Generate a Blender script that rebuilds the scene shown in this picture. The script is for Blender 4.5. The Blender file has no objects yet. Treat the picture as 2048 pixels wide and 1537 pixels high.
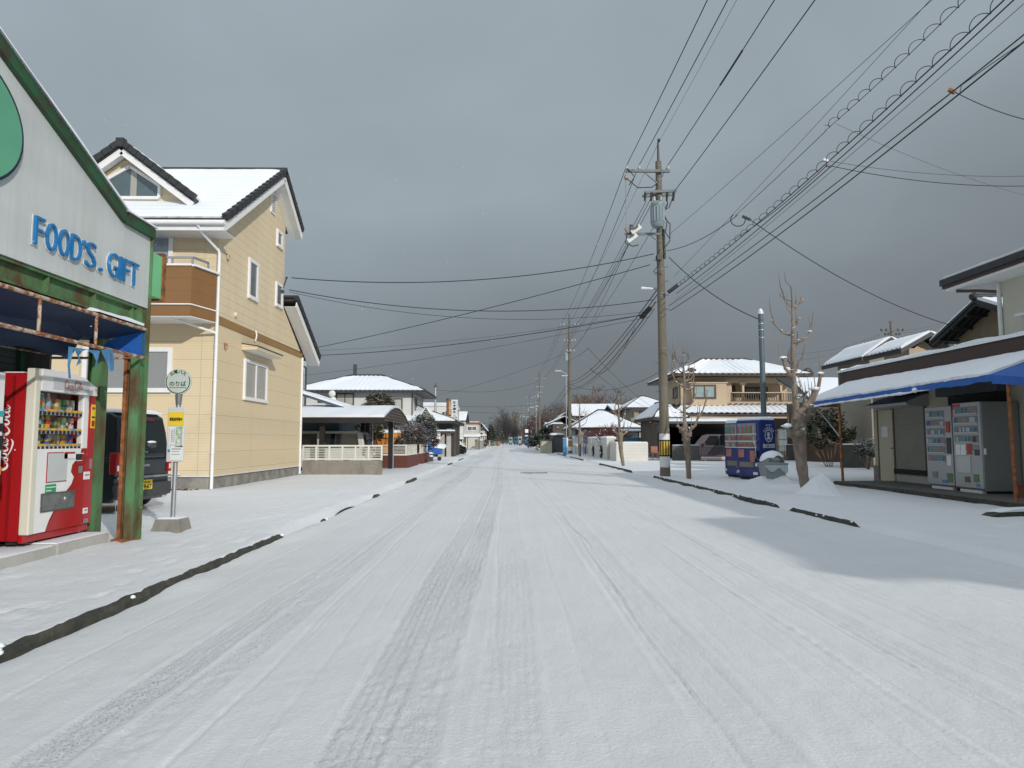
import bpy, bmesh, math, random
import numpy as np
from mathutils import Vector, Matrix, noise
R = math.radians
rnd = random.Random(7)
S = bpy.context.scene
C = S.collection

# ---------------------------------------------------------------- camera, sky, sun, exposure
FPX = 1400.0; EYE = 1.2
TH = math.atan(114.5 / FPX); PS = math.atan(16 / FPX * math.cos(TH))
cd = bpy.data.cameras.new('camera'); cam = bpy.data.objects.new('camera', cd); C.objects.link(cam)
cd.sensor_width = 36; cd.lens = FPX / 2048 * 36; cd.clip_start = .05; cd.clip_end = 3000
cam.location = (0, 0, EYE); cam.rotation_euler = (math.pi / 2 + TH, 0, -PS)
S.camera = cam
S.view_settings.view_transform = 'Standard'; S.view_settings.look = 'None'
S.view_settings.exposure = -0.17; S.view_settings.gamma = 1.0; S.view_settings.use_curve_mapping = False
S.cycles.max_bounces = 6; S.cycles.diffuse_bounces = 3; S.cycles.glossy_bounces = 3
S.cycles.transparent_max_bounces = 8; S.cycles.transmission_bounces = 4

SUN_DIR = Vector((-.65, 1, -.50)).normalized()
SUN_EL = math.asin(-SUN_DIR.z); SUN_ROT = math.atan2(.65, -1)
sd = bpy.data.lights.new('sun', 'SUN'); sd.energy = 3.1; sd.angle = R(.8); sd.color = (1, .955, .895)
sun = bpy.data.objects.new('sun', sd); C.objects.link(sun)
sun.rotation_euler = SUN_DIR.to_track_quat('-Z', 'Y').to_euler(); sun.location = (20, -30, 30)

W = bpy.data.worlds.new('World'); S.world = W; W.use_nodes = True
def build_sky():
    nt = W.node_tree; nt.nodes.clear(); N = nt.nodes.new; L = nt.links.new
    out = N('ShaderNodeOutputWorld'); bg = N('ShaderNodeBackground'); bg.inputs[1].default_value = .1
    L(bg.outputs[0], out.inputs[0])
    sky = N('ShaderNodeTexSky'); sky.sky_type = 'NISHITA'; sky.sun_disc = False
    sky.sun_elevation = SUN_EL; sky.sun_rotation = SUN_ROT
    tc = N('ShaderNodeTexCoord'); sx = N('ShaderNodeSeparateXYZ'); L(tc.outputs['Generated'], sx.inputs[0])
    # broad cloud noise, stretched sideways, wobbling the height at which the ramp is read
    mp = N('ShaderNodeMapping'); mp.inputs['Scale'].default_value = (1.2, 1.2, 2.2); L(tc.outputs['Generated'], mp.inputs[0])
    nz = N('ShaderNodeTexNoise'); nz.inputs['Scale'].default_value = 1.9; nz.inputs['Detail'].default_value = 3
    nz.inputs['Roughness'].default_value = .45; L(mp.outputs[0], nz.inputs[0])
    ma = N('ShaderNodeMath'); ma.operation = 'MULTIPLY_ADD'; L(nz.outputs[0], ma.inputs[0]); ma.inputs[1].default_value = .26; ma.inputs[2].default_value = -.13
    zz = N('ShaderNodeMath'); zz.operation = 'ADD'; L(sx.outputs[2], zz.inputs[0]); L(ma.outputs[0], zz.inputs[1])
    # darker towards the right of the road (+X)
    xr = N('ShaderNodeMath'); xr.operation = 'MULTIPLY_ADD'; L(sx.outputs[0], xr.inputs[0]); xr.inputs[1].default_value = -.14; L(zz.outputs[0], xr.inputs[2])
    rp = N('ShaderNodeValToRGB'); L(xr.outputs[0], rp.inputs[0]); e = rp.color_ramp.elements
    e[0].position = 0; e[0].color = (.172, .197, .217, 1); e[1].position = 1; e[1].color = (.70, .75, .82, 1)
    for p, c in ((.10, (.195, .220, .242)), (.22, (.255, .298, .328)), (.36, (.335, .392, .432)), (.60, (.338, .398, .440))):
        q = e.new(p); q.color = c + (1,)
    # the break in the cloud the sun shines through, behind the camera
    bk = N('ShaderNodeMapRange'); L(sx.outputs[1], bk.inputs[0]); bk.inputs[1].default_value = .15; bk.inputs[2].default_value = -.9
    bk.inputs[3].default_value = 10.9; bk.inputs[4].default_value = 21
    mp2 = N('ShaderNodeMapping'); mp2.inputs['Scale'].default_value = (1, 1, 1.5); mp2.inputs['Location'].default_value = (3.3, 1.7, .4); L(tc.outputs['Generated'], mp2.inputs[0])
    n2 = N('ShaderNodeTexNoise'); n2.inputs['Scale'].default_value = 3.1; n2.inputs['Detail'].default_value = 5; n2.inputs['Roughness'].default_value = .5; n2.inputs['Distortion'].default_value = .4; L(mp2.outputs[0], n2.inputs[0])
    c2 = N('ShaderNodeMapRange'); L(n2.outputs[0], c2.inputs[0]); c2.inputs[1].default_value = .3; c2.inputs[2].default_value = .7; c2.inputs[3].default_value = .94; c2.inputs[4].default_value = 1.07
    mu = N('ShaderNodeMath'); mu.operation = 'MULTIPLY'; L(bk.outputs[0], mu.inputs[0]); L(c2.outputs[0], mu.inputs[1])
    sc = N('ShaderNodeVectorMath'); sc.operation = 'SCALE'; L(rp.outputs[0], sc.inputs[0]); L(mu.outputs[0], sc.inputs[3])
    mx = N('ShaderNodeMix'); mx.data_type = 'RGBA'; mx.inputs[0].default_value = .97
    L(sky.outputs[0], mx.inputs[6]); L(sc.outputs[0], mx.inputs[7]); L(mx.outputs[2], bg.inputs[0])
build_sky()

# ---------------------------------------------------------------- picking helpers: a photo direction cut with a real plane
FW = Vector((math.sin(PS) * math.cos(TH), math.cos(PS) * math.cos(TH), math.sin(TH)))
RT = Vector((math.cos(PS), -math.sin(PS), 0)); UP = RT.cross(FW)
def ray(px, py): return FW + RT * ((px - 1024) / FPX) + UP * ((768.5 - py) / FPX)
def g(px, py, z=0.0):
    d = ray(px, py); return Vector((0, 0, EYE)) + d * ((z - EYE) / d.z)
def at(px, py, Y):
    d = ray(px, py); return Vector((0, 0, EYE)) + d * (Y / d.y)
def atx(px, py, X):
    d = ray(px, py); return Vector((0, 0, EYE)) + d * (X / d.x)

# ---------------------------------------------------------------- materials
MATS = {}
def nodes(name):
    m = bpy.data.materials.new(name); m.use_nodes = True; nt = m.node_tree; nt.nodes.clear()
    o = nt.nodes.new('ShaderNodeOutputMaterial'); b = nt.nodes.new('ShaderNodeBsdfPrincipled'); nt.links.new(b.outputs[0], o.inputs[0])
    return m, nt, nt.nodes.new, nt.links.new, b
def M(name, col, rough=.7, var=.12, scale=3., bump=0., bscale=30., metal=0., second=None, sscale=4., samt=.5, sharp=.12,
      groove=None, vgroove=None, gdark=.55, spec=.5, coat=0., stretch=(1, 1, 1), fine=None):
    """procedural material: base colour with soft variation, an optional second colour in noisy patches (rust, dirt, moss),
    optional horizontal (z) and vertical grooves, and noise bump"""
    if name in MATS: return MATS[name]
    m, nt, N, L, b = nodes(name); MATS[name] = m
    b.inputs['Roughness'].default_value = rough; b.inputs['Metallic'].default_value = metal
    b.inputs['Specular IOR Level'].default_value = spec; b.inputs['Coat Weight'].default_value = coat; b.inputs['Coat Roughness'].default_value = .08
    tc = N('ShaderNodeTexCoord'); mp = N('ShaderNodeMapping'); mp.inputs['Scale'].default_value = stretch; L(tc.outputs['Object'], mp.inputs[0])
    def noise_(s, d=5, r=.6):
        n = N('ShaderNodeTexNoise'); n.inputs['Scale'].default_value = s; n.inputs['Detail'].default_value = d; n.inputs['Roughness'].default_value = r
        L(mp.outputs[0], n.inputs[0]); return n
    n1 = noise_(scale)
    mr = N('ShaderNodeMapRange'); L(n1.outputs[0], mr.inputs[0]); mr.inputs[1].default_value = .25; mr.inputs[2].default_value = .75
    mr.inputs[3].default_value = 1 - var; mr.inputs[4].default_value = 1 + var * .6
    vm = N('ShaderNodeVectorMath'); vm.operation = 'SCALE'; vm.inputs[0].default_value = col; L(mr.outputs[0], vm.inputs[3])
    cur = vm.outputs[0]
    if second:
        n2 = noise_(sscale, 8, .65)
        r2 = N('ShaderNodeMapRange'); L(n2.outputs[0], r2.inputs[0]); t = .5 + (.5 - samt) * .5
        r2.inputs[1].default_value = t - sharp / 2; r2.inputs[2].default_value = t + sharp / 2
        mx = N('ShaderNodeMix'); mx.data_type = 'RGBA'; L(r2.outputs[0], mx.inputs[0]); L(cur, mx.inputs[6]); mx.inputs[7].default_value = tuple(second) + (1,)
        cur = mx.outputs[2]
    h = None
    def lines(src, period, width):
        a = N('ShaderNodeMath'); a.operation = 'DIVIDE'; L(src, a.inputs[0]); a.inputs[1].default_value = period
        f = N('ShaderNodeMath'); f.operation = 'FRACT'; L(a.outputs[0], f.inputs[0])
        c = N('ShaderNodeMath'); c.operation = 'LESS_THAN'; L(f.outputs[0], c.inputs[0]); c.inputs[1].default_value = width / period
        return c.outputs[0]
    gs = []
    if groove or vgroove:
        sx = N('ShaderNodeSeparateXYZ'); L(tc.outputs['Object'], sx.inputs[0])
        if groove: gs.append(lines(sx.outputs[2], *groove))
        if vgroove:
            ad = N('ShaderNodeMath'); L(sx.outputs[0], ad.inputs[0]); L(sx.outputs[1], ad.inputs[1]); gs.append(lines(ad.outputs[0], *vgroove))
        h = gs[0]
        if len(gs) > 1:
            q = N('ShaderNodeMath'); q.operation = 'MAXIMUM'; L(gs[0], q.inputs[0]); L(gs[1], q.inputs[1]); h = q.outputs[0]
        mx = N('ShaderNodeMix'); mx.data_type = 'RGBA'; L(h, mx.inputs[0]); L(cur, mx.inputs[6])
        mx.inputs[7].default_value = (col[0] * gdark, col[1] * gdark, col[2] * gdark, 1); cur = mx.outputs[2]
    if fine:   # shallow closely spaced courses
        sx2 = N('ShaderNodeSeparateXYZ'); L(tc.outputs['Object'], sx2.inputs[0]); fl = lines(sx2.outputs[2], fine[0], fine[1])
        mx = N('ShaderNodeMix'); mx.data_type = 'RGBA'; fm = N('ShaderNodeMath'); fm.operation = 'MULTIPLY'; L(fl, fm.inputs[0]); fm.inputs[1].default_value = fine[2]
        L(fm.outputs[0], mx.inputs[0]); L(cur, mx.inputs[6]); mx.inputs[7].default_value = (col[0] * .6, col[1] * .55, col[2] * .5, 1); cur = mx.outputs[2]
    L(cur, b.inputs['Base Color'])
    if bump or h is not None:
        bp = N('ShaderNodeBump'); bp.inputs['Strength'].default_value = .6; bp.inputs['Distance'].default_value = max(bump, .006)
        if bump:
            n3 = noise_(bscale, 4)
            if h is not None:
                s = N('ShaderNodeMath'); s.operation = 'SUBTRACT'; L(n3.outputs[0], s.inputs[0]); L(h, s.inputs[1]); L(s.outputs[0], bp.inputs['Height'])
            else: L(n3.outputs[0], bp.inputs['Height'])
        else:
            s = N('ShaderNodeMath'); s.operation = 'SUBTRACT'; s.inputs[0].default_value = 1; L(h, s.inputs[1]); L(s.outputs[0], bp.inputs['Height'])
        L(bp.outputs[0], b.inputs['Normal'])
    return m
def glass_mat(name, tint=(1, 1, 1), refl=.06):
    if name in MATS: return MATS[name]
    m = bpy.data.materials.new(name); m.use_nodes = True; nt = m.node_tree; nt.nodes.clear(); N = nt.nodes.new; L = nt.links.new
    o = N('ShaderNodeOutputMaterial'); t = N('ShaderNodeBsdfTransparent'); t.inputs[0].default_value = tint + (1,)
    gl = N('ShaderNodeBsdfGlossy'); gl.inputs['Roughness'].default_value = .03; mx = N('ShaderNodeMixShader'); lw = N('ShaderNodeLayerWeight')
    pw = N('ShaderNodeMath'); pw.operation = 'POWER'; pw.inputs[1].default_value = 5; L(lw.outputs['Facing'], pw.inputs[0])
    ad = N('ShaderNodeMath'); ad.inputs[1].default_value = refl; ad.use_clamp = True; L(pw.outputs[0], ad.inputs[0]); L(ad.outputs[0], mx.inputs[0])
    L(t.outputs[0], mx.inputs[1]); L(gl.outputs[0], mx.inputs[2]); L(mx.outputs[0], o.inputs[0]); MATS[name] = m; return m
def pane_mat(name, col, rough=.05):
    return M(name, col, rough=rough, var=.25, scale=1.2, spec=.8, stretch=(6, 6, 1))

def snow_mat(name, track=False, bump=.02, scale=14., col=(.80, .83, .87)):
    if name in MATS: return MATS[name]
    m, nt, N, L, b = nodes(name); MATS[name] = m
    b.inputs['Roughness'].default_value = .62; b.inputs['Specular IOR Level'].default_value = .25
    tc = N('ShaderNodeTexCoord')
    def nz(s, d=6, r=.6, st=None):
        n = N('ShaderNodeTexNoise'); n.inputs['Scale'].default_value = s; n.inputs['Detail'].default_value = d; n.inputs['Roughness'].default_value = r
        if st:
            mp = N('ShaderNodeMapping'); mp.inputs['Scale'].default_value = st; L(tc.outputs['Object'], mp.inputs[0]); L(mp.outputs[0], n.inputs[0])
        else: L(tc.outputs['Object'], n.inputs[0])
        return n
    n1 = nz(.8, 4); mr = N('ShaderNodeMapRange'); L(n1.outputs[0], mr.inputs[0]); mr.inputs[1].default_value = .3; mr.inputs[2].default_value = .7
    mr.inputs[3].default_value = .96; mr.inputs[4].default_value = 1.02
    vm = N('ShaderNodeVectorMath'); vm.operation = 'SCALE'; vm.inputs[0].default_value = col; L(mr.outputs[0], vm.inputs[3]); cur = vm.outputs[0]
    n2 = nz(scale, 8, .7)
    hsum = n2.outputs[0]
    if track:
        at_ = N('ShaderNodeAttribute'); at_.attribute_name = 'track'
        # packed snow: slightly greyer, with fine dark specks where the asphalt shows through
        sp = nz(85., 2, .55, (1, .8, 1)); s2 = N('ShaderNodeMapRange'); L(sp.outputs[0], s2.inputs[0]); s2.inputs[1].default_value = .555; s2.inputs[2].default_value = .63
        big = nz(1.1, 3, .6, (1.5, .35, 1)); b2 = N('ShaderNodeMapRange'); L(big.outputs[0], b2.inputs[0]); b2.inputs[1].default_value = .38; b2.inputs[2].default_value = .68
        mu = N('ShaderNodeMath'); mu.operation = 'MULTIPLY'; L(s2.outputs[0], mu.inputs[0]); L(at_.outputs['Fac'], mu.inputs[1])
        mu2 = N('ShaderNodeMath'); mu2.operation = 'MULTIPLY'; L(mu.outputs[0], mu2.inputs[0]); L(b2.outputs[0], mu2.inputs[1])
        ds = N('ShaderNodeMath'); ds.operation = 'MULTIPLY'; L(at_.outputs['Fac'], ds.inputs[0]); ds.inputs[1].default_value = .15
        m1 = N('ShaderNodeMix'); m1.data_type = 'RGBA'; L(ds.outputs[0], m1.inputs[0]); L(cur, m1.inputs[6]); m1.inputs[7].default_value = (.42, .45, .48, 1)
        m2 = N('ShaderNodeMix'); m2.data_type = 'RGBA'; L(mu2.outputs[0], m2.inputs[0]); L(m1.outputs[2], m2.inputs[6]); m2.inputs[7].default_value = (.23, .235, .24, 1)
        cur = m2.outputs[2]
        rg = nz(75., 5, .75, (1, .45, 1)); r1 = N('ShaderNodeMath'); r1.operation = 'MULTIPLY'; L(rg.outputs[0], r1.inputs[0]); r15 = N('ShaderNodeMath'); r15.operation = 'MULTIPLY'; r15.inputs[1].default_value = 1.6; L(at_.outputs['Fac'], r15.inputs[0]); L(r15.outputs[0], r1.inputs[1])
        ad = N('ShaderNodeMath'); L(n2.outputs[0], ad.inputs[0]); L(r1.outputs[0], ad.inputs[1]); hsum = ad.outputs[0]
    L(cur, b.inputs['Base Color'])
    bp = N('ShaderNodeBump'); bp.inputs['Strength'].default_value = .55; bp.inputs['Distance'].default_value = bump
    L(hsum, bp.inputs['Height']); L(bp.outputs[0], b.inputs['Normal'])
    return m

# ---------------------------------------------------------------- mesh builder and tagging
OFF = {}
class MB:
    """collects shapes, then links them as ONE mesh object"""
    def __init__(s): s.v = []; s.f = []; s.m = []; s.mats = []; s.smooth = []
    def mi(s, mat):
        if mat not in s.mats: s.mats.append(mat)
        return s.mats.index(mat)
    def add(s, vs, fs, mat, smooth=False):
        o = len(s.v); k = s.mi(mat)
        s.v += [tuple(p) for p in vs]
        for f in fs: s.f.append(tuple(i + o for i in f)); s.m.append(k); s.smooth.append(smooth)
        return s
    def box(s, x0, x1, y0, y1, z0, z1, mat):
        if x0 > x1: x0, x1 = x1, x0
        if y0 > y1: y0, y1 = y1, y0
        if z0 > z1: z0, z1 = z1, z0
        vs = [(x, y, z) for z in (z0, z1) for y in (y0, y1) for x in (x0, x1)]
        return s.add(vs, [(0, 2, 3, 1), (4, 5, 7, 6), (0, 1, 5, 4), (2, 6, 7, 3), (0, 4, 6, 2), (1, 3, 7, 5)], mat)
    def bbox(s, x0, x1, y0, y1, z0, z1, mat, r=.02, seg=2):
        """box with rounded edges"""
        bm = bmesh.new(); bmesh.ops.create_cube(bm, size=1)
        for v in bm.verts: v.co = Vector(((x0 + x1) / 2 + v.co.x * (x1 - x0), (y0 + y1) / 2 + v.co.y * (y1 - y0), (z0 + z1) / 2 + v.co.z * (z1 - z0)))
        bmesh.ops.bevel(bm, geom=bm.edges[:], offset=r, segments=seg, affect='EDGES', profile=.5)
        bm.verts.index_update(); s.add([v.co[:] for v in bm.verts], [[v.index for v in f.verts] for f in bm.faces], mat); bm.free(); return s
    def prism(s, poly, axis, a, b, mat, smooth=False):
        """poly: 2-D outline in the two other axes (x: (y,z), y: (x,z), z: (x,y)), swept from a to b"""
        n = len(poly)
        def p3(q, t): return {'x': (t, q[0], q[1]), 'y': (q[0], t, q[1]), 'z': (q[0], q[1], t)}[axis]
        vs = [p3(q, a) for q in poly] + [p3(q, b) for q in poly]
        fs = [tuple(range(n))[::-1], tuple(range(n, 2 * n))]
        s.add(vs, fs, mat)
        return s.add(vs, [(i, (i + 1) % n, (i + 1) % n + n, i + n) for i in range(n)], mat, smooth)
    def quad(s, a, b, c, d, mat): return s.add([a, b, c, d], [(0, 1, 2, 3)], mat)
    def tube(s, pts, r, mat, n=8, cap=True, smooth=True):
        pts = [Vector(p) for p in pts]; rs = r if isinstance(r, (list, tuple)) else [r] * len(pts)
        vs = []; up = None
        for i, p in enumerate(pts):
            t = (pts[min(i + 1, len(pts) - 1)] - pts[max(i - 1, 0)])
            t = t.normalized() if t.length > 1e-9 else Vector((0, 0, 1))
            if up is None: up = t.orthogonal().normalized()
            up = (up - t * up.dot(t)); up = up.normalized() if up.length > 1e-6 else t.orthogonal().normalized()
            w = t.cross(up)
            for k in range(n):
                a = 2 * math.pi * k / n; vs.append(p + (up * math.cos(a) + w * math.sin(a)) * rs[i])
        fs = [(i * n + k, i * n + (k + 1) % n, (i + 1) * n + (k + 1) % n, (i + 1) * n + k) for i in range(len(pts) - 1) for k in range(n)]
        s.add(vs, fs, mat, smooth)
        if cap and n > 2:
            s.add(vs[:n], [tuple(range(n))[::-1]], mat); s.add(vs[-n:], [tuple(range(n))], mat)
        return s
    def lathe(s, prof, c, mat, n=16, axis='z', smooth=True):
        """prof: list of (radius, height)"""
        vs = []
        for r, h in prof:
            for k in range(n):
                a = 2 * math.pi * k / n; x, y = r * math.cos(a), r * math.sin(a)
                q = {'z': (x, y, h), 'y': (x, h, y), 'x': (h, x, y)}[axis]; vs.append((c[0] + q[0], c[1] + q[1], c[2] + q[2]))
        fs = [(i * n + k, i * n + (k + 1) % n, (i + 1) * n + (k + 1) % n, (i + 1) * n + k) for i in range(len(prof) - 1) for k in range(n)]
        s.add(vs, fs, mat, smooth); s.add(vs[:n], [tuple(range(n))[::-1]], mat); s.add(vs[-n:], [tuple(range(n))], mat); return s
    def bar(s, a, b, w, h, mat):
        """square bar from a to b; w sideways, h upwards"""
        a, b = Vector(a), Vector(b); t = (b - a).normalized(); side = t.cross(Vector((0, 0, 1)))
        side = side.normalized() if side.length > 1e-5 else Vector((1, 0, 0)); u = side.cross(t)
        vs = [p + side * (i * w / 2) + u * (j * h / 2) for p in (a, b) for i, j in ((-1, -1), (1, -1), (1, 1), (-1, 1))]
        return s.add(vs, [(0, 1, 2, 3)[::-1], (4, 5, 6, 7), (0, 1, 5, 4), (1, 2, 6, 5), (2, 3, 7, 6), (3, 0, 4, 7)], mat)
    def blob(s, c, r, mat, sub=2, rough=.15, seed=0, squash=(1, 1, 1)):
        bm = bmesh.new(); bmesh.ops.create_icosphere(bm, subdivisions=sub, radius=1)
        vs = []
        for v in bm.verts:
            k = 1 + rough * noise.noise(v.co * 1.7 + Vector((seed * 3.1, seed, 0))) * 2
            vs.append((c[0] + v.co.x * r * k * squash[0], c[1] + v.co.y * r * k * squash[1], c[2] + v.co.z * r * k * squash[2]))
        s.add(vs, [[v.index for v in f.verts] for f in bm.faces], mat, True); bm.free(); return s
    def slab(s, p00, p10, p11, p01, mat, th=.1, nu=40, nv=8, lam=0., amp=0., lump=.02, edge=0., seed=0, skirt=True):
        """a layer lying on the sloping quad p00-p10 (eave) .. p01-p11 (ridge): thickness th, lumps, pantile ripple (lam, amp),
        ragged eave edge"""
        p00, p10, p11, p01 = map(Vector, (p00, p10, p11, p01))
        ed = (p10 - p00).normalized(); up = ((p01 + p11) - (p00 + p10)).normalized(); nn = ed.cross(up)
        if nn.z < 0: nn = -nn
        nn.normalize(); top = []; bot = []
        for j in range(nv + 1):
            v = j / nv
            for i in range(nu + 1):
                u = i / nu; a = p00.lerp(p10, u); b = p01.lerp(p11, u); p = a.lerp(b, v)
                if edge and j == 0: p = p - up * (edge * (noise.noise(Vector((a.dot(ed) * 1.3 + seed, seed, 0))) + .6 * noise.noise(Vector((a.dot(ed) * 6 + seed, seed, 3)))))
                e = min(1, .45 + min(u, 1 - u, v, 1 - v) * 14) if not lam else min(1, .6 + min(v, 1 - v) * 10)
                h = th * e + lump * noise.noise(p * .9 + Vector((seed, 0, 0))) + lump * .4 * noise.noise(p * 4 + Vector((seed, 0, 0)))
                if lam: h += amp * math.cos(2 * math.pi * a.lerp(b, v).dot(ed) / lam)
                top.append(p + nn * max(h, .012)); bot.append(p)
        w = nu + 1; N = w * (nv + 1)
        f = [(j * w + i, j * w + i + 1, (j + 1) * w + i + 1, (j + 1) * w + i) for j in range(nv) for i in range(nu)]
        fl = (p10 - p00).cross(p01 - p00).dot(nn) < 0
        s.add(top, [q[::-1] for q in f] if fl else f, mat, True)
        if skirt:
            rim = [i for i in range(w)] + [j * w + nu for j in range(1, nv + 1)] + [nv * w + i for i in range(nu - 1, -1, -1)] + [j * w for j in range(nv - 1, 0, -1)]
            n = len(rim); s.add([top[i] for i in rim] + [bot[i] for i in rim], [(i, (i + 1) % n, (i + 1) % n + n, i + n) for i in range(n)], mat)
        return s
    def build(s, name, parent=None, loc=None):
        off = OFF.get(parent.name, Vector()) if parent else (Vector(loc) if loc else Vector())
        me = bpy.data.meshes.new(name)
        me.from_pydata([(p[0] - off.x, p[1] - off.y, p[2] - off.z) for p in s.v], [], s.f)
        for m in s.mats: me.materials.append(m)
        me.polygons.foreach_set('material_index', s.m); me.polygons.foreach_set('use_smooth', s.smooth)
        me.validate(); me.update()
        o = bpy.data.objects.new(name, me); C.objects.link(o)
        if parent: o.parent = parent; OFF[o.name] = off
        else: o.location = off; OFF[o.name] = off
        return o
def tag(o, label=None, cat=None, group=None, kind=None):
    if label: o['label'] = label
    if cat: o['category'] = cat
    if group: o['group'] = group
    if kind: o['kind'] = kind
    return o
def thing(name, label, cat, loc=(0, 0, 0), rz=None, group=None):
    """an Empty at the thing's base; with rz its parts are built in local coordinates, else in world coordinates"""
    o = bpy.data.objects.new(name, None); C.objects.link(o); o.location = loc; o.empty_display_size = .2
    if rz is not None: o.rotation_euler = (0, 0, rz); OFF[o.name] = Vector()
    else: OFF[o.name] = Vector(loc)
    return tag(o, label, cat, group)
def dup(o, parent=None):
    c = o.copy(); C.objects.link(c); OFF[c.name] = OFF.get(o.name, Vector())
    if parent: c.parent = parent
    for ch in list(o.children): dup(ch, c)
    return c
def text_mesh(body, width=None, height=None, depth=.004, bold=0.):
    """letters as a mesh in the x-y plane, lower left at the origin, scaled to the given box"""
    cu = bpy.data.curves.new('txt', 'FONT'); cu.body = body; cu.extrude = .5; cu.offset = bold; cu.resolution_u = 3
    ob = bpy.data.objects.new('txt', cu); C.objects.link(ob)
    me = bpy.data.meshes.new_from_object(ob.evaluated_get(bpy.context.evaluated_depsgraph_get()))
    bpy.data.objects.remove(ob); bpy.data.curves.remove(cu)
    vs = np.array([v.co[:] for v in me.vertices]); fs = [tuple(p.vertices) for p in me.polygons]
    bpy.data.meshes.remove(me)
    if len(vs) == 0: return [], []
    lo, hi = vs.min(0), vs.max(0); d = np.maximum(hi - lo, 1e-6)
    sx = width / d[0] if width else height / d[1]; sy = height / d[1] if height else sx
    vs = (vs - lo) * np.array([sx, sy, depth / d[2]])
    return vs, fs
def put_text(mb, body, o, ex, ey, mat, width=None, height=None, depth=.004, bold=0.):
    """lay letters on a plane: origin o, ex rightwards, ey upwards"""
    vs, fs = text_mesh(body, width, height, depth, bold)
    if len(fs) == 0: return
    o, ex, ey = Vector(o), Vector(ex).normalized(), Vector(ey).normalized(); ez = ex.cross(ey)
    mb.add([o + ex * float(p[0]) + ey * float(p[1]) + ez * float(p[2]) for p in vs], fs, mat)
def ribbon(mb, strokes, o, ex, ey, sc, mat, off=.004):
    """brush strokes [(x, y, width), ...] as flat raised ribbons"""
    o, ex, ey = Vector(o), Vector(ex).normalized(), Vector(ey).normalized(); ez = ex.cross(ey)
    for st in strokes:
        P = []
        for i in range(len(st) - 1):
            p0, p1, p2, p3 = st[max(i - 1, 0)], st[i], st[i + 1], st[min(i + 2, len(st) - 1)]
            for k in range(6):
                t = k / 6; P.append([.5 * ((2 * b) + (c - a) * t + (2 * a - 5 * b + 4 * c - d) * t * t + (-a + 3 * b - 3 * c + d) * t ** 3) for a, b, c, d in zip(p0, p1, p2, p3)])
        P.append(list(st[-1])); vs = []
        for i, p in enumerate(P):
            q = P[min(i + 1, len(P) - 1)]; r_ = P[max(i - 1, 0)]; tx, ty = q[0] - r_[0], q[1] - r_[1]; l = math.hypot(tx, ty) or 1
            nx, ny = -ty / l, tx / l
            for sgn in (1, -1):
                x, y = (p[0] + nx * p[2] * sgn / 2) * sc, (p[1] + ny * p[2] * sgn / 2) * sc
                vs.append(o + ex * x + ey * y + ez * off)
        mb.add(vs, [(2 * i, 2 * i + 1, 2 * i + 3, 2 * i + 2) for i in range(len(P) - 1)], mat)
# ---------------------------------------------------------------- palette
SNOW = snow_mat('snow_soft', bump=.015, scale=9)
SNOWT = M('snow_on_courses', (.80, .83, .87), .65, .03, 2, .010, 9, groove=(.185, .03), gdark=.90, spec=.2)
SNOWG = snow_mat('snow_ground', bump=.028, scale=20, col=(.735, .752, .766))
SNOWR = snow_mat('snow_road', track=True, bump=.016, scale=48, col=(.675, .69, .698))
CONC = M('concrete', (.30, .285, .25), .85, .25, 2.2, .004, 60, second=(.12, .115, .10), sscale=2.5, samt=.38, sharp=.35)
CONCD = M('concrete_mossy', (.085, .078, .062), .9, .45, 9, .012, 50, second=(.030, .032, .024), sscale=7, samt=.6, sharp=.3)
CONCL = M('concrete_pale', (.42, .41, .38), .85, .15, 3, .003, 60)
STEEL = M('galvanised_steel', (.42, .44, .46), .42, .15, 6, metal=.7)
WHITE = M('white_trim', (.78, .78, .77), .45, .06, 4)
WHITED = M('white_old', (.66, .66, .64), .6, .16, 5)
DARK = M('dark_void', (.012, .012, .013), .8, .2, 3)
DGREY = M('dark_grey_metal', (.05, .052, .055), .5, .2, 4)
BLACK = M('black_rubber', (.015, .015, .016), .7, .2, 8)
BROWN = M('brown_frame', (.075, .045, .028), .5, .2, 5)
TILE = M('roof_tile_dark', (.030, .030, .032), .55, .35, 9, .01, 20)
TILEB = M('roof_tile_brown', (.055, .042, .036), .55, .35, 9, .01, 20)
SOIL = M('soil', (.085, .045, .03), .95, .4, 14, .03, 30)
RUST = M('rusty_paint', (.50, .42, .33), .75, .25, 7, .004, 40, second=(.26, .085, .028), sscale=11, samt=.52, sharp=.10)
RUSTO = M('rust_orange', (.34, .125, .04), .85, .4, 9, .006, 40, second=(.10, .038, .018), sscale=8, samt=.42, sharp=.25)
GREEN = M('green_rusty_paint', (.085, .215, .09), .6, .25, 4, .003, 40, second=(.095, .052, .02), sscale=3.5, samt=.45, sharp=.22, stretch=(1, 1, .45))
GREENL = M('green_pale_paint', (.18, .52, .25), .5, .08, 2)
GREEND = M('green_dark_paint', (.022, .088, .036), .55, .3, 3, second=(.05, .03, .015), sscale=5, samt=.36, sharp=.2)
YELLOW = M('yellow_sheet', (.78, .56, .03), .5, .05, 3)
PAPER = M('paper', (.72, .74, .74), .8, .06, 8)
GLASSD = pane_mat('pane_dark', (.035, .045, .05))
GLASSG = pane_mat('pane_grey', (.13, .145, .15))
GLASSC = M('pane_curtain', (.40, .38, .34), .12, .25, 2.5, spec=.7, stretch=(9, 9, .4))
GLASSB = M('pane_blind', (.26, .265, .26), .15, .05, 2, spec=.7)
GLASSM = M('pane_greenish', (.30, .38, .37), .10, .35, 2.4, spec=.8)
CLEAR = glass_mat('clear_pane')
WIRE = M('wire_black', (.012, .012, .013), .6, .1, 3)
WIREG = M('wire_grey', (.08, .085, .09), .6, .1, 3)
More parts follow.
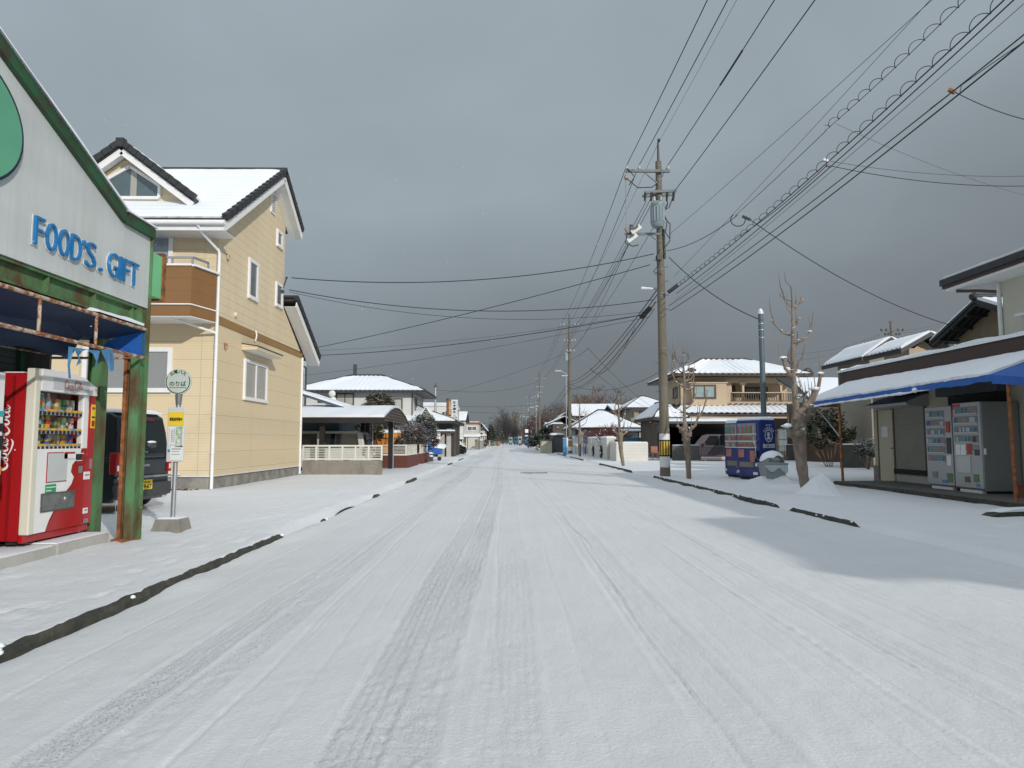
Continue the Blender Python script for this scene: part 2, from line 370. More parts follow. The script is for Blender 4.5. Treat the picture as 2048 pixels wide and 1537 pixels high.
BARK = M('bark', (.255, .205, .16), .9, .35, 10, .012, 40, second=(.13, .10, .08), sscale=6, samt=.42, sharp=.3, stretch=(1, 1, .35))
TWIG = M('twig', (.20, .12, .085), .9, .3, 8)
POLE = M('pole_concrete', (.185, .160, .122), .85, .22, 2.5, .003, 60, second=(.105, .09, .068), sscale=1.8, samt=.45, sharp=.5, stretch=(1, 1, .3))
REDP = M('red_machine_paint', (.38, .009, .012), .32, .12, 2, spec=.5, coat=.3)
BLUEP = M('navy_machine_paint', (.008, .026, .165), .35, .12, 2, coat=.3)
BLUETS = M('blue_tarpaulin_painted_shade', (.004, .022, .070), .6, .3, 5, .006, 14)  # blue sheet with the shade inside the awning put into its colour
BLUET = M('blue_tarpaulin', (.012, .10, .40), .55, .22, 5, .006, 14)
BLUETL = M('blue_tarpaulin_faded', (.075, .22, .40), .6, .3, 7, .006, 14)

def kerb_profile(y, gaps):
    return 1.0
# ---------------------------------------------------------------- ground: road, verges, one base sheet out to the horizon
def nzv(x, y, s, seed=0.):
    return np.array([noise.noise(Vector((a * s, b * s, seed))) for a, b in zip(x.ravel(), y.ravel())]).reshape(x.shape)
def grid_object(name, xs, ys, Z, mat, attr=None):
    nx, ny = len(xs), len(ys); Xg, Yg = np.meshgrid(xs, ys)
    co = np.stack([Xg, Yg, Z], -1).reshape(-1, 3).astype(np.float32)
    i = np.arange(nx * ny).reshape(ny, nx); q = np.stack([i[:-1, :-1], i[:-1, 1:], i[1:, 1:], i[1:, :-1]], -1).reshape(-1, 4)
    me = bpy.data.meshes.new(name); me.vertices.add(len(co)); me.vertices.foreach_set('co', co.ravel())
    me.loops.add(q.size); me.loops.foreach_set('vertex_index', q.ravel().astype(np.int32))
    me.polygons.add(len(q)); me.polygons.foreach_set('loop_start', np.arange(0, q.size, 4, dtype=np.int32)); me.polygons.foreach_set('loop_total', np.full(len(q), 4, np.int32))
    me.update(); me.polygons.foreach_set('use_smooth', np.ones(len(q), bool)); me.materials.append(mat)
    if attr is not None:
        a = me.attributes.new('track', 'FLOAT', 'POINT'); a.data.foreach_set('value', attr.astype(np.float32).ravel())
    o = bpy.data.objects.new(name, me); C.objects.link(o); o['kind'] = 'structure'; return o
def spaced(a, b, d0, k):
    out = [a]; d = d0
    while out[-1] < b: out.append(out[-1] + d); d *= k
    out[-1] = b; return np.array(out)
RX0, RX1, RZ = -2.86, 5.12, -.075
def build_road():
    xs = np.concatenate([np.linspace(RX0 - .02, RX1 + .02, 520)])
    ys = np.concatenate([np.linspace(-6, 1.8, 30)[:-1], spaced(1.8, 262, .016, 1.0085)])
    Xg, Yg = np.meshgrid(xs, ys)
    rs = np.random.RandomState(3)
    # smooth value noise with different reach along and across the road, by bilinear lookup
    def vn(sx, sy, seed):
        r = np.random.RandomState(seed); T = r.rand(256, 256); u = Xg / sx + 40; v = Yg / sy + 40
        iu, iv = np.floor(u).astype(int), np.floor(v).astype(int); fu, fv = u - iu, v - iv; fu = fu * fu * (3 - 2 * fu); fv = fv * fv * (3 - 2 * fv)
        t = lambda a, b: T[a % 256, b % 256]
        return (t(iu, iv) * (1 - fu) + t(iu + 1, iv) * fu) * (1 - fv) + (t(iu, iv + 1) * (1 - fu) + t(iu + 1, iv + 1) * fu) * fv - .5
    near = np.clip(1.25 - Yg / 26, .12, 1)
    Z = RZ + .012 * vn(1.5, 3, 1) + .010 * vn(.5, 1.6, 2) + near * (.005 * vn(.16, .3, 3) + .004 * vn(.06, .09, 4)) + .004 * vn(.12, 2.5, 5)
    T = np.zeros_like(Z)
    def band(xc, w, depth, tr, wob=.05, seed=0, lug=.0):
        nonlocal Z, T
        c = xc(Yg) if callable(xc) else xc
        c = c + wob * np.sin(Yg * .21 + seed) + wob * .4 * np.sin(Yg * .67 + seed * 2)
        d = np.abs(Xg - c) / (w / 2); m = np.clip((1.15 - d) / .3, 0, 1); m = m * m * (3 - 2 * m)
        brk = np.clip(.72 + 1.0 * vn(1.2, 3.5, 50 + seed), .25, 1)
        Z -= m * depth * brk
        Z += np.clip(1 - np.abs(d - 1.18) / .22, 0, 1) * depth * .55 * (.6 + vn(.2, .3, 60 + seed))
        if lug:
            gro = np.clip(np.sin((Xg - c) * 2 * np.pi / .047) * 2 - 1, -1, 0) + .5; lg = vn(.022, .03, 70 + seed) * 2
            cross = np.sin(Yg * 2 * np.pi / .075 + 3 * vn(.3, 1, 80 + seed))
            Z += m * lug * 1.5 * near * (gro * .7 * np.clip(.5 + 2 * vn(.6, 2.5, 95 + seed), 0, 1) + lg * .8 + cross * .30 * (vn(.5, 1.5, 90 + seed) > .1)) * brk
        T = np.maximum(T, m * tr * brk)
    def line(xc, w, depth, tr, seed=0, lug=0., y0=0, y1=300, wob=.035):
        nonlocal Z, T
        c = (xc(Yg) if callable(xc) else xc) + wob * np.sin(Yg * .33 + seed * 1.7) + .012 * np.sin(Yg * 1.9 + seed)
        m = np.clip(1.3 - np.abs(Xg - c) / (w / 2), 0, 1) * ((Yg > y0) & (Yg < y1))
        k = np.clip(.65 + .9 * vn(.8, 2.2, 100 + seed), .15, 1)
        Z -= m * depth * k
        Z += np.clip(1 - np.abs(np.abs(Xg - c) / (w / 2) - 1.7) / .6, 0, 1) * depth * .5 * k * ((Yg > y0) & (Yg < y1))
        if lug: Z += m * lug * np.sin(Yg * 2 * np.pi / .05)
        T = np.maximum(T, m * tr * k)
    band(lambda y: -1.93 + .020 * y * (y < 14) + .28 * (y >= 14), .24, .008, .95, .04, 1, .0045)
    band(lambda y: -1.64 + .014 * y * (y < 14) + .2 * (y >= 14), .20, .008, .9, .05, 2, .0045)
    band(lambda y: -.68 + .016 * y * (y < 20) + .32 * (y >= 20), .25, .008, .9, .03, 3, .0050)
    band(lambda y: -.40 + .010 * y * (y < 20) + .2 * (y >= 20), .25, .009, 1., .03, 4, .0055)
    band(.05, .3, .004, .30, .05, 5, .002)
    band(1.0, .34, .006, .25, .05, 6, .002)
    band(2.35, .25, .004, .22, .05, 7, .0015)
    band(3.0, .30, .004, .30, .08, 8, .0015)
    band(4.3, .35, .006, .15, .1, 9, .001)
    for k, (xc, w, dp, tr, lg) in enumerate(((-1.36, .030, .010, .10, 0), (-.04, .020, .008, .25, 0), (.98, .022, .016, .75, .002), (.86, .016, .006, .3, 0), (1.16, .014, .006, .2, 0), (1.98, .045, -.006, 0, .004), (2.06, .02, .008, .2, 0),
            (2.36, .018, .008, .20, .002), (2.95, .018, .007, .2, 0), (-2.45, .03, .006, .1, 0), (.45, .02, .004, .15, 0), (3.6, .02, .006, .1, 0), (-1.05, .02, .005, .1, 0))):
        line(xc, w, dp, tr, k, lg)
    line(lambda y: 1.02 - .05 * np.clip(y - 9, 0, 14), .035, .009, .3, 21, 0, 8.5, 40)
    line(lambda y: 2.3 + .004 * (y - 4) ** 2, .03, .012, .2, 22, .003, 4, 34)
    line(lambda y: 5.0 - .22 * np.clip(y - 4.2, 0, 20) ** .5, .05, .014, .1, 23, 0, 4.4, 7)
    r2 = random.Random(21)   # many faint older tyre lines
    for k in range(30):
        x0 = r2.uniform(RX0 + .3, RX1 - .3); sl = r2.uniform(-.012, .012); line(lambda y, x0=x0, sl=sl: x0 + sl * y, r2.uniform(.014, .034), r2.uniform(.0025, .006), r2.uniform(.05, .2), 30 + k, r2.choice((0, .0015)), r2.uniform(-6, 6), r2.uniform(14, 90), r2.uniform(.01, .06))
    # scattered crumbs of snow beside the tracks
    crumb = np.clip(vn(.07, .07, 11) * 2.4 - .72, 0, 1) * near
    Z += crumb * .02 * np.clip(T * 2 + .10, 0, 1)
    # the snow banks up against the kerbs
    Z += .05 * np.exp(-((Xg - RX0) / .22) ** 2) * (.6 + vn(.3, .8, 12)) + .05 * np.exp(-((Xg - RX1) / .25) ** 2) * (.6 + vn(.3, .8, 13))
    grid_object('road', xs, ys, Z, SNOWR, T)
build_road()

def build_verge(name, side):
    """snowy pavement and yards on one side, joined to the road by a low slope"""
    if side < 0: xs = -spaced(-RX0, 160, .022, 1.035); xs = xs[::-1]
    else: xs = spaced(RX1, 160, .022, 1.035)
    ys = np.concatenate([np.linspace(-14, 4.2, 20)[:-1], spaced(4.2, 600, .055, 1.012)])
    Xg, Yg = np.meshgrid(xs, ys); d = (RX0 - Xg) if side < 0 else (Xg - RX1)
    def vn(sx, sy, seed):
        r = np.random.RandomState(seed); T = r.rand(256, 256); u = Xg / sx + 400; v = Yg / sy + 40
        iu, iv = np.floor(u).astype(int), np.floor(v).astype(int); fu, fv = u - iu, v - iv; fu = fu * fu * (3 - 2 * fu); fv = fv * fv * (3 - 2 * fv)
        t = lambda a, b: T[a % 256, b % 256]
        return (t(iu, iv) * (1 - fu) + t(iu + 1, iv) * fu) * (1 - fv) + (t(iu, iv + 1) * (1 - fu) + t(iu + 1, iv + 1) * fu) * fv - .5
    ivs = [(2.6, 9.35), (15.6, 16.5), (20.9, 23.4), (36.5, 39.6), (45, 50)] if side < 0 else [(10.2, 12.75), (13.2, 24.3), (28.3, 38), (45.5, 55), (58.5, 68), (72, 80), (105, 118)]
    kb = np.zeros_like(Yg)
    for a, b_ in ivs: kb = np.maximum(kb, np.clip((Yg - a) / .25, 0, 1) * np.clip((b_ - Yg) / .25, 0, 1))
    wd = .34 - .285 * kb; s = np.clip((d - .012 * kb) / wd, 0, 1); s = s * s * (3 - 2 * s)
    near = np.clip(1.2 - Yg / 40, .1, 1)
    Z = RZ - .01 + s * (-RZ + .012) + s * (.022 * vn(1.3, 1.6, 21) + near * (.014 * vn(.33, .45, 22) + .011 * vn(.11, .13, 23) + .007 * vn(.05, .07, 24)))
    r = np.random.RandomState(5)
    def dent(x, y, rx, ry, h):
        nonlocal Z
        m = (np.abs(Xg - x) < rx * 2) & (np.abs(Yg - y) < ry * 2)
        if m.any(): Z[m] += h * np.exp(-(((Xg[m] - x) / rx) ** 2 + ((Yg[m] - y) / ry) ** 2))
    if side < 0:
        for i in range(230):   # footprints and scuffs between shop, bus stop and house
            y = r.uniform(4.5, 24); x = r.uniform(-4.6 - .08 * y, -3.1); a = r.uniform(.8, 1.3)
            dent(x, y, .042 * a, .085 * a, -.024 * a); dent(x + .09, y + .05, .03, .05, .012)
        for px, py, rx, ry, h in ((720, 1015, .45, .8, .10), (700, 1022, .25, .4, .05), (790, 985, .3, .8, .07), (770, 1000, .3, .8, .06), (850, 955, .3, 1.2, .07), (660, 1042, .3, .3, .05), (560, 1075, .3, .3, .03)):
            p = g(px, py); dent(p.x, p.y, rx, ry, h)
    else:
        for i in range(120):
            y = r.uniform(8, 45); x = r.uniform(5.4, 12 + .2 * y); dent(x, y, .10, .16, -.03); dent(x + .15, y, .1, .14, .012)
        for px, py, rx, ry, h in ((1612, 1000, .75, .65, .10), (1495, 955, .5, .3, .13), (1545, 962, .6, .3, .12), (1580, 975, .5, .5, .08), (1520, 968, .4, .3, .08)):
            p = g(px, py); dent(p.x, p.y, rx, ry, h)
    grid_object(name, xs, ys, Z, SNOWG)
build_verge('pavement_left', -1); build_verge('pavement_right', 1)
b = MB(); b.quad((-1500, -600, -.4), (1500, -600, -.4), (1500, 2500, -.4), (-1500, 2500, -.4), SNOWG); o = b.build('ground'); o['kind'] = 'structure'
b = MB(); b.quad((RX0, 262, -.08), (RX1, 262, -.08), (RX1, 330, .3), (RX0, 330, .3), SNOWG); o = b.build('road'); o['kind'] = 'structure'

# ---------------------------------------------------------------- kerbs: dark stone lines showing between the snow on road and pavement
def kerb(x, y0, y1, label, side, seed, h=.012):
    mb = MB(); n = max(6, int((y1 - y0) / .07)); n = min(n, 160)
    w = .055; vs = []; cols = 5
    for i in range(n + 1):
        y = y0 + (y1 - y0) * i / n
        e = min(1, (i + .3) / 3, (n - i + .3) / 3)
        jt = .012 * noise.noise(Vector((y * 6, seed, 0))) + .008 * noise.noise(Vector((y * 19, seed, 1)))
        top = RZ + (h - RZ) * e + jt * 1.3
        xo = x - side * (.0 + .018 * noise.noise(Vector((y * 5, seed, 5))))
        for dx, z in ((0, RZ - .06), (0 + jt * .5, RZ + (top - RZ) * .55), (.012, top - .012), (.022 + jt, top), (w + .025 * noise.noise(Vector((y * 4, seed, 9))), top - .004), (w + .02, RZ - .05)):
            vs.append((xo + side * dx, y, z))
    c = 6
    fs = [(i * c + k, i * c + k + 1, (i + 1) * c + k + 1, (i + 1) * c + k) for i in range(n) for k in range(c - 1)]
    mb.add(vs, fs + [tuple(range(c)), tuple(range(n * c, n * c + c))], CONCD)
    o = mb.build('kerb', loc=(x, y0, RZ)); tag(o, label, 'kerb', 'kerb stones showing through the snow')
    # lumps of snow on the stone
    sb = MB(); r = random.Random(seed)
    for i in range(int((y1 - y0) * 1.6) + 1):
        y = r.uniform(y0 + .1, y1 - .1); s_ = r.uniform(.012, .03); sb.blob((x + side * r.uniform(.0, .06), y, h - r.uniform(0, .055)), s_, SNOW, 1, .3, i, (1, 1.3, .8))
    sb.build('snow_crumbs', o)
kerb(RX0, 2.6, 9.35, 'long mossy kerb stone in front of the drinks machines', -1, 1)
kerb(RX0, 11.3, 11.58, 'short end of kerb showing beyond the driveway by the bus stop', -1, 2, -.045)
p = g(817, 963); kerb(RX0, 15.6, 16.5, 'small dark kerb piece beside the bend of the snowy driveway', -1, 3, .0)
kerb(RX0, 20.9, 23.4, 'kerb piece showing near the beige block wall of the carport', -1, 4, .02)
kerb(RX0, 36.5, 39.6, 'far kerb piece opposite the brick wall', -1, 5, .02)
kerb(RX0, 45, 50, 'farthest dark kerb dashes on the left before the restaurant', -1, 6, .02)
kerb(RX1, 10.2, 12.75, 'short dark kerb with a cut end nearest on the right', 1, 7, .02)
kerb(RX1, 13.2, 24.3, 'longest dark kerb running past the tree and the big pole', 1, 8, .02)
kerb(RX1, 28.3, 38, 'dark kerb in front of the second street tree and white walls', 1, 9, .025)
kerb(RX1, 45.5, 55, 'dark kerb beyond the far driveway by the white wall block', 1, 10, .025)
kerb(RX1, 58.5, 68, 'far kerb beside the second concrete pole', 1, 11, .025)
kerb(RX1, 72, 80, 'small far kerb dash behind the second pole', 1, 12, .025)
kerb(RX1, 105, 118, 'farthest kerb dash on the right before the hedge', 1, 13, .025)
# dark edging by the right-hand shop forecourt
mb = MB(); a, b_ = g(1962, 1034), g(2090, 1006)
mb.prism([(a.x, -.1), (a.x + .3, .045), (b_.x + .6, .16), (b_.x + .6, -.1)], 'y', a.y, a.y + .3, CONCD); mb.prism([(a.x + .35, .06), (b_.x + .6, .175), (b_.x + .6, .23), (a.x + .6, .11)], 'y', a.y + .06, a.y + .36, SNOW)
tag(mb.build('edging_stone', loc=a), 'dark sloping edging stone at the right end of the shop forecourt', 'edging')
# drain cover dark slit on the road
mb = MB(); p = g(1072, 946, -.06); mb.box(p.x - .62, p.x + .45, p.y - .12, p.y + .15, -.09, -.058, CONCD); tag(mb.build('manhole_cover', loc=p), 'dark sliver of a drain cover in the middle of the snowy road', 'drain cover')
# ================================================================ LEFT SIDE
SIDING = M('fascia_siding', (.56, .60, .60), .55, .10, 1.6, vgroove=(.121, .004), gdark=.84, second=(.46, .475, .45), sscale=1.5, samt=.42, sharp=.4, stretch=(1, 1, .22))
LETBLUE = M('letter_blue', (.012, .17, .42), .5, .2, 4, second=(.50, .56, .60), sscale=9, samt=.16, sharp=.1)
LETEDGE = M('letter_edge', (.62, .62, .58), .6, .1, 4)
SHUT = M('shutter_grey', (.10, .115, .115), .6, .15, 2, groove=(.075, .012), gdark=.35)

def build_food_shop():
    t = thing('food_shop', "shop with a white gabled fascia reading FOOD'S . GIFT on green steel posts", 'shop', (-6.5, 5, 0))
    X = -4.5
    mb = MB()   # fascia: white upright siding, gable outline
    mb.prism([(.6, 2.87), (8.78, 2.87), (8.78, 3.83), (8.12, 3.83), (4.7, 5.24), (1.28, 3.83), (.6, 3.83)], 'x', X, X - .06, SIDING)
    f = mb.build('fascia', t)
    e = MB()    # green steel trim along the gable, snow lying on it
    for a, c in (((8.80, 3.86), (8.12, 3.86)), ((8.12, 3.86), (4.7, 5.27)), ((4.7, 5.27), (1.28, 3.86)), ((1.28, 3.86), (.6, 3.86))):
        e.bar((X - .02, a[0], a[1] - .03), (X - .02, c[0], c[1] - .03), .15, .12, GREEND)
    e.build('gable_trim', t)
    s = MB()
    for a, c in (((8.81, 3.90), (8.10, 3.90)), ((8.12, 3.90), (4.7, 5.31)), ((4.7, 5.31), (1.2, 3.9))):
        s.slab((X + .08, a[0], a[1]), (X + .08, c[0], c[1]), (X - .6, c[0], c[1] + .03), (X - .6, a[0], a[1] + .03), SNOW, .05, 30, 4, lump=.02, seed=2)
    s.build('roof_snow', t)
    r = MB()    # roof and body behind the fascia
    r.prism([(.6, 3.72), (8.4, 3.72), (8.12, 3.80), (4.7, 5.2), (1.28, 3.80)], 'x', X - .07, -12, DGREY)
    r.build('roof', t)
    w = MB()
    w.box(-12, -5.86, .6, 8.5, 0, 3.7, M('shop_wall', (.16, .135, .10), .8, .25, 2, vgroove=(.2, .01), gdark=.5)); w.build('wall', t)
    sh = MB(); sh.box(-5.855, -5.80, 3.2, 8.34, .12, 2.45, SHUT); sh.box(-5.855, -5.72, 3.2, 8.42, 2.45, 2.75, DGREY); sh.box(-5.855, -5.75, 8.345, 8.45, .12, 2.45, GREEND); sh.build('shutter', t)
    # beams below the fascia
    b = MB(); b.box(X - .16, X - .02, .6, 8.80, 2.835, 2.865, GREEN); b.box(X - .16, X - .02, .6, 8.80, 2.64, 2.665, GREEN); b.box(X - .10, X - .08, .6, 8.8, 2.665, 2.835, GREEN)
    for y in (6.9, 7.7, 8.5): b.box(X - .14, X - .03, y, y + .02, 2.665, 2.835, GREEN)
    b.box(X - .9, X - .76, .6, 8.70, 2.62, 2.8, GREEND); b.box(-5.85, X - .2, 8.55, 8.7, 2.64, 2.82, GREEND); b.build('beam', t)
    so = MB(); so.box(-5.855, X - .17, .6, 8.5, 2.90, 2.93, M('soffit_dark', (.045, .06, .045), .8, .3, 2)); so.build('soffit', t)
    ew = MB(); ew.box(-5.855, -5.55, 8.56, 8.6, 0, 2.6, M('grey_boards', (.14, .14, .135), .8, .2, 3, vgroove=(.1, .006))); ew.box(-5.855, X - .2, 8.56, 8.6, 2.83, 3.7, M('end_boards', (.13, .105, .075), .8, .25, 3, vgroove=(.1, .008))); ew.build('end_panel', t)
    # front corner post: H section with a rusty angle on its left flange
    p = MB(); y = 8.68
    p.box(X - .06, X + .035, y + .10, y + .115, 0, 3.86, GREEN); p.box(X - .06, X + .035, y - .10, y - .085, 0, 2.83, GREEN); p.box(X - .02, X - .005, y - .085, y + .10, 0, 2.83, GREEN)
    p.box(X - .135, X - .06, y - .02, y + .0, 0, 2.83, GREEN); p.box(X - .075, X - .06, y - .1, y + .11, 0, 2.83, GREEN)
    p.box(X - .178, X - .136, y - .06, y + .0, 0, 2.3, RUSTO); p.box(X - .20, X - .0, y - .14, y + .14, -.01, .03, RUSTO); p.build('post', t)
    p = MB(); X2, y = -4.99, 8.62   # rear post
    for a in (-.085, .07): p.box(X2 + a, X2 + a + .015, y - .07, y + .07, .0, 2.83, GREEN)
    p.box(X2 - .07, X2 + .07, y - .008, y + .008, 0, 2.83, GREEN); p.box(X2 - .03, X2 + .085, y - .085, y - .07, 0, 2.83, GREEN); p.build('post', t)
    # sign box on the end of the fascia, and the post stub above it
    gb = MB(); gb.box(X - .34, X - .01, 8.84, 9.12, 3.06, 3.62, GREENL); q = gb.build('sign_box', t)
    fr = MB(); fr.box(X - .36, X + .01, 9.12, 9.20, 3.04, 3.09, RUSTO); fr.box(X - .36, X + .01, 9.12, 9.20, 3.62, 3.67, RUSTO); fr.box(X - .03, X + .01, 9.12, 9.20, 3.09, 3.62, RUSTO); fr.box(X - .36, X - .05, 9.12, 9.14, 3.09, 3.62, M('rust_shade', (.10, .07, .05), .9, .2, 5)); fr.build('frame', q)
    # lettering
    def letter(ch, px0, px1, ytop, z0, z1):
        ya = atx(px0, ytop, X).y; yb = atx(px1, ytop, X).y; mbb = MB()
        put_text(mbb, ch, (X + .012, ya, z0), (0, 1, 0), (0, 0, 1), LETBLUE, width=yb - ya, height=z1 - z0, depth=.03, bold=-.012)
        o = mbb.build('letter', t); m2 = MB()
        put_text(m2, ch, (X + .003, ya - .012, z0 - .012), (0, 1, 0), (0, 0, 1), LETEDGE, width=yb - ya + .024, height=z1 - z0 + .024, depth=.010, bold=.004); m2.build('letter_rim', o)
    for ch, a, c, z0, z1 in (('F', 61, 81, 3.075, 3.35), ('O', 86, 107, 3.07, 3.35), ('O', 112, 132, 3.07, 3.35), ('D', 137, 157, 3.075, 3.345), ("'", 160.5, 164, 3.27, 3.33), ('S', 167, 187, 3.07, 3.345), ('.', 195, 201, 3.075, 3.115), ('G', 213, 232, 3.07, 3.35), ('I', 235.5, 240, 3.075, 3.345), ('F', 244, 256, 3.075, 3.345), ('T', 257, 274, 3.075, 3.35)):
        letter(ch, a, c, 500, z0, z1)
    # round green emblem, mostly beyond the left edge
    em = MB(); n = 48; cy, cz, ry, rz = 5.52, 3.94, .82, .60
    def el(k): return [(cy + ry * k * math.cos(2 * math.pi * i / n), cz + rz * k * math.sin(2 * math.pi * i / n)) for i in range(n)]
    em.prism(el(1), 'x', X + .004, X + .045, M('emblem_navy', (.012, .02, .045), .5)); em.prism([(cy + (ry - .03) * math.cos(2 * math.pi * i / n), cz + (rz - .03) * math.sin(2 * math.pi * i / n)) for i in range(n)], 'x', X + .046, X + .050, M('emblem_green', (.11, .36, .22), .5, .08, 2)); em.build('emblem', t)
    return t
build_food_shop()

# awning frame with torn blue sheet
def build_awning():
    X = -4.42; t = thing('awning', 'torn blue tarpaulin awning on a rusty pipe frame under the food shop fascia', 'awning', (X, 7, 2.2))
    f = MB()
    for z in (2.57, 2.22): f.tube([(X, 4.0, z), (X, 8.6, z)], .021, RUST, 8)
    for px in (78, 193):
        y = atx(px, 640, X).y; f.tube([(X, y, 2.22), (X, y, 2.57)], .017, RUST, 8)
    for y in (4.6, 5.4): f.tube([(X, y, 2.22), (X, y, 2.57)], .017, RUST, 8)
    f.tube([(X, 8.6, 2.22), (-6.0, 8.6, 2.22)], .016, RUST, 8); f.tube([(X - .02, 8.6, 2.57), (-5.9, 8.6, 2.80)], .014, RUST, 6)
    f.tube([(-5.6, 4, 2.26), (-5.6, 8.6, 2.26)], .012, RUST, 6); f.build('frame', t)
    c = MB(); nu, nv = 44, 14; r = random.Random(4)
    def sheet(fn, mat, hole=None):
        vs = [fn(i / nu, j / nv) for j in range(nv + 1) for i in range(nu + 1)]
        fs = [(j * (nu + 1) + i, j * (nu + 1) + i + 1, (j + 1) * (nu + 1) + i + 1, (j + 1) * (nu + 1) + i) for j in range(nv) for i in range(nu) if not (hole and hole((i + .5) / nu, (j + .5) / nv))]
        c.add(vs, fs, mat, True)
    # roof sheet from the upper front pipe back to the wall, sagging between pipes
    sheet(lambda u, v: (X - v * 1.5, 4.2 + u * 4.4, 2.57 - .08 * v - .10 * math.sin(math.pi * v) * (.6 + .6 * noise.noise(Vector((u * 5, v * 2, 0)))) + .03 * math.sin(u * 17)), BLUETS)
    # inner sheet hanging behind the front bars, ragged below
    sheet(lambda u, v: (X - .55 - .25 * v + .08 * noise.noise(Vector((u * 6, v * 3, 2))), 4.2 + u * 4.2, 2.60 - v * (.40 + .12 * noise.noise(Vector((u * 4, 0, 7))) + .05 * noise.noise(Vector((u * 15, 0, 7))))), BLUETS)
    c.build('canopy', t)
    e = MB(); Y = 8.57    # end panel, lit from outside
    e.add([(X - .02, Y, 2.56), (X - .02, Y, 2.20), (X - .10, Y + .01, 2.235), (X - .22, Y, 2.26), (X - .34, Y - .01, 2.30), (X - .52, Y, 2.34), (X - .42, Y, 2.44)], [(0, 1, 2, 3, 4, 5, 6)], BLUET)
    e.add([(X + .01, Y + .02, 2.57), (X - .04, Y + .05, 2.56), (X - .04, Y + .05, 2.22), (X + .01, Y + .02, 2.24)], [(0, 1, 2, 3)], BLUETL); e.build('end_panel', t)
    v = MB()   # tatters of the old valance hanging from the lower pipe
    def tatter(pts): 
        P = [atx(px, py, X + .025 + .01 * (k % 3)) for k, (px, py) in enumerate(pts)]; v.add(P, [tuple(range(len(P)))], BLUETL)
    tatter([(137, 693), (147, 697), (145, 712), (140, 730), (142, 757), (137, 757), (135, 730)]); tatter([(140, 694), (175, 699), (165, 703), (158, 712), (163, 725), (152, 733), (157, 718), (150, 702)])
    tatter([(172, 699), (200, 702), (197, 715), (195, 730), (189, 738), (192, 722), (186, 708)]); tatter([(202, 701), (218, 697), (226, 702), (228, 722), (228, 741), (221, 744), (214, 728)])
    v.build('valance', t)
    s = MB(); s.slab((X + .03, 7.55, 2.60), (X + .03, 8.5, 2.60), (X - .55, 8.5, 2.66), (X - .55, 7.55, 2.66), SNOW, .06, 24, 6, lump=.04, seed=9); s.build('snow', t)
build_awning()

# ---------------------------------------------------------------- drinks machine, red
CL = 0.0
SCRIPT = [  # a flowing hand for the machine's lettering: strokes of (x, y, width)
    [(1.05, .92, .03), (1.02, .70, .06), (.86, .80, .05), (.72, 1.02, .08), (.50, 1.0, .11), (.26, .62, .15), (.24, .18, .14), (.46, -.02, .10), (.74, .10, .05), (.92, .34, .03)],
    [(.62, .16, .04), (.86, -.02, .06), (1.10, .02, .04), (1.5, -.18, .07), (2.0, -.30, .10), (2.25, -.16, .03)],
    [(1.18, .42, .05), (1.04, .40, .10), (.98, .14, .11), (1.12, .02, .08), (1.27, .18, .09), (1.26, .40, .06), (1.14, .44, .04), (1.30, .38, .03), (1.46, .42, .03)],
    [(1.70, .38, .05), (1.60, .44, .08), (1.46, .26, .11), (1.50, .06, .09), (1.64, .03, .05), (1.80, .20, .03)],
    [(2.06, .38, .05), (1.94, .44, .09), (1.82, .22, .11), (1.90, .03, .07), (2.06, .18, .06), (2.12, .44, .09), (2.06, .14, .09), (2.14, .02, .06), (2.28, .16, .03)],
    [(2.26, .30, .07), (2.44, .34, .09)],
    [(3.30, .92, .03), (3.24, .72, .06), (3.10, .84, .05), (2.98, 1.02, .08), (2.80, 1.0, .11), (2.58, .62, .15), (2.56, .18, .14), (2.76, -.02, .10), (3.0, .10, .05), (3.2, .36, .03)],
    [(3.42, .42, .05), (3.28, .40, .10), (3.22, .14, .11), (3.36, .02, .08), (3.52, .18, .09), (3.50, .40, .06), (3.38, .44, .04), (3.6, .36, .03)],
    [(3.60, .20, .04), (3.86, .66, .06), (3.86, .98, .07), (3.76, .92, .08), (3.70, .40, .11), (3.74, .06, .09), (3.88, .06, .05), (4.0, .2, .03)],
    [(4.26, .38, .05), (4.14, .44, .09), (4.02, .22, .11), (4.10, .03, .07), (4.26, .18, .06), (4.32, .44, .09), (4.26, .14, .09), (4.34, .02, .06), (4.52, .20, .03)],
    [(2.9, 1.04, .04), (3.3, 1.10, .05), (3.62, .94, .06), (3.9, .78, .05), (4.2, .92, .03)]]
BOTCOL = [M('can_' + n, c, .35, .05, 3, coat=.3) for n, c in (('aqua', (.25, .50, .62)), ('green', (.05, .30, .10)), ('lime', (.28, .42, .08)), ('tan', (.42, .26, .10)), ('orange', (.65, .25, .03)), ('black', (.03, .03, .035)), ('red', (.5, .03, .03)), ('blue', (.05, .12, .45)), ('cream', (.6, .55, .42)), ('brown', (.14, .07, .03)), ('yellow', (.66, .46, .04)), ('white', (.6, .6, .62)), ('pink', (.6, .3, .35)))]
def bottle(parent, x, y, z, h, r, mat, pet, name=None):
    mb = MB()
    if pet: mb.lathe([(r * .8, 0), (r, h * .03), (r, h * .62), (r * .8, h * .74), (r * .40, h * .86), (r * .38, h * .90)], (x, y, z), mat, 10); mb.lathe([(r * .42, h * .90), (r * .42, h)], (x, y, z), BOTCOL[11], 8); mb.lathe([(r * 1.015, h * .30), (r * 1.015, h * .56)], (x, y, z), BOTCOL[rnd.randrange(13)], 10)
    else: mb.lathe([(r * .9, 0), (r, h * .06), (r, h * .90), (r * .82, h)], (x, y, z), mat, 10); mb.lathe([(r * 1.01, h * .38), (r * 1.01, h * .62)], (x, y, z), BOTCOL[rnd.randrange(13)], 10)
    return mb.build(name or ('bottle' if pet else 'can'), parent)
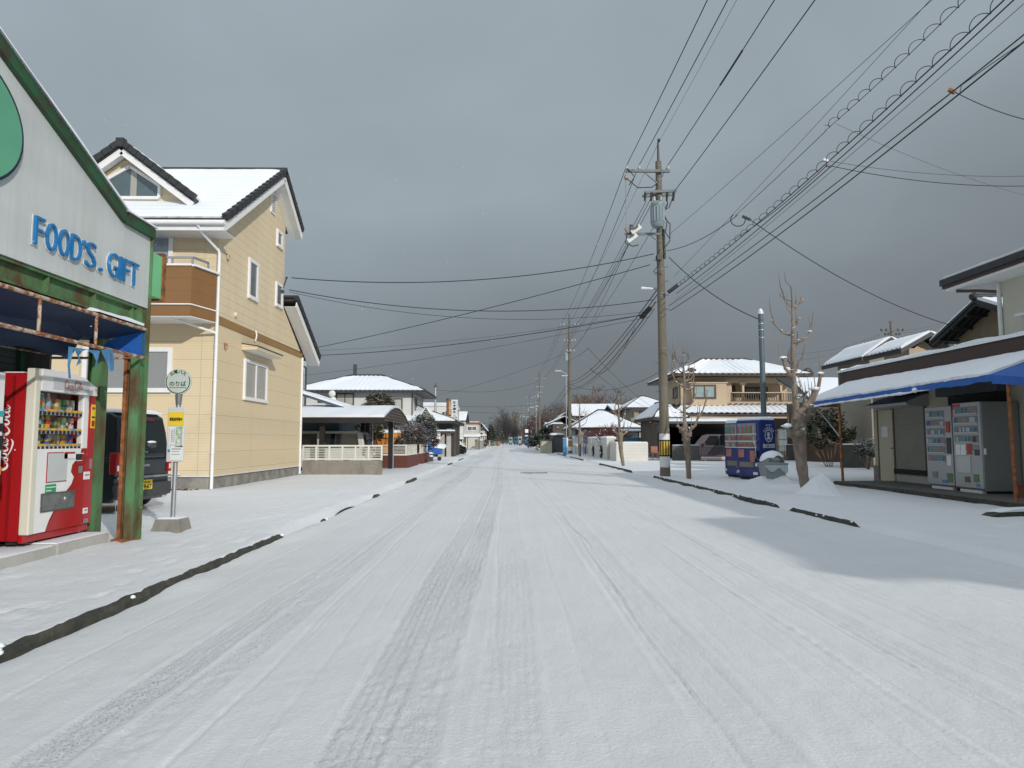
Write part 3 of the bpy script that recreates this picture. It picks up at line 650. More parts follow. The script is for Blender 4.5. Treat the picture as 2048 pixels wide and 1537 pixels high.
def build_red_machine():
    t = thing('vending_machine', 'red and white drinks machine with script lettering, beside the green post', 'vending machine', (-4.93, 7.34, .135), R(90))
    w, h, d = 1.12, 1.83, .75
    b = MB(); b.box(0, .03, .06, d, .04, h - .05, REDP); b.box(w - .03, w, .06, d, .04, h - .05, REDP); b.box(.03, w - .03, .33, d, .04, h - .05, REDP); b.box(.03, w - .03, .06, .33, h - .09, h - .05, REDP); b.box(.03, w - .03, .06, .33, .04, .96, REDP); b.bbox(.0, w, -.0, .058, .02, .10, REDP, .01)
    b.box(.03, .14, .1, .2, 0, .04, BLACK); b.box(w - .14, w - .03, .1, .2, 0, .04, BLACK); b.box(.1, w - .1, .5, .6, 0, .04, BLACK)
    b.box(-.008, -.002, .16, .19, .05, h - .08, M('red_seam', (.25, .006, .008), .4)); b.build('cabinet', t)
    CREAM = M('machine_cream', (.66, .63, .52), .4, .05, 2)
    f = MB()   # door frame: cream strip left, white header, red right edge; window opening left open
    wx0, wx1, wz0, wz1 = .10, .90, .985, 1.60
    f.bbox(.0, .085, -.045, .058, .10, h, CREAM, .012); f.bbox(.086, w - .13, -.02, .058, .60, .983, WHITE, .004)
    f.box(.086, wx0, -.02, .05, .984, 1.6, WHITE); f.box(wx1, w - .13, -.02, .05, .984, 1.6, WHITE); f.bbox(w - .129, w, -.03, .058, .10, h - .10, REDP, .01)
    f.prism([(.086, 1.602), (w - .03, 1.602), (w - .03, 1.70), (w - .30, 1.80), (w / 2 - .1, 1.835), (.086, 1.83)], 'y', -.055, .058, WHITE)
    f.box(wx0, wx1, .30, .31, .984, 1.6, M('machine_back', (.45, .22, .09), .6, .3, 3)); f.build('door', t)
    # lower front: white sweep against red
    lo = MB(); lo.box(.086, w - .129, -.012, .058, .10, .60, REDP)
    lo.add([(.086, -.024, .102), (.30, -.024, .102), (.36, -.024, .22), (.47, -.024, .36), (.62, -.024, .50), (.72, -.024, .58), (.76, -.024, .66), (.70, -.024, .72), (.72, -.024, .80), (.80, -.024, .86), (.86, -.024, .90), (.88, -.024, .982), (.086, -.024, .982)], [tuple(range(13))], WHITE)
    lo.add([(w - .13, -.0235, .10), (w - .13, -.0235, .982), (.80, -.0235, .982), (.80, -.0235, .9), (.66, -.0235, .76), (.66, -.0235, .6), (.30, -.0235, .10)], [tuple(range(7))], REDP); lo.build('lower_front', t)
    hd = MB(); hd.box(.26, .92, -.060, -.056, 1.63, 1.755, M('header_grey', (.56, .57, .58), .3, .05, 2)); h_ = hd.build('header_panel', t)
    lt = MB(); ribbon(lt, SCRIPT, (.43, -.064, 1.655), (1, 0, 0), (0, 0, 1), .078, REDP); lt.build('lettering', h_)
    sl = MB(); ribbon(sl, SCRIPT, (-.012, .30, .98), (0, 0, 1), (0, 1, 0), .0, WHITE) if False else None
    # the same script running up the left side
    ribbon(sl, [[(x, y, q * 1.25) for x, y, q in st] for st in SCRIPT], (-.0095, .20, .74), (0, 0, 1), (0, 1, 0), .155, WHITE, .001); sl.build('side_lettering', t)
    # shelves with samples
    rows = ((1.40, .19, 'm'), (1.195, .19, 'm'), (1.025, .125, 'c'))
    for zi, (z, hh, kind) in enumerate(rows):
        s = MB(); s.box(wx0 + .002, wx1 - .002, .02, .29, z - .012, z - .002, WHITE); s.box(wx0 + .002, wx1 - .002, -.004, .02, z - .050, z - .012, WHITED)
        s.box(wx0 + .01, wx1 - .01, -.010, -.005, z - .013, z + .012, M('price_strip', (.66, .42, .05), .5, .5, 22, second=(.08, .24, .5), sscale=9, samt=.4)); q = s.build('shelf', t)
        for i in range(11): MB().lathe([(.019, 0), (.016, -.012)], (wx0 + .045 + i * .071, -.004, z - .032), BLACK, 8, 'y').build('button', q)
        for i in range(11):
            x = wx0 + .045 + i * .071; pet = kind == 'm' and (i < 5 if zi == 0 else i < 5) ; k = (i * 5 + zi * 7 + i // 3) % 13
            bottle(t, x, .10 + .02 * (i % 2), z, (hh if pet else hh * .72 if kind == 'm' else hh * .9), .029, BOTCOL[[0, 0, 1, 0, 12, 9, 4, 2, 1, 8, 8, 1, 3, 9, 11, 10, 5, 9, 3, 8, 5, 11, 6, 6, 8, 5, 7, 5, 9, 10, 4, 7, 7][zi * 11 + i]], pet)
    po = MB(); po.box(wx0 + .01, .42, .27, .295, 1.42, 1.59, M('poster_blue', (.06, .18, .42), .5, .6, 9, second=(.05, .3, .12), sscale=7, samt=.4)); po.box(.46, .88, .28, .297, 1.30, 1.58, M('poster_orange', (.55, .22, .07), .5, .3, 9)); po.build('poster', t)
    gp = MB(); gp.box(wx0, wx1, -.004, .0, wz0, wz1, CLEAR); gp.build('window_pane', t)
    a = MB(); a.box(.27, .62, -.030, -.025, .62, .945, REDP); a.box(.28, .61, -.036, -.031, .63, .935, M('note_panel', (.52, .55, .54), .3, .1, 3)); a.build('display_panel', t)
    a = MB(); a.box(.265, .44, -.032, -.025, .515, .60, M('sticker_green', (.02, .32, .12), .5, .1, 9)); a.box(.275, .43, -.034, -.0325, .565, .575, WHITE); a.box(.275, .36, -.034, -.0325, .53, .54, WHITE); a.build('sticker', t)
    a = MB(); a.box(.20, .78, -.034, -.025, .31, .51, M('flap_frame', (.10, .10, .10), .4)); a.box(.215, .765, -.040, -.035, .325, .495, M('flap_glass', (.14, .145, .14), .2, .5, 6)); a.lathe([(.026, 0), (.02, -.008)], (.60, -.04, .43), STEEL, 12, 'y'); a.build('delivery_flap', t)
    a = MB(); a.bbox(.80, .92, -.034, -.025, .80, .93, REDP, .004); a.lathe([(.052, 0), (.048, -.012), (.04, -.014)], (.92, -.03, .87), REDP, 16, 'y'); a.box(.90, .945, -.05, -.044, .865, .88, DGREY); a.build('coin_dial', t)
    a = MB(); a.box(.755, .90, -.04, -.0365, .85, .92, M('coin_screen', (.03, .035, .04), .2)); a.box(.74, .91, -.0375, -.0345, .84, .93, WHITE); a.build('price_display', t)
    a = MB(); a.box(.55, .74, -.036, -.031, .87, .945, WHITE); a.box(.55, .74, -.038, -.0365, .925, .945, REDP); put_text(a, '120円', (.57, -.037, .88), (1, 0, 0), (0, 0, 1), BLACK, height=.026, width=.10, depth=.001) if False else None; a.build('notice', t)
    a = MB(); a.box(.83, .90, -.035, -.031, .70, .78, STEEL); a.build('lock_plate', t); a = MB(); a.box(1.04, 1.075, -.040, -.031, .74, .86, STEEL); a.build('lock_plate', t)
    for (x0, x1, z0, z1) in ((.93, 1.05, .62, .71), (.95, 1.04, .225, .29)):
        a = MB(); a.box(x0, x1, -.036, -.031, z0, z1, WHITE); a.box(x0 + .02, x1 - .015, -.0372, -.0362, (z0 + z1) / 2, (z0 + z1) / 2 + .012, DGREY); a.build('sticker', t)
    a = MB(); a.box(.97, 1.05, -.04, -.031, .115, .165, STEEL); a.build('lock', t)
    a = MB(); a.box(1.02, 1.10, -.038, -.031, 1.22, 1.50, YELLOW); a.box(1.03, 1.09, -.0392, -.0382, 1.34, 1.36, BLACK); a.box(1.03, 1.09, -.0392, -.0382, 1.44, 1.47, REDP); a.box(1.03, 1.09, -.0392, -.0382, 1.24, 1.31, REDP); a.build('yellow_poster', t)
    a = MB(); a.lathe([(.05, 0), (.05, -.006)], (1.07, -.033, 1.66), YELLOW, 16, 'y'); a.box(1.04, 1.10, -.0405, -.0395, 1.635, 1.66, REDP); a.build('round_sticker', t)
    sn = MB(); sn.slab((.02, .1, h - .05), (w - .02, .1, h - .05), (w - .02, .7, h - .05), (.02, .7, h - .05), SNOW, .012, 12, 6, lump=.006); sn.build('snow', t)
build_red_machine()
def build_white_machine():
    t = thing('vending_machine', 'white vending machine at the left edge, cut by the frame', 'vending machine', (-4.93, 5.80, .135), R(90)); w, h, d = 1.16, 1.74, .72
    b = MB(); b.bbox(0, w, 0, d, .04, h, WHITE, .015); b.box(.05, .2, .1, .2, 0, .04, BLACK); b.box(w - .2, w - .05, .1, .2, 0, .04, BLACK); b.build('cabinet', t)
    a = MB(); a.box(.08, w - .22, -.012, -.002, .95, 1.6, M('show_window', (.25, .3, .33), .2, .5, 8)); a.build('window_pane', t)
    for z0, z1, m, x0 in ((1.31, 1.36, M('sticker_teal', (.03, .40, .42), .4), 1.04), (1.16, 1.24, BLACK, 1.06), (.98, 1.12, BLACK, 1.07), (.74, .82, M('sticker_orange', (.7, .28, .03), .5), 1.05), (.66, .73, BLACK, 1.05)):
        a = MB(); a.box(x0, w - .01, -.010, -.002, z0, z1, m); a.build('sticker', t)
build_white_machine()
mb = MB(); mb.box(-5.75, -4.72, 5.2, 7.55, -.05, .10, CONCL); mb.box(-5.75, -4.70, 7.553, 8.50, -.05, .118, CONCL); sl = mb.build('concrete_slab', loc=(-5.2, 7, 0)); tag(sl, 'low concrete slab under the two drinks machines', 'slab')
mb = MB(); mb.slab((-4.74, 5.2, .10), (-4.74, 7.52, .10), (-5.2, 7.52, .10), (-5.2, 5.2, .10), SNOW, .010, 30, 6, lump=.007, seed=3); mb.slab((-4.72, 7.56, .118), (-4.72, 8.47, .118), (-5.2, 8.47, .118), (-5.2, 7.56, .118), SNOW, .010, 20, 6, lump=.007, seed=4); mb.build('snow', sl)

# ---------------------------------------------------------------- bus stop
def build_bus_stop():
    p = g(336, 1050); p = Vector((-4.52, 9.72, 0)); t = thing('bus_stop', 'bus stop post with a round sign and a yellow timetable board on a concrete foot', 'bus stop sign', p)
    x, y = p.x, p.y; DGR = M('sign_green', (.012, .10, .055), .5); DISC = M('sign_disc', (.55, .60, .55), .45, .08, 3)
    b = MB(); q = [(-.25, -.22), (.22, -.20), (.24, .20), (-.22, .22)]
    q = [(a * .82, c * .82) for a, c in q]; vs = [(x + a * 1., y + c, -.03) for a, c in q] + [(x + a * .82, y + c * .82, .15) for a, c in q]
    b.add(vs, [(0, 1, 5, 4), (1, 2, 6, 5), (2, 3, 7, 6), (3, 0, 4, 7), (4, 5, 6, 7)], CONC); b.build('foot', t)
    s = MB(); s.slab((x - .15, y - .12, .151), (x + .13, y - .11, .151), (x + .14, y + .12, .151), (x - .12, y + .13, .151), SNOW, .02, 10, 8, lump=.006); s.build('snow', t)
    b = MB(); b.tube([(x, y, .1), (x + .02, y, 1.78)], .031, STEEL, 14); b.tube([(x + .02, y, 1.70), (x + .02, y, 1.86)], [.036, .05], M('bracket_grey', (.2, .22, .22), .5, metal=.4), 12); b.build('pole', t)
    cx, cz = x + .022, 2.02; fy = y - .045
    d = MB(); d.lathe([(.178, 0), (.178, .03)], (cx, fy, cz), DISC, 40, 'y'); dd = d.build('round_sign', t)
    e = MB()
    for a0, a1 in ((-205, -98), (-82, 25)):
        n = 20; vs = []
        for i in range(n + 1):
            a = R(a0 + (a1 - a0) * i / n)
            for rr in (.155, .168): vs.append((cx + rr * math.cos(a), fy - .002, cz + rr * math.sin(a)))
        e.add(vs, [(2 * i, 2 * i + 1, 2 * i + 3, 2 * i + 2) for i in range(n)], DGR)
    n = 8; vs = [];
    for i in range(n + 1):
        a = R(-98 + 16 * i / n)
        for rr in (.155, .168): vs.append((cx + rr * math.cos(a), fy - .002, cz + rr * math.sin(a)))
    e.add(vs, [(2 * i, 2 * i + 1, 2 * i + 3, 2 * i + 2) for i in range(n)], DGR)
    put_text(e, 'のりば', (cx - .115, fy - .001, cz - .062), (1, 0, 0), (0, 0, 1), DGR, width=.23, height=.068, depth=.003, bold=.02)
    e.box(cx - .118, cx + .118, fy - .004, fy - .0005, cz - .084, cz - .078, DGR)
    for ch, a in (('広', 128), ('電', 104), ('バ', 78), ('ス', 54)):
        a = R(a); ex = Vector((math.sin(a), 0, -math.cos(a))); ey = Vector((math.cos(a), 0, math.sin(a)))
        put_text(e, ch, Vector((cx, fy - .001, cz)) + ey * .115 - ex * .027, ex, ey, DGR, width=.054, height=.05, depth=.003, bold=.015)
    e.build('lettering', dd)
    bx0, bx1 = x - .095, x + .135; bz0, bz1 = .92, 1.665
    b = MB(); b.bbox(bx0, bx1, fy - .012, fy + .012, bz0, bz1, M('board_white', (.58, .60, .59), .4, .06, 3), .008); bo = b.build('board', t)
    b = MB(); b.box(bx0 + .012, bx1 - .004, fy - .017, fy - .013, 1.415, 1.60, YELLOW); yb = b.build('yellow_notice', bo)
    b = MB(); put_text(b, '乗務員募集中', (bx0 + .03, fy - .0175, 1.475), (1, 0, 0), (0, 0, 1), BLACK, width=.175, height=.05, depth=.002, bold=.03); b.build('lettering', yb)
    b = MB(); b.box(bx0 + .015, bx0 + .115, fy - .016, fy - .013, 1.16, 1.40, PAPER); b.box(bx0 + .03, bx0 + .033, fy - .018, fy - .0165, 1.18, 1.38, DGREY); b.box(bx0 + .062, bx0 + .066, fy - .018, fy - .0165, 1.18, 1.36, DGREY); b.box(bx0 + .1, bx0 + .103, fy - .018, fy - .0165, 1.18, 1.38, DGREY)
    for i in range(7): b.box(bx0 + .07, bx0 + .096, fy - .018, fy - .0165, 1.20 + i * .025, 1.206 + i * .025, WIREG)
    b.build('timetable', bo)
    b = MB(); b.box(bx0 + .12, bx1 - .008, fy - .016, fy - .013, 1.12, 1.40, M('poster_green', (.30, .46, .27), .6, .5, 30, second=(.6, .65, .6), sscale=18, samt=.5)); n = 8
    vs = [(bx1 - .045 + .045 * k / n * 1.2, fy - .016 - .03 * math.sin(k / n * 1.6), z) for k in range(n + 1) for z in (1.14, 1.37)]; b.add(vs, [(2 * k, 2 * k + 2, 2 * k + 3, 2 * k + 1) for k in range(n)], PAPER); b.build('curling_poster', bo)
    b = MB(); b.box(bx0 + .055, bx1 - .012, fy - .016, fy - .013, .945, 1.13, PAPER); b.box(bx0 + .075, bx1 - .03, fy - .0175, fy - .0165, 1.09, 1.10, WIREG); b.box(bx0 + .075, bx1 - .05, fy - .0175, fy - .0165, 1.06, 1.066, WIREG); b.box(bx0 + .075, bx1 - .04, fy - .0175, fy - .0165, 1.02, 1.026, WIREG); b.build('notice', bo)
    b = MB(); b.lathe([(.022, 0), (.02, -.003)], (bx0 + .035, fy - .013, 1.07), M('sticker_cyan', (.05, .42, .50), .4), 14, 'y'); b.box(bx0 + .031, bx0 + .039, fy - .018, fy - .0165, 1.055, 1.085, DGREY); b.build('sticker', bo)
build_bus_stop()

# ---------------------------------------------------------------- cars
def car(name, label, loc, rz, L_, W_, H_, paint, kind='box', snow=0., plate=None, glass=None, group=None, ground=.0):
    """car in local coordinates: nose towards -x, tail at x=0, right/left along y (0..W)"""
    t = thing(name, label, 'car', loc, rz, group); gl = glass or M('car_glass', (.012, .016, .018), .06, .1, 2, spec=.8); g0 = .17
    hb = H_ * .53
    if kind == 'box': low = [(0, g0 + .08), (-.02, g0 + .34), (.0, hb), (-L_ * .80, hb), (-L_ * .97, hb * .93), (-L_, hb * .75), (-L_, g0 + .06), (-L_ * .97, g0), (-.06, g0)]; top = [(-.01, hb), (-.05, H_ * .80), (-.10, H_ * .96), (-.22, H_), (-L_ * .58, H_), (-L_ * .64, H_ * .95), (-L_ * .79, hb)]
    elif kind == 'van': low = [(0, g0 + .08), (-.03, hb), (-L_ * .86, hb), (-L_ * .98, hb * .8), (-L_, g0 + .1), (-L_ * .97, g0), (-.06, g0)]; top = [(-.03, hb), (-.10, H_ * .86), (-.18, H_ * .97), (-.4, H_), (-L_ * .62, H_), (-L_ * .70, H_ * .95), (-L_ * .85, hb)]
    else: low = [(0, g0 + .1), (-.02, hb * .9), (-.15, hb), (-L_ * .75, hb * .98), (-L_ * .96, hb * .82), (-L_, g0 + .12), (-L_ * .96, g0), (-.06, g0)]; top = [(-.14, hb), (-.48, H_ * .93), (-.75, H_), (-L_ * .5, H_), (-L_ * .56, H_ * .96), (-L_ * .74, hb * .98)]
    b = MB()
    def shell(poly, y0, y1, inset, mat, bev):
        bm = bmesh.new(); n = len(poly); zs = [q[1] for q in poly]; zl, zh = min(zs), max(zs)
        def yy(z, s_): return y0 + s_ * inset * (z - zl) / (zh - zl) if s_ > 0 else y1 - inset * (z - zl) / (zh - zl)
        va = [bm.verts.new((q[0], yy(q[1], 1), q[1])) for q in poly]; vb = [bm.verts.new((q[0], yy(q[1], -1), q[1])) for q in poly]
        bm.faces.new(va); bm.faces.new(vb[::-1])
        for i in range(n): bm.faces.new((va[i], vb[i], vb[(i + 1) % n], va[(i + 1) % n]))
        bmesh.ops.recalc_face_normals(bm, faces=bm.faces[:])
        es = [e for e in bm.edges if (e.verts[0].co.y == e.verts[1].co.y) or abs(e.verts[0].co.x - e.verts[1].co.x) < 1e-6 or True]
        bmesh.ops.bevel(bm, geom=es, offset=bev, segments=2, affect='EDGES', profile=.6)
        bm.verts.index_update(); b.add([v.co[:] for v in bm.verts], [[v.index for v in f.verts] for f in bm.faces], mat, False); bm.free()
    shell(low, 0, W_, .02, paint, .035); shell(top, .02, W_ - .02, .11, paint, .035)
    body = b.build('body', t)
    # glass: side panes, rear pane, windscreen, each a little proud
    def yin(z): return .02 + .11 * (z - hb) / (H_ - hb)
    for s_ in (0, 1):
        za, zb = hb + .05, H_ * .93
        xs = [(-.22, -L_ * .42), (-L_ * .44, -L_ * (.70 if kind != 'sedan' else .66))]
        for k, (xa, xb) in enumerate(xs):
            xr = xa - (.12 if k == 0 else 0); xf = xb + (L_ * .12 if k == 1 else 0)
            if kind == 'sedan' and k == 0: xa, xr = -.45, -.72
            q = [(xa, za), (xb, za), (xf, zb), (xr, zb)]
            m = MB(); m.add([(x, (yin(z) - .006) if s_ == 0 else W_ - yin(z) + .006, z) for x, z in q], [(0, 1, 2, 3)], gl); m.build('side_window', t)
    if kind != 'sedan':
        m = MB(); za, zb = hb + .10, H_ * .90; m.add([(-.012 + .03, W_ * .10, za), (-.012 + .03, W_ * .90, za), (-.07 + .025, W_ * .86, zb), (-.07 + .025, W_ * .14, zb)], [(0, 1, 2, 3)], gl); m.build('rear_window', t)
    else:
        m = MB(); m.add([(-.16, W_ * .14, hb + .05), (-.16, W_ * .86, hb + .05), (-.46, W_ * .80, H_ * .91), (-.46, W_ * .20, H_ * .91)], [(0, 1, 2, 3)], gl); m.build('rear_window', t)
    xf0, xf1 = (-L_ * .655, -L_ * .78) if kind == 'box' else ((-L_ * .715, -L_ * .84) if kind == 'van' else (-L_ * .58, -L_ * .735))
    m = MB(); m.add([(xf1 - .015, W_ * .1, hb + .05), (xf1 - .015, W_ * .9, hb + .05), (xf0 - .015, W_ * .85, H_ * .92), (xf0 - .015, W_ * .15, H_ * .92)], [(0, 1, 2, 3)], gl); m.build('windscreen', t)
    TY = BLACK
    for xw in (-L_ * .17, -L_ * .82):
        for y0 in (.0, W_ - .17):
            m = MB(); m.lathe([(.17, 0), (.27, .015), (.285, .05), (.285, .13), (.27, .155), (.17, .17)], (xw, y0 + .0, .285), TY, 20, 'y'); q = m.build('wheel', t)
            m = MB(); yo = -.004 if y0 == 0 else W_ + .004; m.lathe([(.165, 0), (.15, .008 if y0 == 0 else -.008), (.05, .0)], (xw, yo, .285), STEEL, 16, 'y'); m.build('rim', q)
    RED = M('lamp_red', (.33, .008, .010), .15, .1, 3, coat=.5)
    for y0, y1 in ((-.006, .10), (W_ - .10, W_ + .006)):
        m = MB(); m.bbox(-.10, .022, y0, y1, hb * .72, hb * 1.12, RED if kind != 'van' else M('lamp_dull', (.16, .10, .09), .2), .01); m.box(.0225, .026, y0 + .03, y1 - .03, hb * .78, hb * .88, WHITE); m.build('tail_lamp', t)
    m = MB(); m.bbox(-.08, .045, .01, W_ - .01, .24, .47, DGREY if kind == 'box' else paint, .025); m.build('bumper', t)
    m = MB(); m.box(.046, .054, W_ / 2 - .165, W_ / 2 + .165, .36, .525, (YELLOW if plate else WHITE)); pl = m.build('number_plate', t)
    if plate:
        m = MB(); put_text(m, plate, (.0545, W_ / 2 - .125, .375), (0, 1, 0), (0, 0, 1), BLACK, width=.27, height=.075, depth=.003, bold=.02); put_text(m, '広島 580', (.0545, W_ / 2 - .10, .47), (0, 1, 0), (0, 0, 1), BLACK, width=.2, height=.035, depth=.003); put_text(m, 'わ', (.0545, W_ / 2 - .158, .385), (0, 1, 0), (0, 0, 1), BLACK, width=.03, height=.04, depth=.003); m.build('lettering', pl)
        m = MB(); m.box(.028, .045, .03, W_ - .03, .565, .60, STEEL); m.build('chrome_strip', t)
        m = MB(); put_text(m, 'S', (.034, W_ / 2 - .035, 1.0), (0, 1, 0), (0, 0, 1), STEEL, width=.07, height=.08, depth=.006, bold=.02); m.build('badge', t)
        m = MB(); m.bbox(.02, .05, W_ / 2 - .08, W_ / 2 + .08, .76, .80, STEEL, .006); m.build('handle', t)
        m = MB(); m.box(-.02, .004, W_ * .34, W_ * .66, H_ * .925, H_ * .94, RED); m.build('brake_lamp', t)
        m = MB(); m.tube([(.0, W_ * .5, 1.02), (.16, W_ * .50, 1.12)], .02, DGREY, 8); m.blob((.17, W_ * .46, 1.13), .10, DGREY, 2, .05, 1, (.5, 1.2, .6)); mi = m.build('mirror', t)
        m = MB(); m.blob((.17, W_ * .46, 1.185), .09, SNOW, 2, .1, 2, (.5, 1.15, .28)); m.build('snow', mi)
        for yy_, ll in ((.06, .12), (.1, .2), (.13, .09), (W_ - .12, .22), (W_ - .08, .15), (W_ - .16, .1)): MB().tube([(-.03, yy_, .25), (-.03, yy_, .25 - ll)], [.013, .002], M('ice', (.7, .74, .78), .1, spec=.8), 6).build('icicle', t)
    for s_ in (0, 1):
        m = MB(); m.bbox(-L_ * .70, -L_ * .66, (-.17 if s_ == 0 else W_ + .02), (-.02 if s_ == 0 else W_ + .17), hb + .05, hb + .19, paint, .015); m.build('mirror', t)
    if snow:
        m = MB(); m.slab((-.12, .13, H_ - .01), (-.12, W_ - .13, H_ - .01), (-L_ * .62, W_ - .13, H_ - .02), (-L_ * .62, .13, H_ - .02), SNOW, snow, 16, 20, lump=.02, seed=3)
        m.slab((-L_ * .97, .1, hb * .93), (-L_ * .97, W_ - .1, hb * .93), (-L_ * .80, W_ - .1, hb + .01), (-L_ * .80, .1, hb + .01), SNOW, snow * .8, 12, 6, lump=.015); m.build('snow', t)
    return t
CARBLACK = M('car_black', (.012, .016, .020), .22, .1, 2, coat=.4)
car('parked_car', 'black boxy small car with a yellow number plate and snow on its roof', (-6.45, 11.75, 0), R(-9), 3.35, 1.47, 1.70, CARBLACK, 'box', .07, '59-67')
# ================================================================ HOUSES: shared builders
def win(parent, face, c, u0, u1, z0, z1, frame=WHITE, pane=GLASSD, mull=1, fw=.06, proud=.05, hbar=0, name='window'):
    """window part with its pane as a sub-part, on a wall plane: S faces -y, N +y, E +x, W -x"""
    m = MB(); s = {'S': -1, 'N': 1, 'E': 1, 'W': -1}[face]
    def bx(mb, a, b_, za, zb, d0, d1, mat):
        if face in 'SN': mb.box(a, b_, c + s * d0, c + s * d1, za, zb, mat)
        else: mb.box(c + s * d0, c + s * d1, a, b_, za, zb, mat)
    if u0 > u1: u0, u1 = u1, u0
    bx(m, u0, u1, z0, z0 + fw, -.01, proud + .02, frame); bx(m, u0, u1, z1 - fw, z1, -.01, proud, frame); bx(m, u0, u0 + fw, z0 + fw, z1 - fw, -.01, proud, frame); bx(m, u1 - fw, u1, z0 + fw, z1 - fw, -.01, proud, frame)
    for i in range(1, mull + 1):
        u = u0 + (u1 - u0) * i / (mull + 1); bx(m, u - fw * .4, u + fw * .4, z0 + fw, z1 - fw, -.01, proud - .012, frame)
    for i in range(1, hbar + 1):
        z = z0 + (z1 - z0) * i / (hbar + 1); bx(m, u0 + fw, u1 - fw, z - fw * .3, z + fw * .3, -.01, proud - .015, frame)
    w = m.build(name, parent); p = MB(); bx(p, u0 + fw * .7, u1 - fw * .7, z0 + fw * .7, z1 - fw * .7, .004, proud * .35, pane); p.build('pane', w); return w
def hip(parent, x0, x1, y0, y1, ze, zr, inset=None, axis='x', tile=TILE, th=.10, lam=.27, oh=.0, seed=0, faces='SNEW', gut=None, amp=.022, res=5):
    """hipped roof over the eaves rectangle, with a snow layer on each slope"""
    ins = inset if inset is not None else (min(x1 - x0, y1 - y0) / 2)
    ins = min(ins, .46 * ((x1 - x0) if axis == 'x' else (y1 - y0)))
    if axis == 'x': ym = (y0 + y1) / 2; ra, rb = Vector((x0 + ins, ym, zr)), Vector((x1 - ins, ym, zr))
    else: xm = (x0 + x1) / 2; ra, rb = Vector((xm, y0 + ins, zr)), Vector((xm, y1 - ins, zr))
    c = [Vector((x0, y0, ze)), Vector((x1, y0, ze)), Vector((x1, y1, ze)), Vector((x0, y1, ze))]
    m = MB(); d = Vector((0, 0, -.16)); vs = c + [ra, rb] + [q + d for q in c]
    if axis == 'x': fs = [(0, 1, 5, 4), (1, 2, 5), (2, 3, 4, 5), (3, 0, 4)]
    else: fs = [(0, 1, 4), (1, 2, 5, 4), (2, 3, 5), (3, 0, 4, 5)]
    m.add(vs, fs + [(0, 6, 7, 1), (1, 7, 8, 2), (2, 8, 9, 3), (3, 9, 6, 0), (9, 8, 7, 6)], tile); 
    if lam:   # dark pantile ends under the snow along the eaves
        for a, b_ in ((c[0], c[1]), (c[0], c[3]), (c[1], c[2])):
            L_ = (b_ - a).length; n = int(L_ / lam); e = (b_ - a) / n
            for i in range(n): 
                p = a + e * (i + .5); m.tube([p + Vector((0, 0, -.0)) - (e.orthogonal() * 0), p + Vector((0, 0, .02))], lam * .36, tile, 6)
    for a in (c[0], c[1]):   # ridge tiles down the hips
        b_ = ra if (a - ra).length < (a - rb).length else rb; m.tube([a + Vector((0, 0, .05)), b_ + Vector((0, 0, .10))], .07, tile, 6)
    m.tube([ra + Vector((0, 0, .08)), rb + Vector((0, 0, .08))], .09, tile, 6)
    r = m.build('roof', parent); s = MB(); k = .10
    def sl(a, b_, c_, d_, n):
        a, b_, c_, d_ = a.copy(), b_.copy(), c_.copy(), d_.copy(); L_ = (b_ - a).length; nu = max(12, int(L_ / (lam if lam else .5)) * (res if lam else 1)); nu = min(nu, 240)
        upv = ((c_ + d_) / 2 - (a + b_) / 2).normalized(); ed = (b_ - a).normalized(); q = .08
        s.slab(a + upv * q + ed * q, b_ + upv * q - ed * q, c_, d_, SNOW, th, nu, 7, lam or 0, amp if lam else 0, .02, .03, seed + n)
    if axis == 'x':
        if 'S' in faces: sl(c[0], c[1], rb, ra, 1)
        if 'E' in faces: sl(c[1], c[2], rb + (c[2] - c[1]) * .004, rb, 2)
        if 'N' in faces: sl(c[2], c[3], ra, rb, 3)
        if 'W' in faces: sl(c[3], c[0], ra, ra + (c[3] - c[0]) * .004, 4)
    else:
        if 'S' in faces: sl(c[0], c[1], ra + (c[1] - c[0]) * .004, ra, 1)
        if 'E' in faces: sl(c[1], c[2], rb, ra, 2)
        if 'N' in faces: sl(c[2], c[3], rb, rb + (c[2] - c[3]) * .004, 3)
        if 'W' in faces: sl(c[3], c[0], ra, rb, 4)
    s.build('roof_snow', parent)
    if gut:
        m = MB(); 
        for a, b_ in ((c[0], c[1]), (c[0], c[3]), (c[1], c[2])): m.tube([a + Vector((0, 0, -.14)), b_ + Vector((0, 0, -.14))], .055, gut, 6)
        m.build('gutter', parent)
    return r
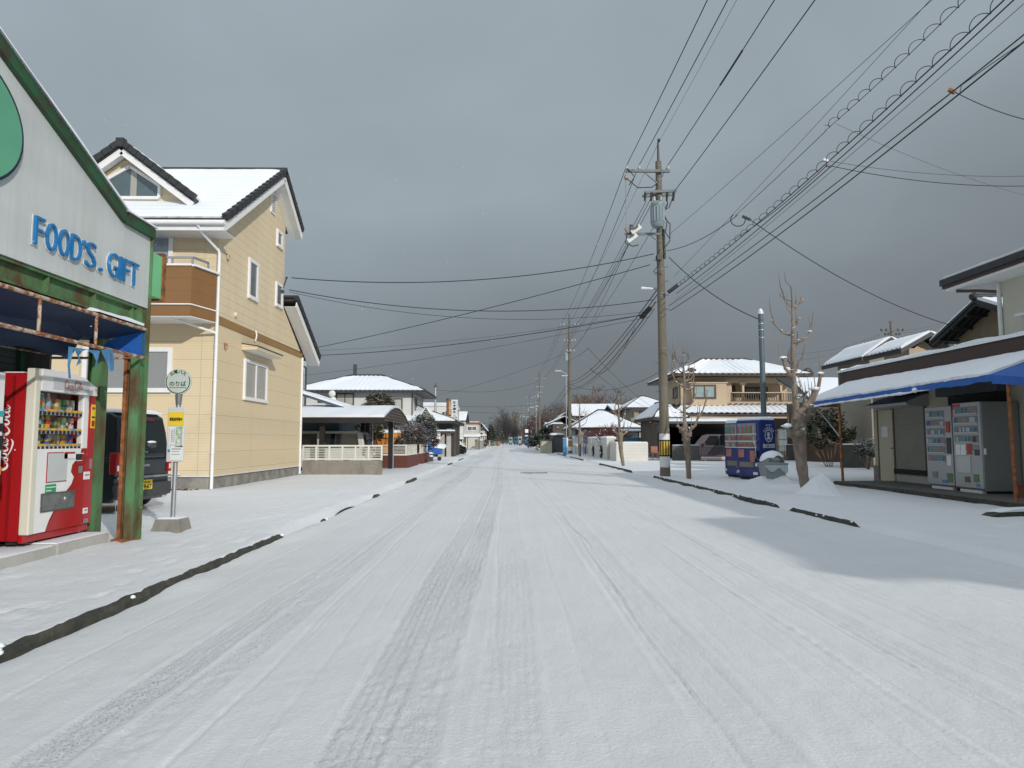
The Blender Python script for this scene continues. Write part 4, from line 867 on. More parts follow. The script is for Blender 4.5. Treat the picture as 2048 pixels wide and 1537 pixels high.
def gable(parent, x0, x1, y0, y1, ze, zr, axis='x', tile=TILE, th=.1, lam=.27, seed=0, thick=.14, amp=.022):
    """gabled roof: ridge along axis; snow on both slopes"""
    if axis == 'x':
        ym = (y0 + y1) / 2; A = [Vector((x0, y0, ze)), Vector((x1, y0, ze)), Vector((x1, ym, zr)), Vector((x0, ym, zr))]; B = [Vector((x1, y1, ze)), Vector((x0, y1, ze)), Vector((x0, ym, zr)), Vector((x1, ym, zr))]
    else:
        xm = (x0 + x1) / 2; A = [Vector((x0, y1, ze)), Vector((x0, y0, ze)), Vector((xm, y0, zr)), Vector((xm, y1, zr))]; B = [Vector((x1, y0, ze)), Vector((x1, y1, ze)), Vector((xm, y1, zr)), Vector((xm, y0, zr))]
    m = MB(); s = MB(); d = Vector((0, 0, -thick))
    for k, q in enumerate((A, B)):
        vs = q + [p + d for p in q]; m.add(vs, [(0, 1, 2, 3), (7, 6, 5, 4), (0, 4, 5, 1), (1, 5, 6, 2), (3, 7, 4, 0)], tile)
        ed = (q[1] - q[0]).normalized(); u = (q[3] - q[0]).normalized(); L_ = (q[1] - q[0]).length
        nu = min(240, max(12, int(L_ / (lam or .5)) * (5 if lam else 1)))
        s.slab(q[0] + ed * .09 + u * .08, q[1] - ed * .09 + u * .08, q[2] - ed * .05, q[3] + ed * .05, SNOW, th, nu, 7, lam or 0, amp if lam else 0, .02, .03, seed + k)
        if lam:
            n = int(L_ / lam)
            for i in range(n):
                p = q[0] + ed * (L_ * (i + .5) / n); m.tube([p, p + Vector((0, 0, .02))], lam * .36, tile, 6)
    m.build('roof', parent); s.build('roof_snow', parent)

# ================================================================ yellow house
YUP = M('yellow_siding', (.70, .585, .40), .6, .07, 1.2, groove=(.225, .009), vgroove=(3.03, .012), gdark=.66, second=(.60, .48, .31), sscale=1.4, samt=.25, sharp=.6, stretch=(1, 1, .3))
YLO = M('yellow_brick_siding', (.70, .575, .38), .7, .07, 1.2, .004, 90, groove=(.465, .010), vgroove=(3.03, .014), gdark=.68, fine=(.0665, .016, .22), second=(.60, .47, .30), sscale=1.2, samt=.25, sharp=.6, stretch=(1, 1, .3))
BROWNB = M('balcony_brown', (.235, .118, .042), .55, .08, 2, groove=(.30, .006), gdark=.75)
def build_yellow_house():
    t = thing('yellow_house', 'tall cream yellow house with a brown balcony and steep snowy roof beside the road', 'house', (-11, 21, 0)); X = -7.3; Yf = 17.65
    w = MB(); up = [(Yf, 4.4), (25.0, 4.4), (22.95, 5.60), (22.95, 8.35), (21.44, 9.34), (Yf, 6.86)]
    w.prism(up, 'x', X, -15.5, YUP); w.build('upper_wall', t)
    w = MB(); w.prism([(Yf, .34), (25.2, .34), (25.2, 4.18), (Yf, 4.18)], 'x', X - .004, -15.5, YLO); w.build('lower_wall', t)
    w = MB(); w.prism([(Yf - .012, 4.182), (25.22, 4.182), (25.22, 4.36), (Yf - .012, 4.398)], 'x', X + .015, -15.5, M('band_brown', (.30, .17, .06), .6, .08, 2)); w.build('band', t)
    w = MB(); w.box(-15.5, X - .03, Yf + .03, 25.17, -.1, .31, CONC); w.box(-15.5, X + .02, Yf - .02, 25.22, .312, .345, WHITED); w.build('foundation', t)
    # main roof: deck, barge boards, stepped verge tiles, snow
    xe, xw = -6.85, -15.5; rid = Vector((0, 21.44, 9.62)); fe = (16.93, 6.67); be = (23.42, 8.33)
    r = MB(); th = .10
    r.prism([(fe[0], fe[1]), (21.44, 9.62), (be[0], be[1]), (be[0], be[1] - th), (21.44, 9.62 - th), (fe[0], fe[1] - th)], 'x', xe - .02, xw, TILE)
    def verge(p, q, n, x):
        for i in range(n):
            a = (p[0] + (q[0] - p[0]) * i / n, p[1] + (q[1] - p[1]) * i / n); c = (p[0] + (q[0] - p[0]) * (i + 1.12) / n, p[1] + (q[1] - p[1]) * (i + 1.12) / n)
            r.bar((x, a[0], a[1] + .035), (x, c[0], c[1] - .0), .13, .17, TILE)
    verge(fe, (21.44, 9.62), 15, xe - .03); verge((be[0], be[1]), (21.44, 9.62), 7, xe - .03); r.tube([(xe + .03, 21.44, 9.68), (xw, 21.44, 9.68)], .09, TILE, 8)
    rf = r.build('roof', t)
    bb = MB()
    for p, q in ((fe, (21.44, 9.62)), (be, (21.44, 9.62))):
        bb.bar((xe - .035, p[0], p[1] - .22), (xe - .035, q[0], q[1] - .22), .03, .20, WHITE); bb.bar(((xe + X) / 2 - .015, p[0], p[1] - .285), ((xe + X) / 2 - .015, q[0], q[1] - .285), abs(xe - X) - .04, .012, WHITE)
    bb.box(xe - .05, X - 8, fe[0] + .02, Yf - .005, fe[1] - .30, fe[1] - .285, WHITE); bb.box(xe - .05, xe - 8.5, fe[0] - .0, fe[0] + .02, fe[1] - .30, fe[1] - .10, WHITE); bb.build('barge_board', t)
    s = MB(); s.slab((xe - .10, fe[0] + .05, fe[1] + .03), (xw, fe[0] + .05, fe[1] + .03), (xw, 21.47, 9.66), (xe - .14, 21.47, 9.66), SNOWT, .10, 90, 40, lump=.018, edge=.05, seed=11)
    s.slab((xw, be[0] - .03, be[1] + .02), (xe - .10, be[0] - .03, be[1] + .02), (xe - .10, 21.42, 9.66), (xw, 21.42, 9.66), SNOW, .10, 30, 8, lump=.02, seed=12); s.build('roof_snow', t)
    gt = MB(); gt.tube([(xe - .0, fe[0] - .06, fe[1] - .12), (xw, fe[0] - .06, fe[1] - .12)], .065, WHITE, 10); gt.build('gutter', t)
    dp = MB(); y0 = Yf - .05; xx = X + .04
    dp.tube([(-7.52, fe[0] - .04, fe[1] - .16), (-7.50, fe[0] + .05, fe[1] - .28), (xx - .02, y0 - .02, 6.05), (xx, y0, 5.95), (xx, y0, .02)], .042, WHITE, 10)
    for z in (5.4, 4.5, 3.6, 2.7, 1.8, .9): dp.tube([(xx, y0, z), (xx, y0, z + .04)], .052, WHITE, 10)
    dp.build('downpipe', t); dp = MB(); dp.tube([(X + .03, 25.16, 4.2), (X + .03, 25.16, .05)], .042, WHITE, 10); dp.build('downpipe', t)
    # lower rear roof running down behind
    r = MB(); T2 = (22.96, 5.92); E2 = (25.97, 4.28); r.prism([T2, E2, (E2[0], E2[1] - .1), (T2[0], T2[1] - .1)], 'x', xe, -15.5, TILE)
    verge(E2, T2, 10, xe - .03); r.bar((xe + .02, T2[0], T2[1] + .05), (-8.0, T2[0], T2[1] + .05), .12, .08, TILE); r.build('roof', t)
    bb = MB(); bb.bar((xe - .035, E2[0], E2[1] - .22), (xe - .035, T2[0], T2[1] - .22), .03, .20, WHITE); bb.bar(((xe + X) / 2, E2[0], E2[1] - .28), ((xe + X) / 2, T2[0], T2[1] - .28), abs(xe - X) - .04, .012, WHITE); bb.build('barge_board', t)
    s = MB(); s.slab((-15.5, E2[0] - .05, E2[1] + .03), (xe - .08, E2[0] - .05, E2[1] + .03), (xe - .08, T2[0] + .1, T2[1]), (-15.5, T2[0] + .1, T2[1]), SNOW, .08, 30, 8, lump=.02, seed=13); s.build('roof_snow', t)
    # dormer
    d = MB(); cx, za, ze_, hw = -9.88, 8.86, 7.42, 1.92; yf = 17.98
    d.prism([(cx - hw + .25, 7.38), (cx + hw - .25, 7.38), (cx, 8.66)], 'y', yf, 20.2, YUP); dw = d.build('dormer_wall', t)
    d = MB()
    for sg in (-1, 1):
        n = 9
        d.prism([(cx, za), (cx + sg * hw, ze_), (cx + sg * hw, ze_ - .09), (cx, za - .09)], 'y', yf - .38, 20.6, TILE)
        for i in range(n):
            a, c = i / n, (i + 1.1) / n; d.bar((cx + sg * hw * a, yf - .37, za - (za - ze_) * a + .03), (cx + sg * hw * c, yf - .37, za - (za - ze_) * c + .055), .15, .15, TILE)
    d.box(cx - .10, cx + .10, yf - .46, yf - .28, za - .10, za + .12, TILE); d.build('dormer_roof', t)
    d = MB()
    for sg in (-1, 1): d.bar((cx, yf - .34, za - .20), (cx + sg * (hw - .05), yf - .34, ze_ - .17), .03, .16, WHITE); d.bar((cx, yf - .16, za - .17), (cx + sg * (hw - .05), yf - .16, ze_ - .14), .33, .012, WHITE)
    d.build('barge_board', t)
    d = MB(); d.slab((cx + hw - .02, 20.4, ze_ + .04), (cx + hw - .02, yf - .26, ze_ + .04), (cx, yf - .26, za + .04), (cx, 20.4, za + .04), SNOW, .10, 24, 12, lump=.02, seed=5); d.slab((cx - hw + .02, yf - .26, ze_ + .04), (cx - hw + .02, 20.4, ze_ + .04), (cx, 20.4, za + .04), (cx, yf - .26, za + .04), SNOW, .10, 24, 12, lump=.02, seed=6); d.build('roof_snow', t)
    d = MB(); pts = [(-10.78, 7.54), (-9.02, 7.54), (-9.02, 7.86), (-9.82, 8.38), (-10.78, 7.80)]
    for i in range(5):
        a, c = pts[i], pts[(i + 1) % 5]; d.bar((a[0], yf - .03, a[1]), (c[0], yf - .03, c[1]), .07, .075, WHITE)
    q = d.build('window', t); d = MB(); d.prism(pts, 'y', yf - .02, yf - .005, M('pane_teal', (.075, .115, .125), .06, .2, 1.5, spec=.8)); d.build('pane', q); d = MB(); d.box(-9.78, -9.62, yf - .035, yf - .022, 7.57, 8.25, M('curtain_pale', (.34, .34, .30), .6)); d.build('curtain', q)
    d = MB(); d.box(cx - hw + .1, cx + hw - .1, yf - .1, yf + .02, 7.30, 7.375, TILE); d.build('flashing', t)
    # windows on the road wall
    win(t, 'E', X, 19.71, 20.46, 5.27, 6.44, WHITE, GLASSG, 0, .10); win(t, 'E', X, 22.05, 22.60, 7.44, 8.0, WHITE, GLASSG, 0, .09); win(t, 'E', X, 22.09, 22.76, 5.5, 6.3, WHITE, GLASSG, 0, .09)
    win(t, 'E', X, 19.61, 21.50, 2.36, 3.52, WHITE, GLASSC, 1, .09)
    win(t, 'S', Yf, -10.6, -8.36, 2.42, 3.56, WHITE, GLASSB, 0, .11); win(t, 'S', Yf, -10.4, -8.45, 4.5, 6.5, WHITE, pane_mat('pane_sky', (.22, .28, .33)), 1, .11)
    h = MB(); h.prism([(X, 3.74), (X + .42, 3.74), (X + .45, 3.83), (X + .02, 3.90), (X, 3.90)], 'y', 19.42, 21.62, YUP); h.prism([(X, 3.903), (X + .02, 3.903), (X + .47, 3.835), (X + .47, 3.855), (X, 3.93)], 'y', 19.40, 21.64, DGREY); h.box(X + .02, X + .40, 19.46, 21.58, 3.725, 3.738, WHITE); h.build('window_hood', t)
    v = MB(); v.box(X, X + .05, 21.40, 21.80, 8.34, 9.0, WHITE)
    for i in range(7): v.box(X + .051, X + .055, 21.45, 21.75, 8.40 + i * .08, 8.43 + i * .08, WIREG)
    v.build('vent', t)
    for (y, z) in ((18.15, 5.95), (18.2, 3.6)): m = MB(); m.bbox(X, X + .07, y, y + .06, z, z + .16, RUST, .01); m.build('bracket', t)
    m = MB(); m.lathe([(.07, 0), (.07, .05), (.04, .07)], (X, 18.85, 4.62), YUP, 12, 'x'); m.build('vent_cap', t)
    m = MB(); m.tube([(X + .03, 20.38, 4.42), (X + .06, 20.38, 4.30), (X + .05, 20.38, 4.2), (X + .02, 20.38, 4.12)], .025, WHITE, 8); m.build('bracket', t)
    # balcony
    bz0, bz1 = 4.19, 5.40; P = [(-11.2, 17.64), (-11.2, 16.62), (-7.50, 16.62), (-7.27, 17.52), (-7.27, 17.64)]; P2 = [(-11.1, 17.64), (-11.1, 16.72), (-7.58, 16.72), (-7.37, 17.55), (-7.37, 17.64)]
    b = MB()
    for i in range(3):
        a, c, a2, c2 = P[i], P[i + 1], P2[i], P2[i + 1]; b.prism([a, c, c2, a2], 'z', bz0, bz1, BROWNB)
    for i in range(3):
        a, c = P[i], P[i + 1]; b.bar((a[0], a[1] - .01, bz0 + .28), (c[0], c[1] - .01, bz0 + .28), .045, .03, WHITE)
    bal = b.build('balcony', t)
    b = MB(); b.prism([(p[0] * .999, p[1] + .01) for p in P], 'z', bz0 - .02, bz0 - .004, WHITE); b.build('soffit', bal)
    b = MB()
    for i in range(3):
        a, c = P[i], P[i + 1]; b.bar((a[0], a[1] + .04, bz1 + .03), (c[0], c[1] + .04, bz1 + .03), .15, .05, WHITE); 
        if i < 2: b.bar((a[0], a[1] + .05, bz1 + .22), (c[0] * 1.0, c[1] + .05, bz1 + .22), .05, .045, STEEL)
    b.bar((-7.50, 16.66, bz1 + .22), (-7.36, 17.2, bz1 + .22), .05, .045, STEEL)
    for x, y in ((-10.4, 16.67), (-9.6, 16.67), (-8.8, 16.67), (-8.0, 16.67), (-7.52, 16.67), (-7.36, 17.2)): b.bar((x, y, bz1 + .05), (x, y, bz1 + .22), .04, .04, STEEL)
    b.build('railing', bal)
    b = MB(); b.tube([(-8.0, 16.9, 4.17), (-7.75, 17.2, 4.08), (X + .03, Yf - .06, 3.92)], .032, WHITE, 8); b.build('downpipe', bal)
    s = MB(); s.add([(p[0], p[1] - .005, bz0 - .0) for p in P], [(0, 1, 2, 3, 4)], WHITE)
    m = MB(); m.box(-8.25, -8.15, Yf - .05, Yf - .012, .0, .34, WHITED); m.box(-8.45, -8.05, Yf - .06, Yf - .012, .36, .42, WHITED); m.build('drain_pipe', t)
build_yellow_house()
b = MB(); n = 26
for k in range(60): b.blob((rnd.uniform(-8.9, -7.5), rnd.uniform(17.25, 17.6), .0), rnd.uniform(.02, .06), SOIL, 1, .3, k, (1.4, 1, .6))
tag(b.build('soil_patch', loc=(-8.2, 17.4, 0)), kind='stuff', label='bare brown soil along the foot of the yellow house', cat='soil')

# ================================================================ pale blue house behind, white hipped house, carports
def build_blue_house():
    t = thing('blue_house', 'pale blue house half hidden behind the yellow house, with a snowy lean-to', 'house', (-11, 32, 0)); WB = M('wall_pale_blue', (.52, .62, .64), .7, .06, 1.5, groove=(.3, .008), gdark=.8)
    w = MB(); w.box(-18, -11.6, 33, 41, 0, 6.1, WB); w.build('wall', t); hip(t, -18.2, -11.5, 32.8, 41.2, 6.1, 7.0, 3, 'y', TILE, .08, 0)
    m = MB(); p = at(612, 735, 40); m.tube([(p.x, p.y, p.z), (p.x, p.y, 2.6)], .06, DGREY, 8); m.tube([(p.x, p.y, p.z), (p.x - .5, p.y, p.z + .15)], .05, DGREY, 8); m.build('downpipe', t)
    r = MB(); r.prism([(-9, 3.36), (-6.6, 2.60), (-6.6, 2.52), (-9, 3.28)], 'y', 28.8, 33, M('leanto_roof', (.06, .10, .14), .5)); r.build('lean_to_roof', t)
    s = MB(); s.slab((-6.62, 33, 2.62), (-6.62, 28.82, 2.62), (-9, 28.82, 3.38), (-9, 33, 3.38), SNOW, .10, 20, 14, lump=.02, seed=3); s.build('roof_snow', t)
    w = MB(); w.box(-8.47, -6.9, 29.4, 32.5, 0, 2.5, M('leanto_wall', (.10, .15, .20), .7)); w.build('lean_to_wall', t)
build_blue_house()
def build_white_house():
    t = thing('white_house', 'white two storey house under a broad hipped snow roof, behind the left carport', 'house', (-11, 58, 0)); Y = 55; k = 55 / 45
    WW = M('wall_offwhite', (.55, .55, .52), .75, .08, 1.5)
    def zx(px, py): p = at(px, py, Y); return p.x, p.z
    xl, _ = zx(590, 783); xr, ze = zx(826, 783)
    w = MB(); w.box(xl + .3, xr, Y, Y + 7, 0, ze - .05, WW); w.box(xl + .3, xr + .02, Y - .01, Y + 7, ze - .5, ze - .10, M('wall_grey_band', (.36, .37, .37), .75)); w.build('wall', t)
    hip(t, xl - .5, at(850, 781, Y - .7).x, Y - .7, Y + 8.2, ze + .02, at(693, 753, Y + 3.7).z, 4.1, 'x', TILE, .10, .36, seed=1, gut=DGREY, res=4)
    for a, c, e, f, pm, fm in ((672, 708, 787, 812, GLASSC, BROWN), (636, 654, 796, 806, GLASSD, BROWN), (768, 805, 797, 825, M('pane_shutter', (.42, .41, .38), .4), BROWN)):
        x0, z1 = zx(a, e); x1, z0 = zx(c, f); win(t, 'S', Y, x0, x1, z0, z1, fm, pm, 1, .09)
    yw = Y + 1.2; win(t, 'E', xr + .0, yw, yw + 1.2, 3.7, 4.7, BROWN, GLASSD, 0, .08)
    for px, py in ((664, 788), (666, 801)):
        p = at(px, py, Y - 1.0); m = MB(); m.lathe([(.02, .0), (.22, .05), (.27, .12), (.27, .14), (.2, .07), (.01, .03)], (p.x, p.y - .1, p.z), WHITED, 16, 'y'); m.tube([(p.x, p.y + .1, p.z), (p.x, Y, p.z - .2)], .025, STEEL, 6); m.build('satellite_dish', t)
    m = MB(); p = at(709, 757, Y + 9); m.box(p.x - .14, p.x + .14, p.y, p.y + .3, 5, at(709, 729, Y + 9).z, DGREY); m.build('chimney', t)
    m = MB(); m.tube([(xr - .05, Y - .03, ze - .1), (xr - .05, Y - .03, 0)], .045, DGREY, 6); m.build('downpipe', t)
    m = MB(); m.box(xr, xr + .8, Y + 3.5, Y + 5.5, 3.35, 3.55, DGREY); m.build('ledge', t)
build_white_house()

def build_carport_left():
    t = thing('carport', 'dark carport with a curved snow covered roof beside the yellow house', 'carport', (-6, 29.5, 0))
    DK = M('carport_bronze', (.018, .015, .014), .45, .15, 3); x0, x1 = -10, -4.6
    # curved section across y: low front edge, peak, rear edge
    prof = [(27.0, 2.10), (27.6, 2.24), (28.6, 2.46), (29.6, 2.60), (30.4, 2.63), (31.4, 2.56), (32.6, 2.36), (33.8, 2.05)]
    r = MB(); r.prism(prof + [(y, z - .05) for y, z in prof[::-1]], 'x', x0, x1 + .03, DK); 
    r.prism([(26.96, 2.12), (26.96, 1.90), (27.06, 1.90), (27.06, 2.12)], 'x', x0, x1, DK)
    for i in range(5): z = 2.02 + i * .12; yy0 = np.interp(z, [q[1] for q in prof[:5]], [q[0] for q in prof[:5]]); yy1 = np.interp(z, [q[1] for q in prof[:3:-1]], [q[0] for q in prof[:3:-1]]); r.box(x1 - .03, x1 + .02, yy0, yy1, z - .015, z + .012, M('carport_slat', (.16, .12, .085), .6))
    r.add([(x1 + .0, y, z - .03) for y, z in prof], [tuple(range(len(prof)))], M('carport_end', (.035, .03, .026), .6)); r.build('roof', t)
    s = MB()
    for i in range(len(prof) - 1):
        a, c = prof[i], prof[i + 1]; vs = []
    P = [(y, z + .005) for y, z in prof]; nx = 50; vs = []
    for i in range(nx + 1):
        x = x0 + (x1 - .02 - x0) * i / nx
        for j, (y, z) in enumerate(P): vs.append((x, y + (.02 * noise.noise(Vector((x * 2, 0, 1))) if j == 0 else 0), z + .10 + .025 * noise.noise(Vector((x * .7, y, 4)))))
    k = len(P); s.add(vs, [(i * k + j, (i + 1) * k + j, (i + 1) * k + j + 1, i * k + j + 1) for i in range(nx) for j in range(k - 1)], SNOW, True)
    s.add([vs[nx * k + j] for j in range(k)] + [(x1 - .02, y, z) for y, z in P], [(j, j + 1, j + 1 + k, j + k) for j in range(k - 1)], SNOW); s.add([vs[i * k] for i in range(nx + 1)] + [(x0 + (x1 - .02 - x0) * i / nx, P[0][0], P[0][1]) for i in range(nx + 1)], [(i, i + 1, i + 2 + nx, i + 1 + nx) for i in range(nx)], SNOW); s.build('roof_snow', t)
    for x, y in ((-7.05, 27.3), (-5.85, 30.2), (-6.7, 33.4), (-5.0, 31.0)):
        m = MB(); m.box(x - .09, x + .09, y - .09, y + .09, -.05, np.interp(y, [q[0] for q in prof], [q[1] for q in prof]) - .03, DK); m.build('post', t)
    m = MB(); m.tube([(-5.63, 30.1, 2.3), (-5.63, 30.1, .0)], .03, STEEL, 8); m.tube([(-4.88, 31.0, 2.3), (-4.88, 31.0, .0)], .025, STEEL, 8); m.build('downpipe', t)
build_carport_left()
VANP = M('van_beige', (.50, .50, .47), .3, .08, 2, coat=.3)
car('parked_van', 'pale beige van parked under the dark carport behind the white fence', (-5.55, 28.1, .0), R(0), 4.4, 1.68, 1.62, VANP, 'van')
def build_fence(name, label, pts, z0, z1, posts, slats, mat, vert=False, cap=True):
    t = thing(name, label, 'fence', (pts[0][0], pts[0][1], z0))
    for (a, c) in zip(pts[:-1], pts[1:]):
        a, c = Vector((a[0], a[1], 0)), Vector((c[0], c[1], 0)); m = MB()
        for i in range(slats):
            z = z0 + .06 + (z1 - z0 - .10) * i / (slats - 1); m.bar(a + Vector((0, 0, z)), c + Vector((0, 0, z)), .03, .020, mat)
        if vert:
            n = int((c - a).length / .22)
            for i in range(1, n): p = a.lerp(c, i / n); m.bar(p + Vector((0, 0, z0 + .06)), p + Vector((0, 0, z1 - .05)), .022, .022, mat)
        m.bar(a + Vector((0, 0, z1 - .01)), c + Vector((0, 0, z1 - .01)), .06, .05, mat); m.bar(a + Vector((0, 0, z0 + .03)), c + Vector((0, 0, z0 + .03)), .05, .04, mat); m.build('slat_panel', t)
        n = max(1, round((c - a).length / posts))
        for i in range(n + 1): p = a.lerp(c, i / n); q = MB(); q.box(p.x - .028, p.x + .028, p.y - .028, p.y + .028, z0 - .02, z1 + .015, mat); q.build('post', t)
    return t
IVORY = M('fence_ivory', (.66, .65, .58), .45, .06, 3)
def wall_block(name, label, x0, x1, y0, y1, z1, mat, snow=.0, cat='wall'):
    m = MB(); m.box(x0, x1, y0, y1, -.1, z1, mat); o = m.build(name, loc=((x0 + x1) / 2, (y0 + y1) / 2, 0)); tag(o, label, cat)
    if snow: s = MB(); s.slab((x0 + .01, y0 + .01, z1), (x1 - .01, y0 + .01, z1), (x1 - .01, y1 - .01, z1), (x0 + .01, y1 - .01, z1), SNOW, snow, 24, 4, lump=snow * .3); s.build('snow', o)
    return o
BLOCKW = M('block_wall', (.29, .265, .225), .9, .28, 2, .006, 40, groove=(.36, .012), vgroove=(.62, .014), gdark=.75, second=(.15, .13, .105), sscale=2.2, samt=.40, sharp=.4, stretch=(1, 1, .5))
wall_block('block_wall', 'beige concrete block wall under the ivory fence of the carport', -7.25, -4.4, 25.4, 25.55, .51, BLOCKW)
build_fence('slat_fence', 'ivory slatted fence on the beige block wall in front of the van', [(-7.25, 25.48), (-4.42, 25.48)], .52, 1.05, .47, 8, IVORY)
BRICK = M('brick_dark_red', (.115, .036, .028), .85, .25, 5, .004, 60, groove=(.075, .012), vgroove=(.24, .012), gdark=1.8)
wall_block('brick_wall', 'dark red brick wall with a cut corner under the ivory lattice fence', -7.5, -4.36, 32.0, 32.2, .56, BRICK, .02)
wall_block('brick_wall', 'dark red brick wall running along the pavement from the corner', -4.58, -4.36, 32.2, 36.0, .56, BRICK, .02)
wall_block('brick_wall', 'short dark red brick wall beyond the gateway with the potted cone', -4.58, -4.36, 37.4, 41.2, .56, BRICK, .02)
build_fence('lattice_fence', 'ivory slatted fence on the dark red brick wall facing the carport', [(-7.2, 32.1), (-4.47, 32.1)], .56, 1.03, .62, 7, IVORY)
build_fence('lattice_fence', 'ivory grid fence on the brick wall beside the pavement', [(-4.47, 32.25), (-4.47, 35.9)], .56, 1.03, .9, 5, IVORY, True)
build_fence('lattice_fence', 'short ivory grid fence beyond the gap in the brick wall', [(-4.47, 37.5), (-4.47, 41.0)], .56, 1.03, .9, 5, IVORY, True)
m = MB(); p = g(839, 926); m.lathe([(.16, 0), (.16, .1), (.05, .5), (.01, .55)], (p.x, p.y, 0), WHITED, 10); tag(m.build('snow_cone', loc=p), 'small white snowy heap standing in the gap between brick walls', 'snow heap')
# orange hopper behind the fence
def build_hopper():
    t = thing('hopper', 'orange tapered hopper with a ribbed side behind the lattice fence', 'hopper', (-6.3, 36.5, 0)); OR = M('hopper_orange', (.62, .24, .02), .5, .2, 3, second=(.28, .09, .02), sscale=5, samt=.3)
    x0, z1 = at(746, 862, 36.5).x, at(746, 866, 36.5).z; x1 = at(792, 862, 36.5).x; c = (x0 + x1) / 2; hw = (x1 - x0) / 2 + .1
    m = MB(); prof = [(hw, z1), (hw, z1 - .25), (hw * .95, z1 - .3), (hw * .55, z1 - .72), (hw * .50, z1 - .80), (hw * .50, z1 - 1.05)]
    for (a, za), (b_, zb) in zip(prof[:-1], prof[1:]): m.add([(c - a, 36.5 - .5 * a, za), (c + a, 36.5 - .5 * a, za), (c + b_, 36.5 - .5 * b_, zb), (c - b_, 36.5 - .5 * b_, zb), (c + a, 37.6, za), (c + b_, 37.6, zb)], [(0, 3, 2, 1), (1, 2, 5, 4)], OR)
    m.build('tub', t)
    m = MB()
    for u in (-.6, -.2, .2, .6): m.bar((c + hw * u, 36.5 - .5 * hw - .03, z1), (c + hw * u, 36.5 - .5 * hw - .03, z1 - .28), .04, .03, RUSTO); m.bar((c + hw * u, 36.5 - .5 * hw - .01, z1 - .28), (c + hw * u * .6, 36.5 - .3 * hw, z1 - .70), .04, .03, RUSTO)
    m.bar((c - hw, 36.5 - .5 * hw - .03, z1 - .27), (c + hw, 36.5 - .5 * hw - .03, z1 - .27), .03, .04, RUSTO); m.build('rib', t)
    m = MB(); m.box(c - hw * .5, c + hw * .5, 36.4, 37.3, 0, z1 - 1.05, DGREY); m.build('stand', t)
    s = MB(); s.slab((c - hw, 36.5 - .5 * hw, z1), (c + hw, 36.5 - .5 * hw, z1), (c + hw, 37.6, z1), (c - hw, 37.6, z1), SNOW, .10, 20, 8, lump=.05); s.build('snow', t)
build_hopper()

# ---------------------------------------------------------------- shrubs and trees
def leafmat(n, c, c2): return M(n, c, .8, .5, 6, second=c2, sscale=14, samt=.45, sharp=.2)
LEAFG = leafmat('leaf_green', (.055, .085, .025), (.11, .12, .035)); LEAFD = leafmat('leaf_dark', (.022, .040, .020), (.05, .06, .025)); LEAFB = leafmat('leaf_brown', (.16, .075, .045), (.09, .05, .035)); LEAFO = leafmat('leaf_olive', (.13, .125, .06), (.06, .06, .03))
def shrub(name, label, c, rx, ry, rz, n, leaf, snow_share, seed, size=.05, cat='shrub', stem=True, group=None, twigs=0):
    r = random.Random(seed); t = thing(name, label, cat, (c[0], c[1], 0), None, group); L_ = MB(); S_ = MB(); T_ = MB()
    clumps = [(r.gauss(0, .5), r.gauss(0, .5), r.uniform(-.6, .75), r.uniform(.22, .5)) for _ in range(26)]
    def leaf_quad(mb, p, s, mat, flat=False):
        a = r.uniform(0, 6.28); e1 = Vector((math.cos(a), math.sin(a), r.uniform(-.5, .5) * (0.3 if flat else 1))).normalized(); e2 = e1.cross(Vector((r.uniform(-.3, .3), r.uniform(-.3, .3), 1))).normalized()
        if not flat: e2 = (e2 + Vector((0, 0, r.uniform(-.8, .8)))).normalized()
        mb.add([p - e1 * s, p + e2 * s * .5, p + e1 * s, p - e2 * s * .5], [(0, 1, 2, 3)], mat)
    for i in range(n):
        q = clumps[r.randrange(len(clumps))]; d = Vector((r.gauss(0, 1), r.gauss(0, 1), r.gauss(0, 1))).normalized() * q[3] * r.uniform(.6, 1)
        u = Vector((q[0] + d.x, q[1] + d.y, q[2] + d.z))
        if u.length > 1.05: u = u.normalized() * r.uniform(.85, 1.05)
        p = Vector((c[0] + u.x * rx, c[1] + u.y * ry, c[2] + u.z * rz))
        if p.z < .03: continue
        if r.random() < snow_share * min(1, .35 + max(0, u.z + .7)): leaf_quad(S_, p + Vector((0, 0, .01)), size * r.uniform(.6, 1.1), SNOW, True)
        else: leaf_quad(L_, p, size * r.uniform(.7, 1.3), leaf)
    base = Vector((c[0], c[1], 0))
    for k in range(7 + twigs):
        d = Vector((r.gauss(0, .5) * rx, r.gauss(0, .5) * ry, c[2] + r.uniform(-.2, .8) * rz)); T_.tube([base + Vector((d.x * .12, d.y * .12, 0)), base + Vector((d.x * .6, d.y * .6, d.z * .55)), base + d], [.022 if k < 7 else .012, .014, .005], TWIG, 5)
    if L_.v: L_.build('foliage', t)
    T_.build('stem', t)
    if S_.v: S_.build('snow', t)
    return t
def pt(px, py, Y): p = at(px, py, Y); return (p.x, p.y, p.z)
c = pt(822, 873, 38.5); shrub('snowy_shrub', 'round reddish shrub with every twig covered in snow, behind the lattice fence', c, 1.55, 1.2, .95, 11000, LEAFB, .68, 1, .06)
c = pt(845, 868, 39.5); shrub('evergreen_shrub', 'green and yellow shrub dusted with snow beside the reddish one', c, .95, 1.0, 1.2, 9000, LEAFG, .46, 2, .065)
c = pt(786, 882, 36.8); shrub('snowy_shrub', 'low grey green shrub with snow in front of the orange hopper', c, .55, .5, .4, 2200, LEAFD, .5, 3, .07)
c = pt(757, 806, 46); shrub('garden_tree', 'olive leaved tree rising above the carport roof in front of the white house', (c[0], c[1], 3.2), 1.25, 1.0, 1.15, 5200, LEAFO, .30, 4, .11, 'tree')
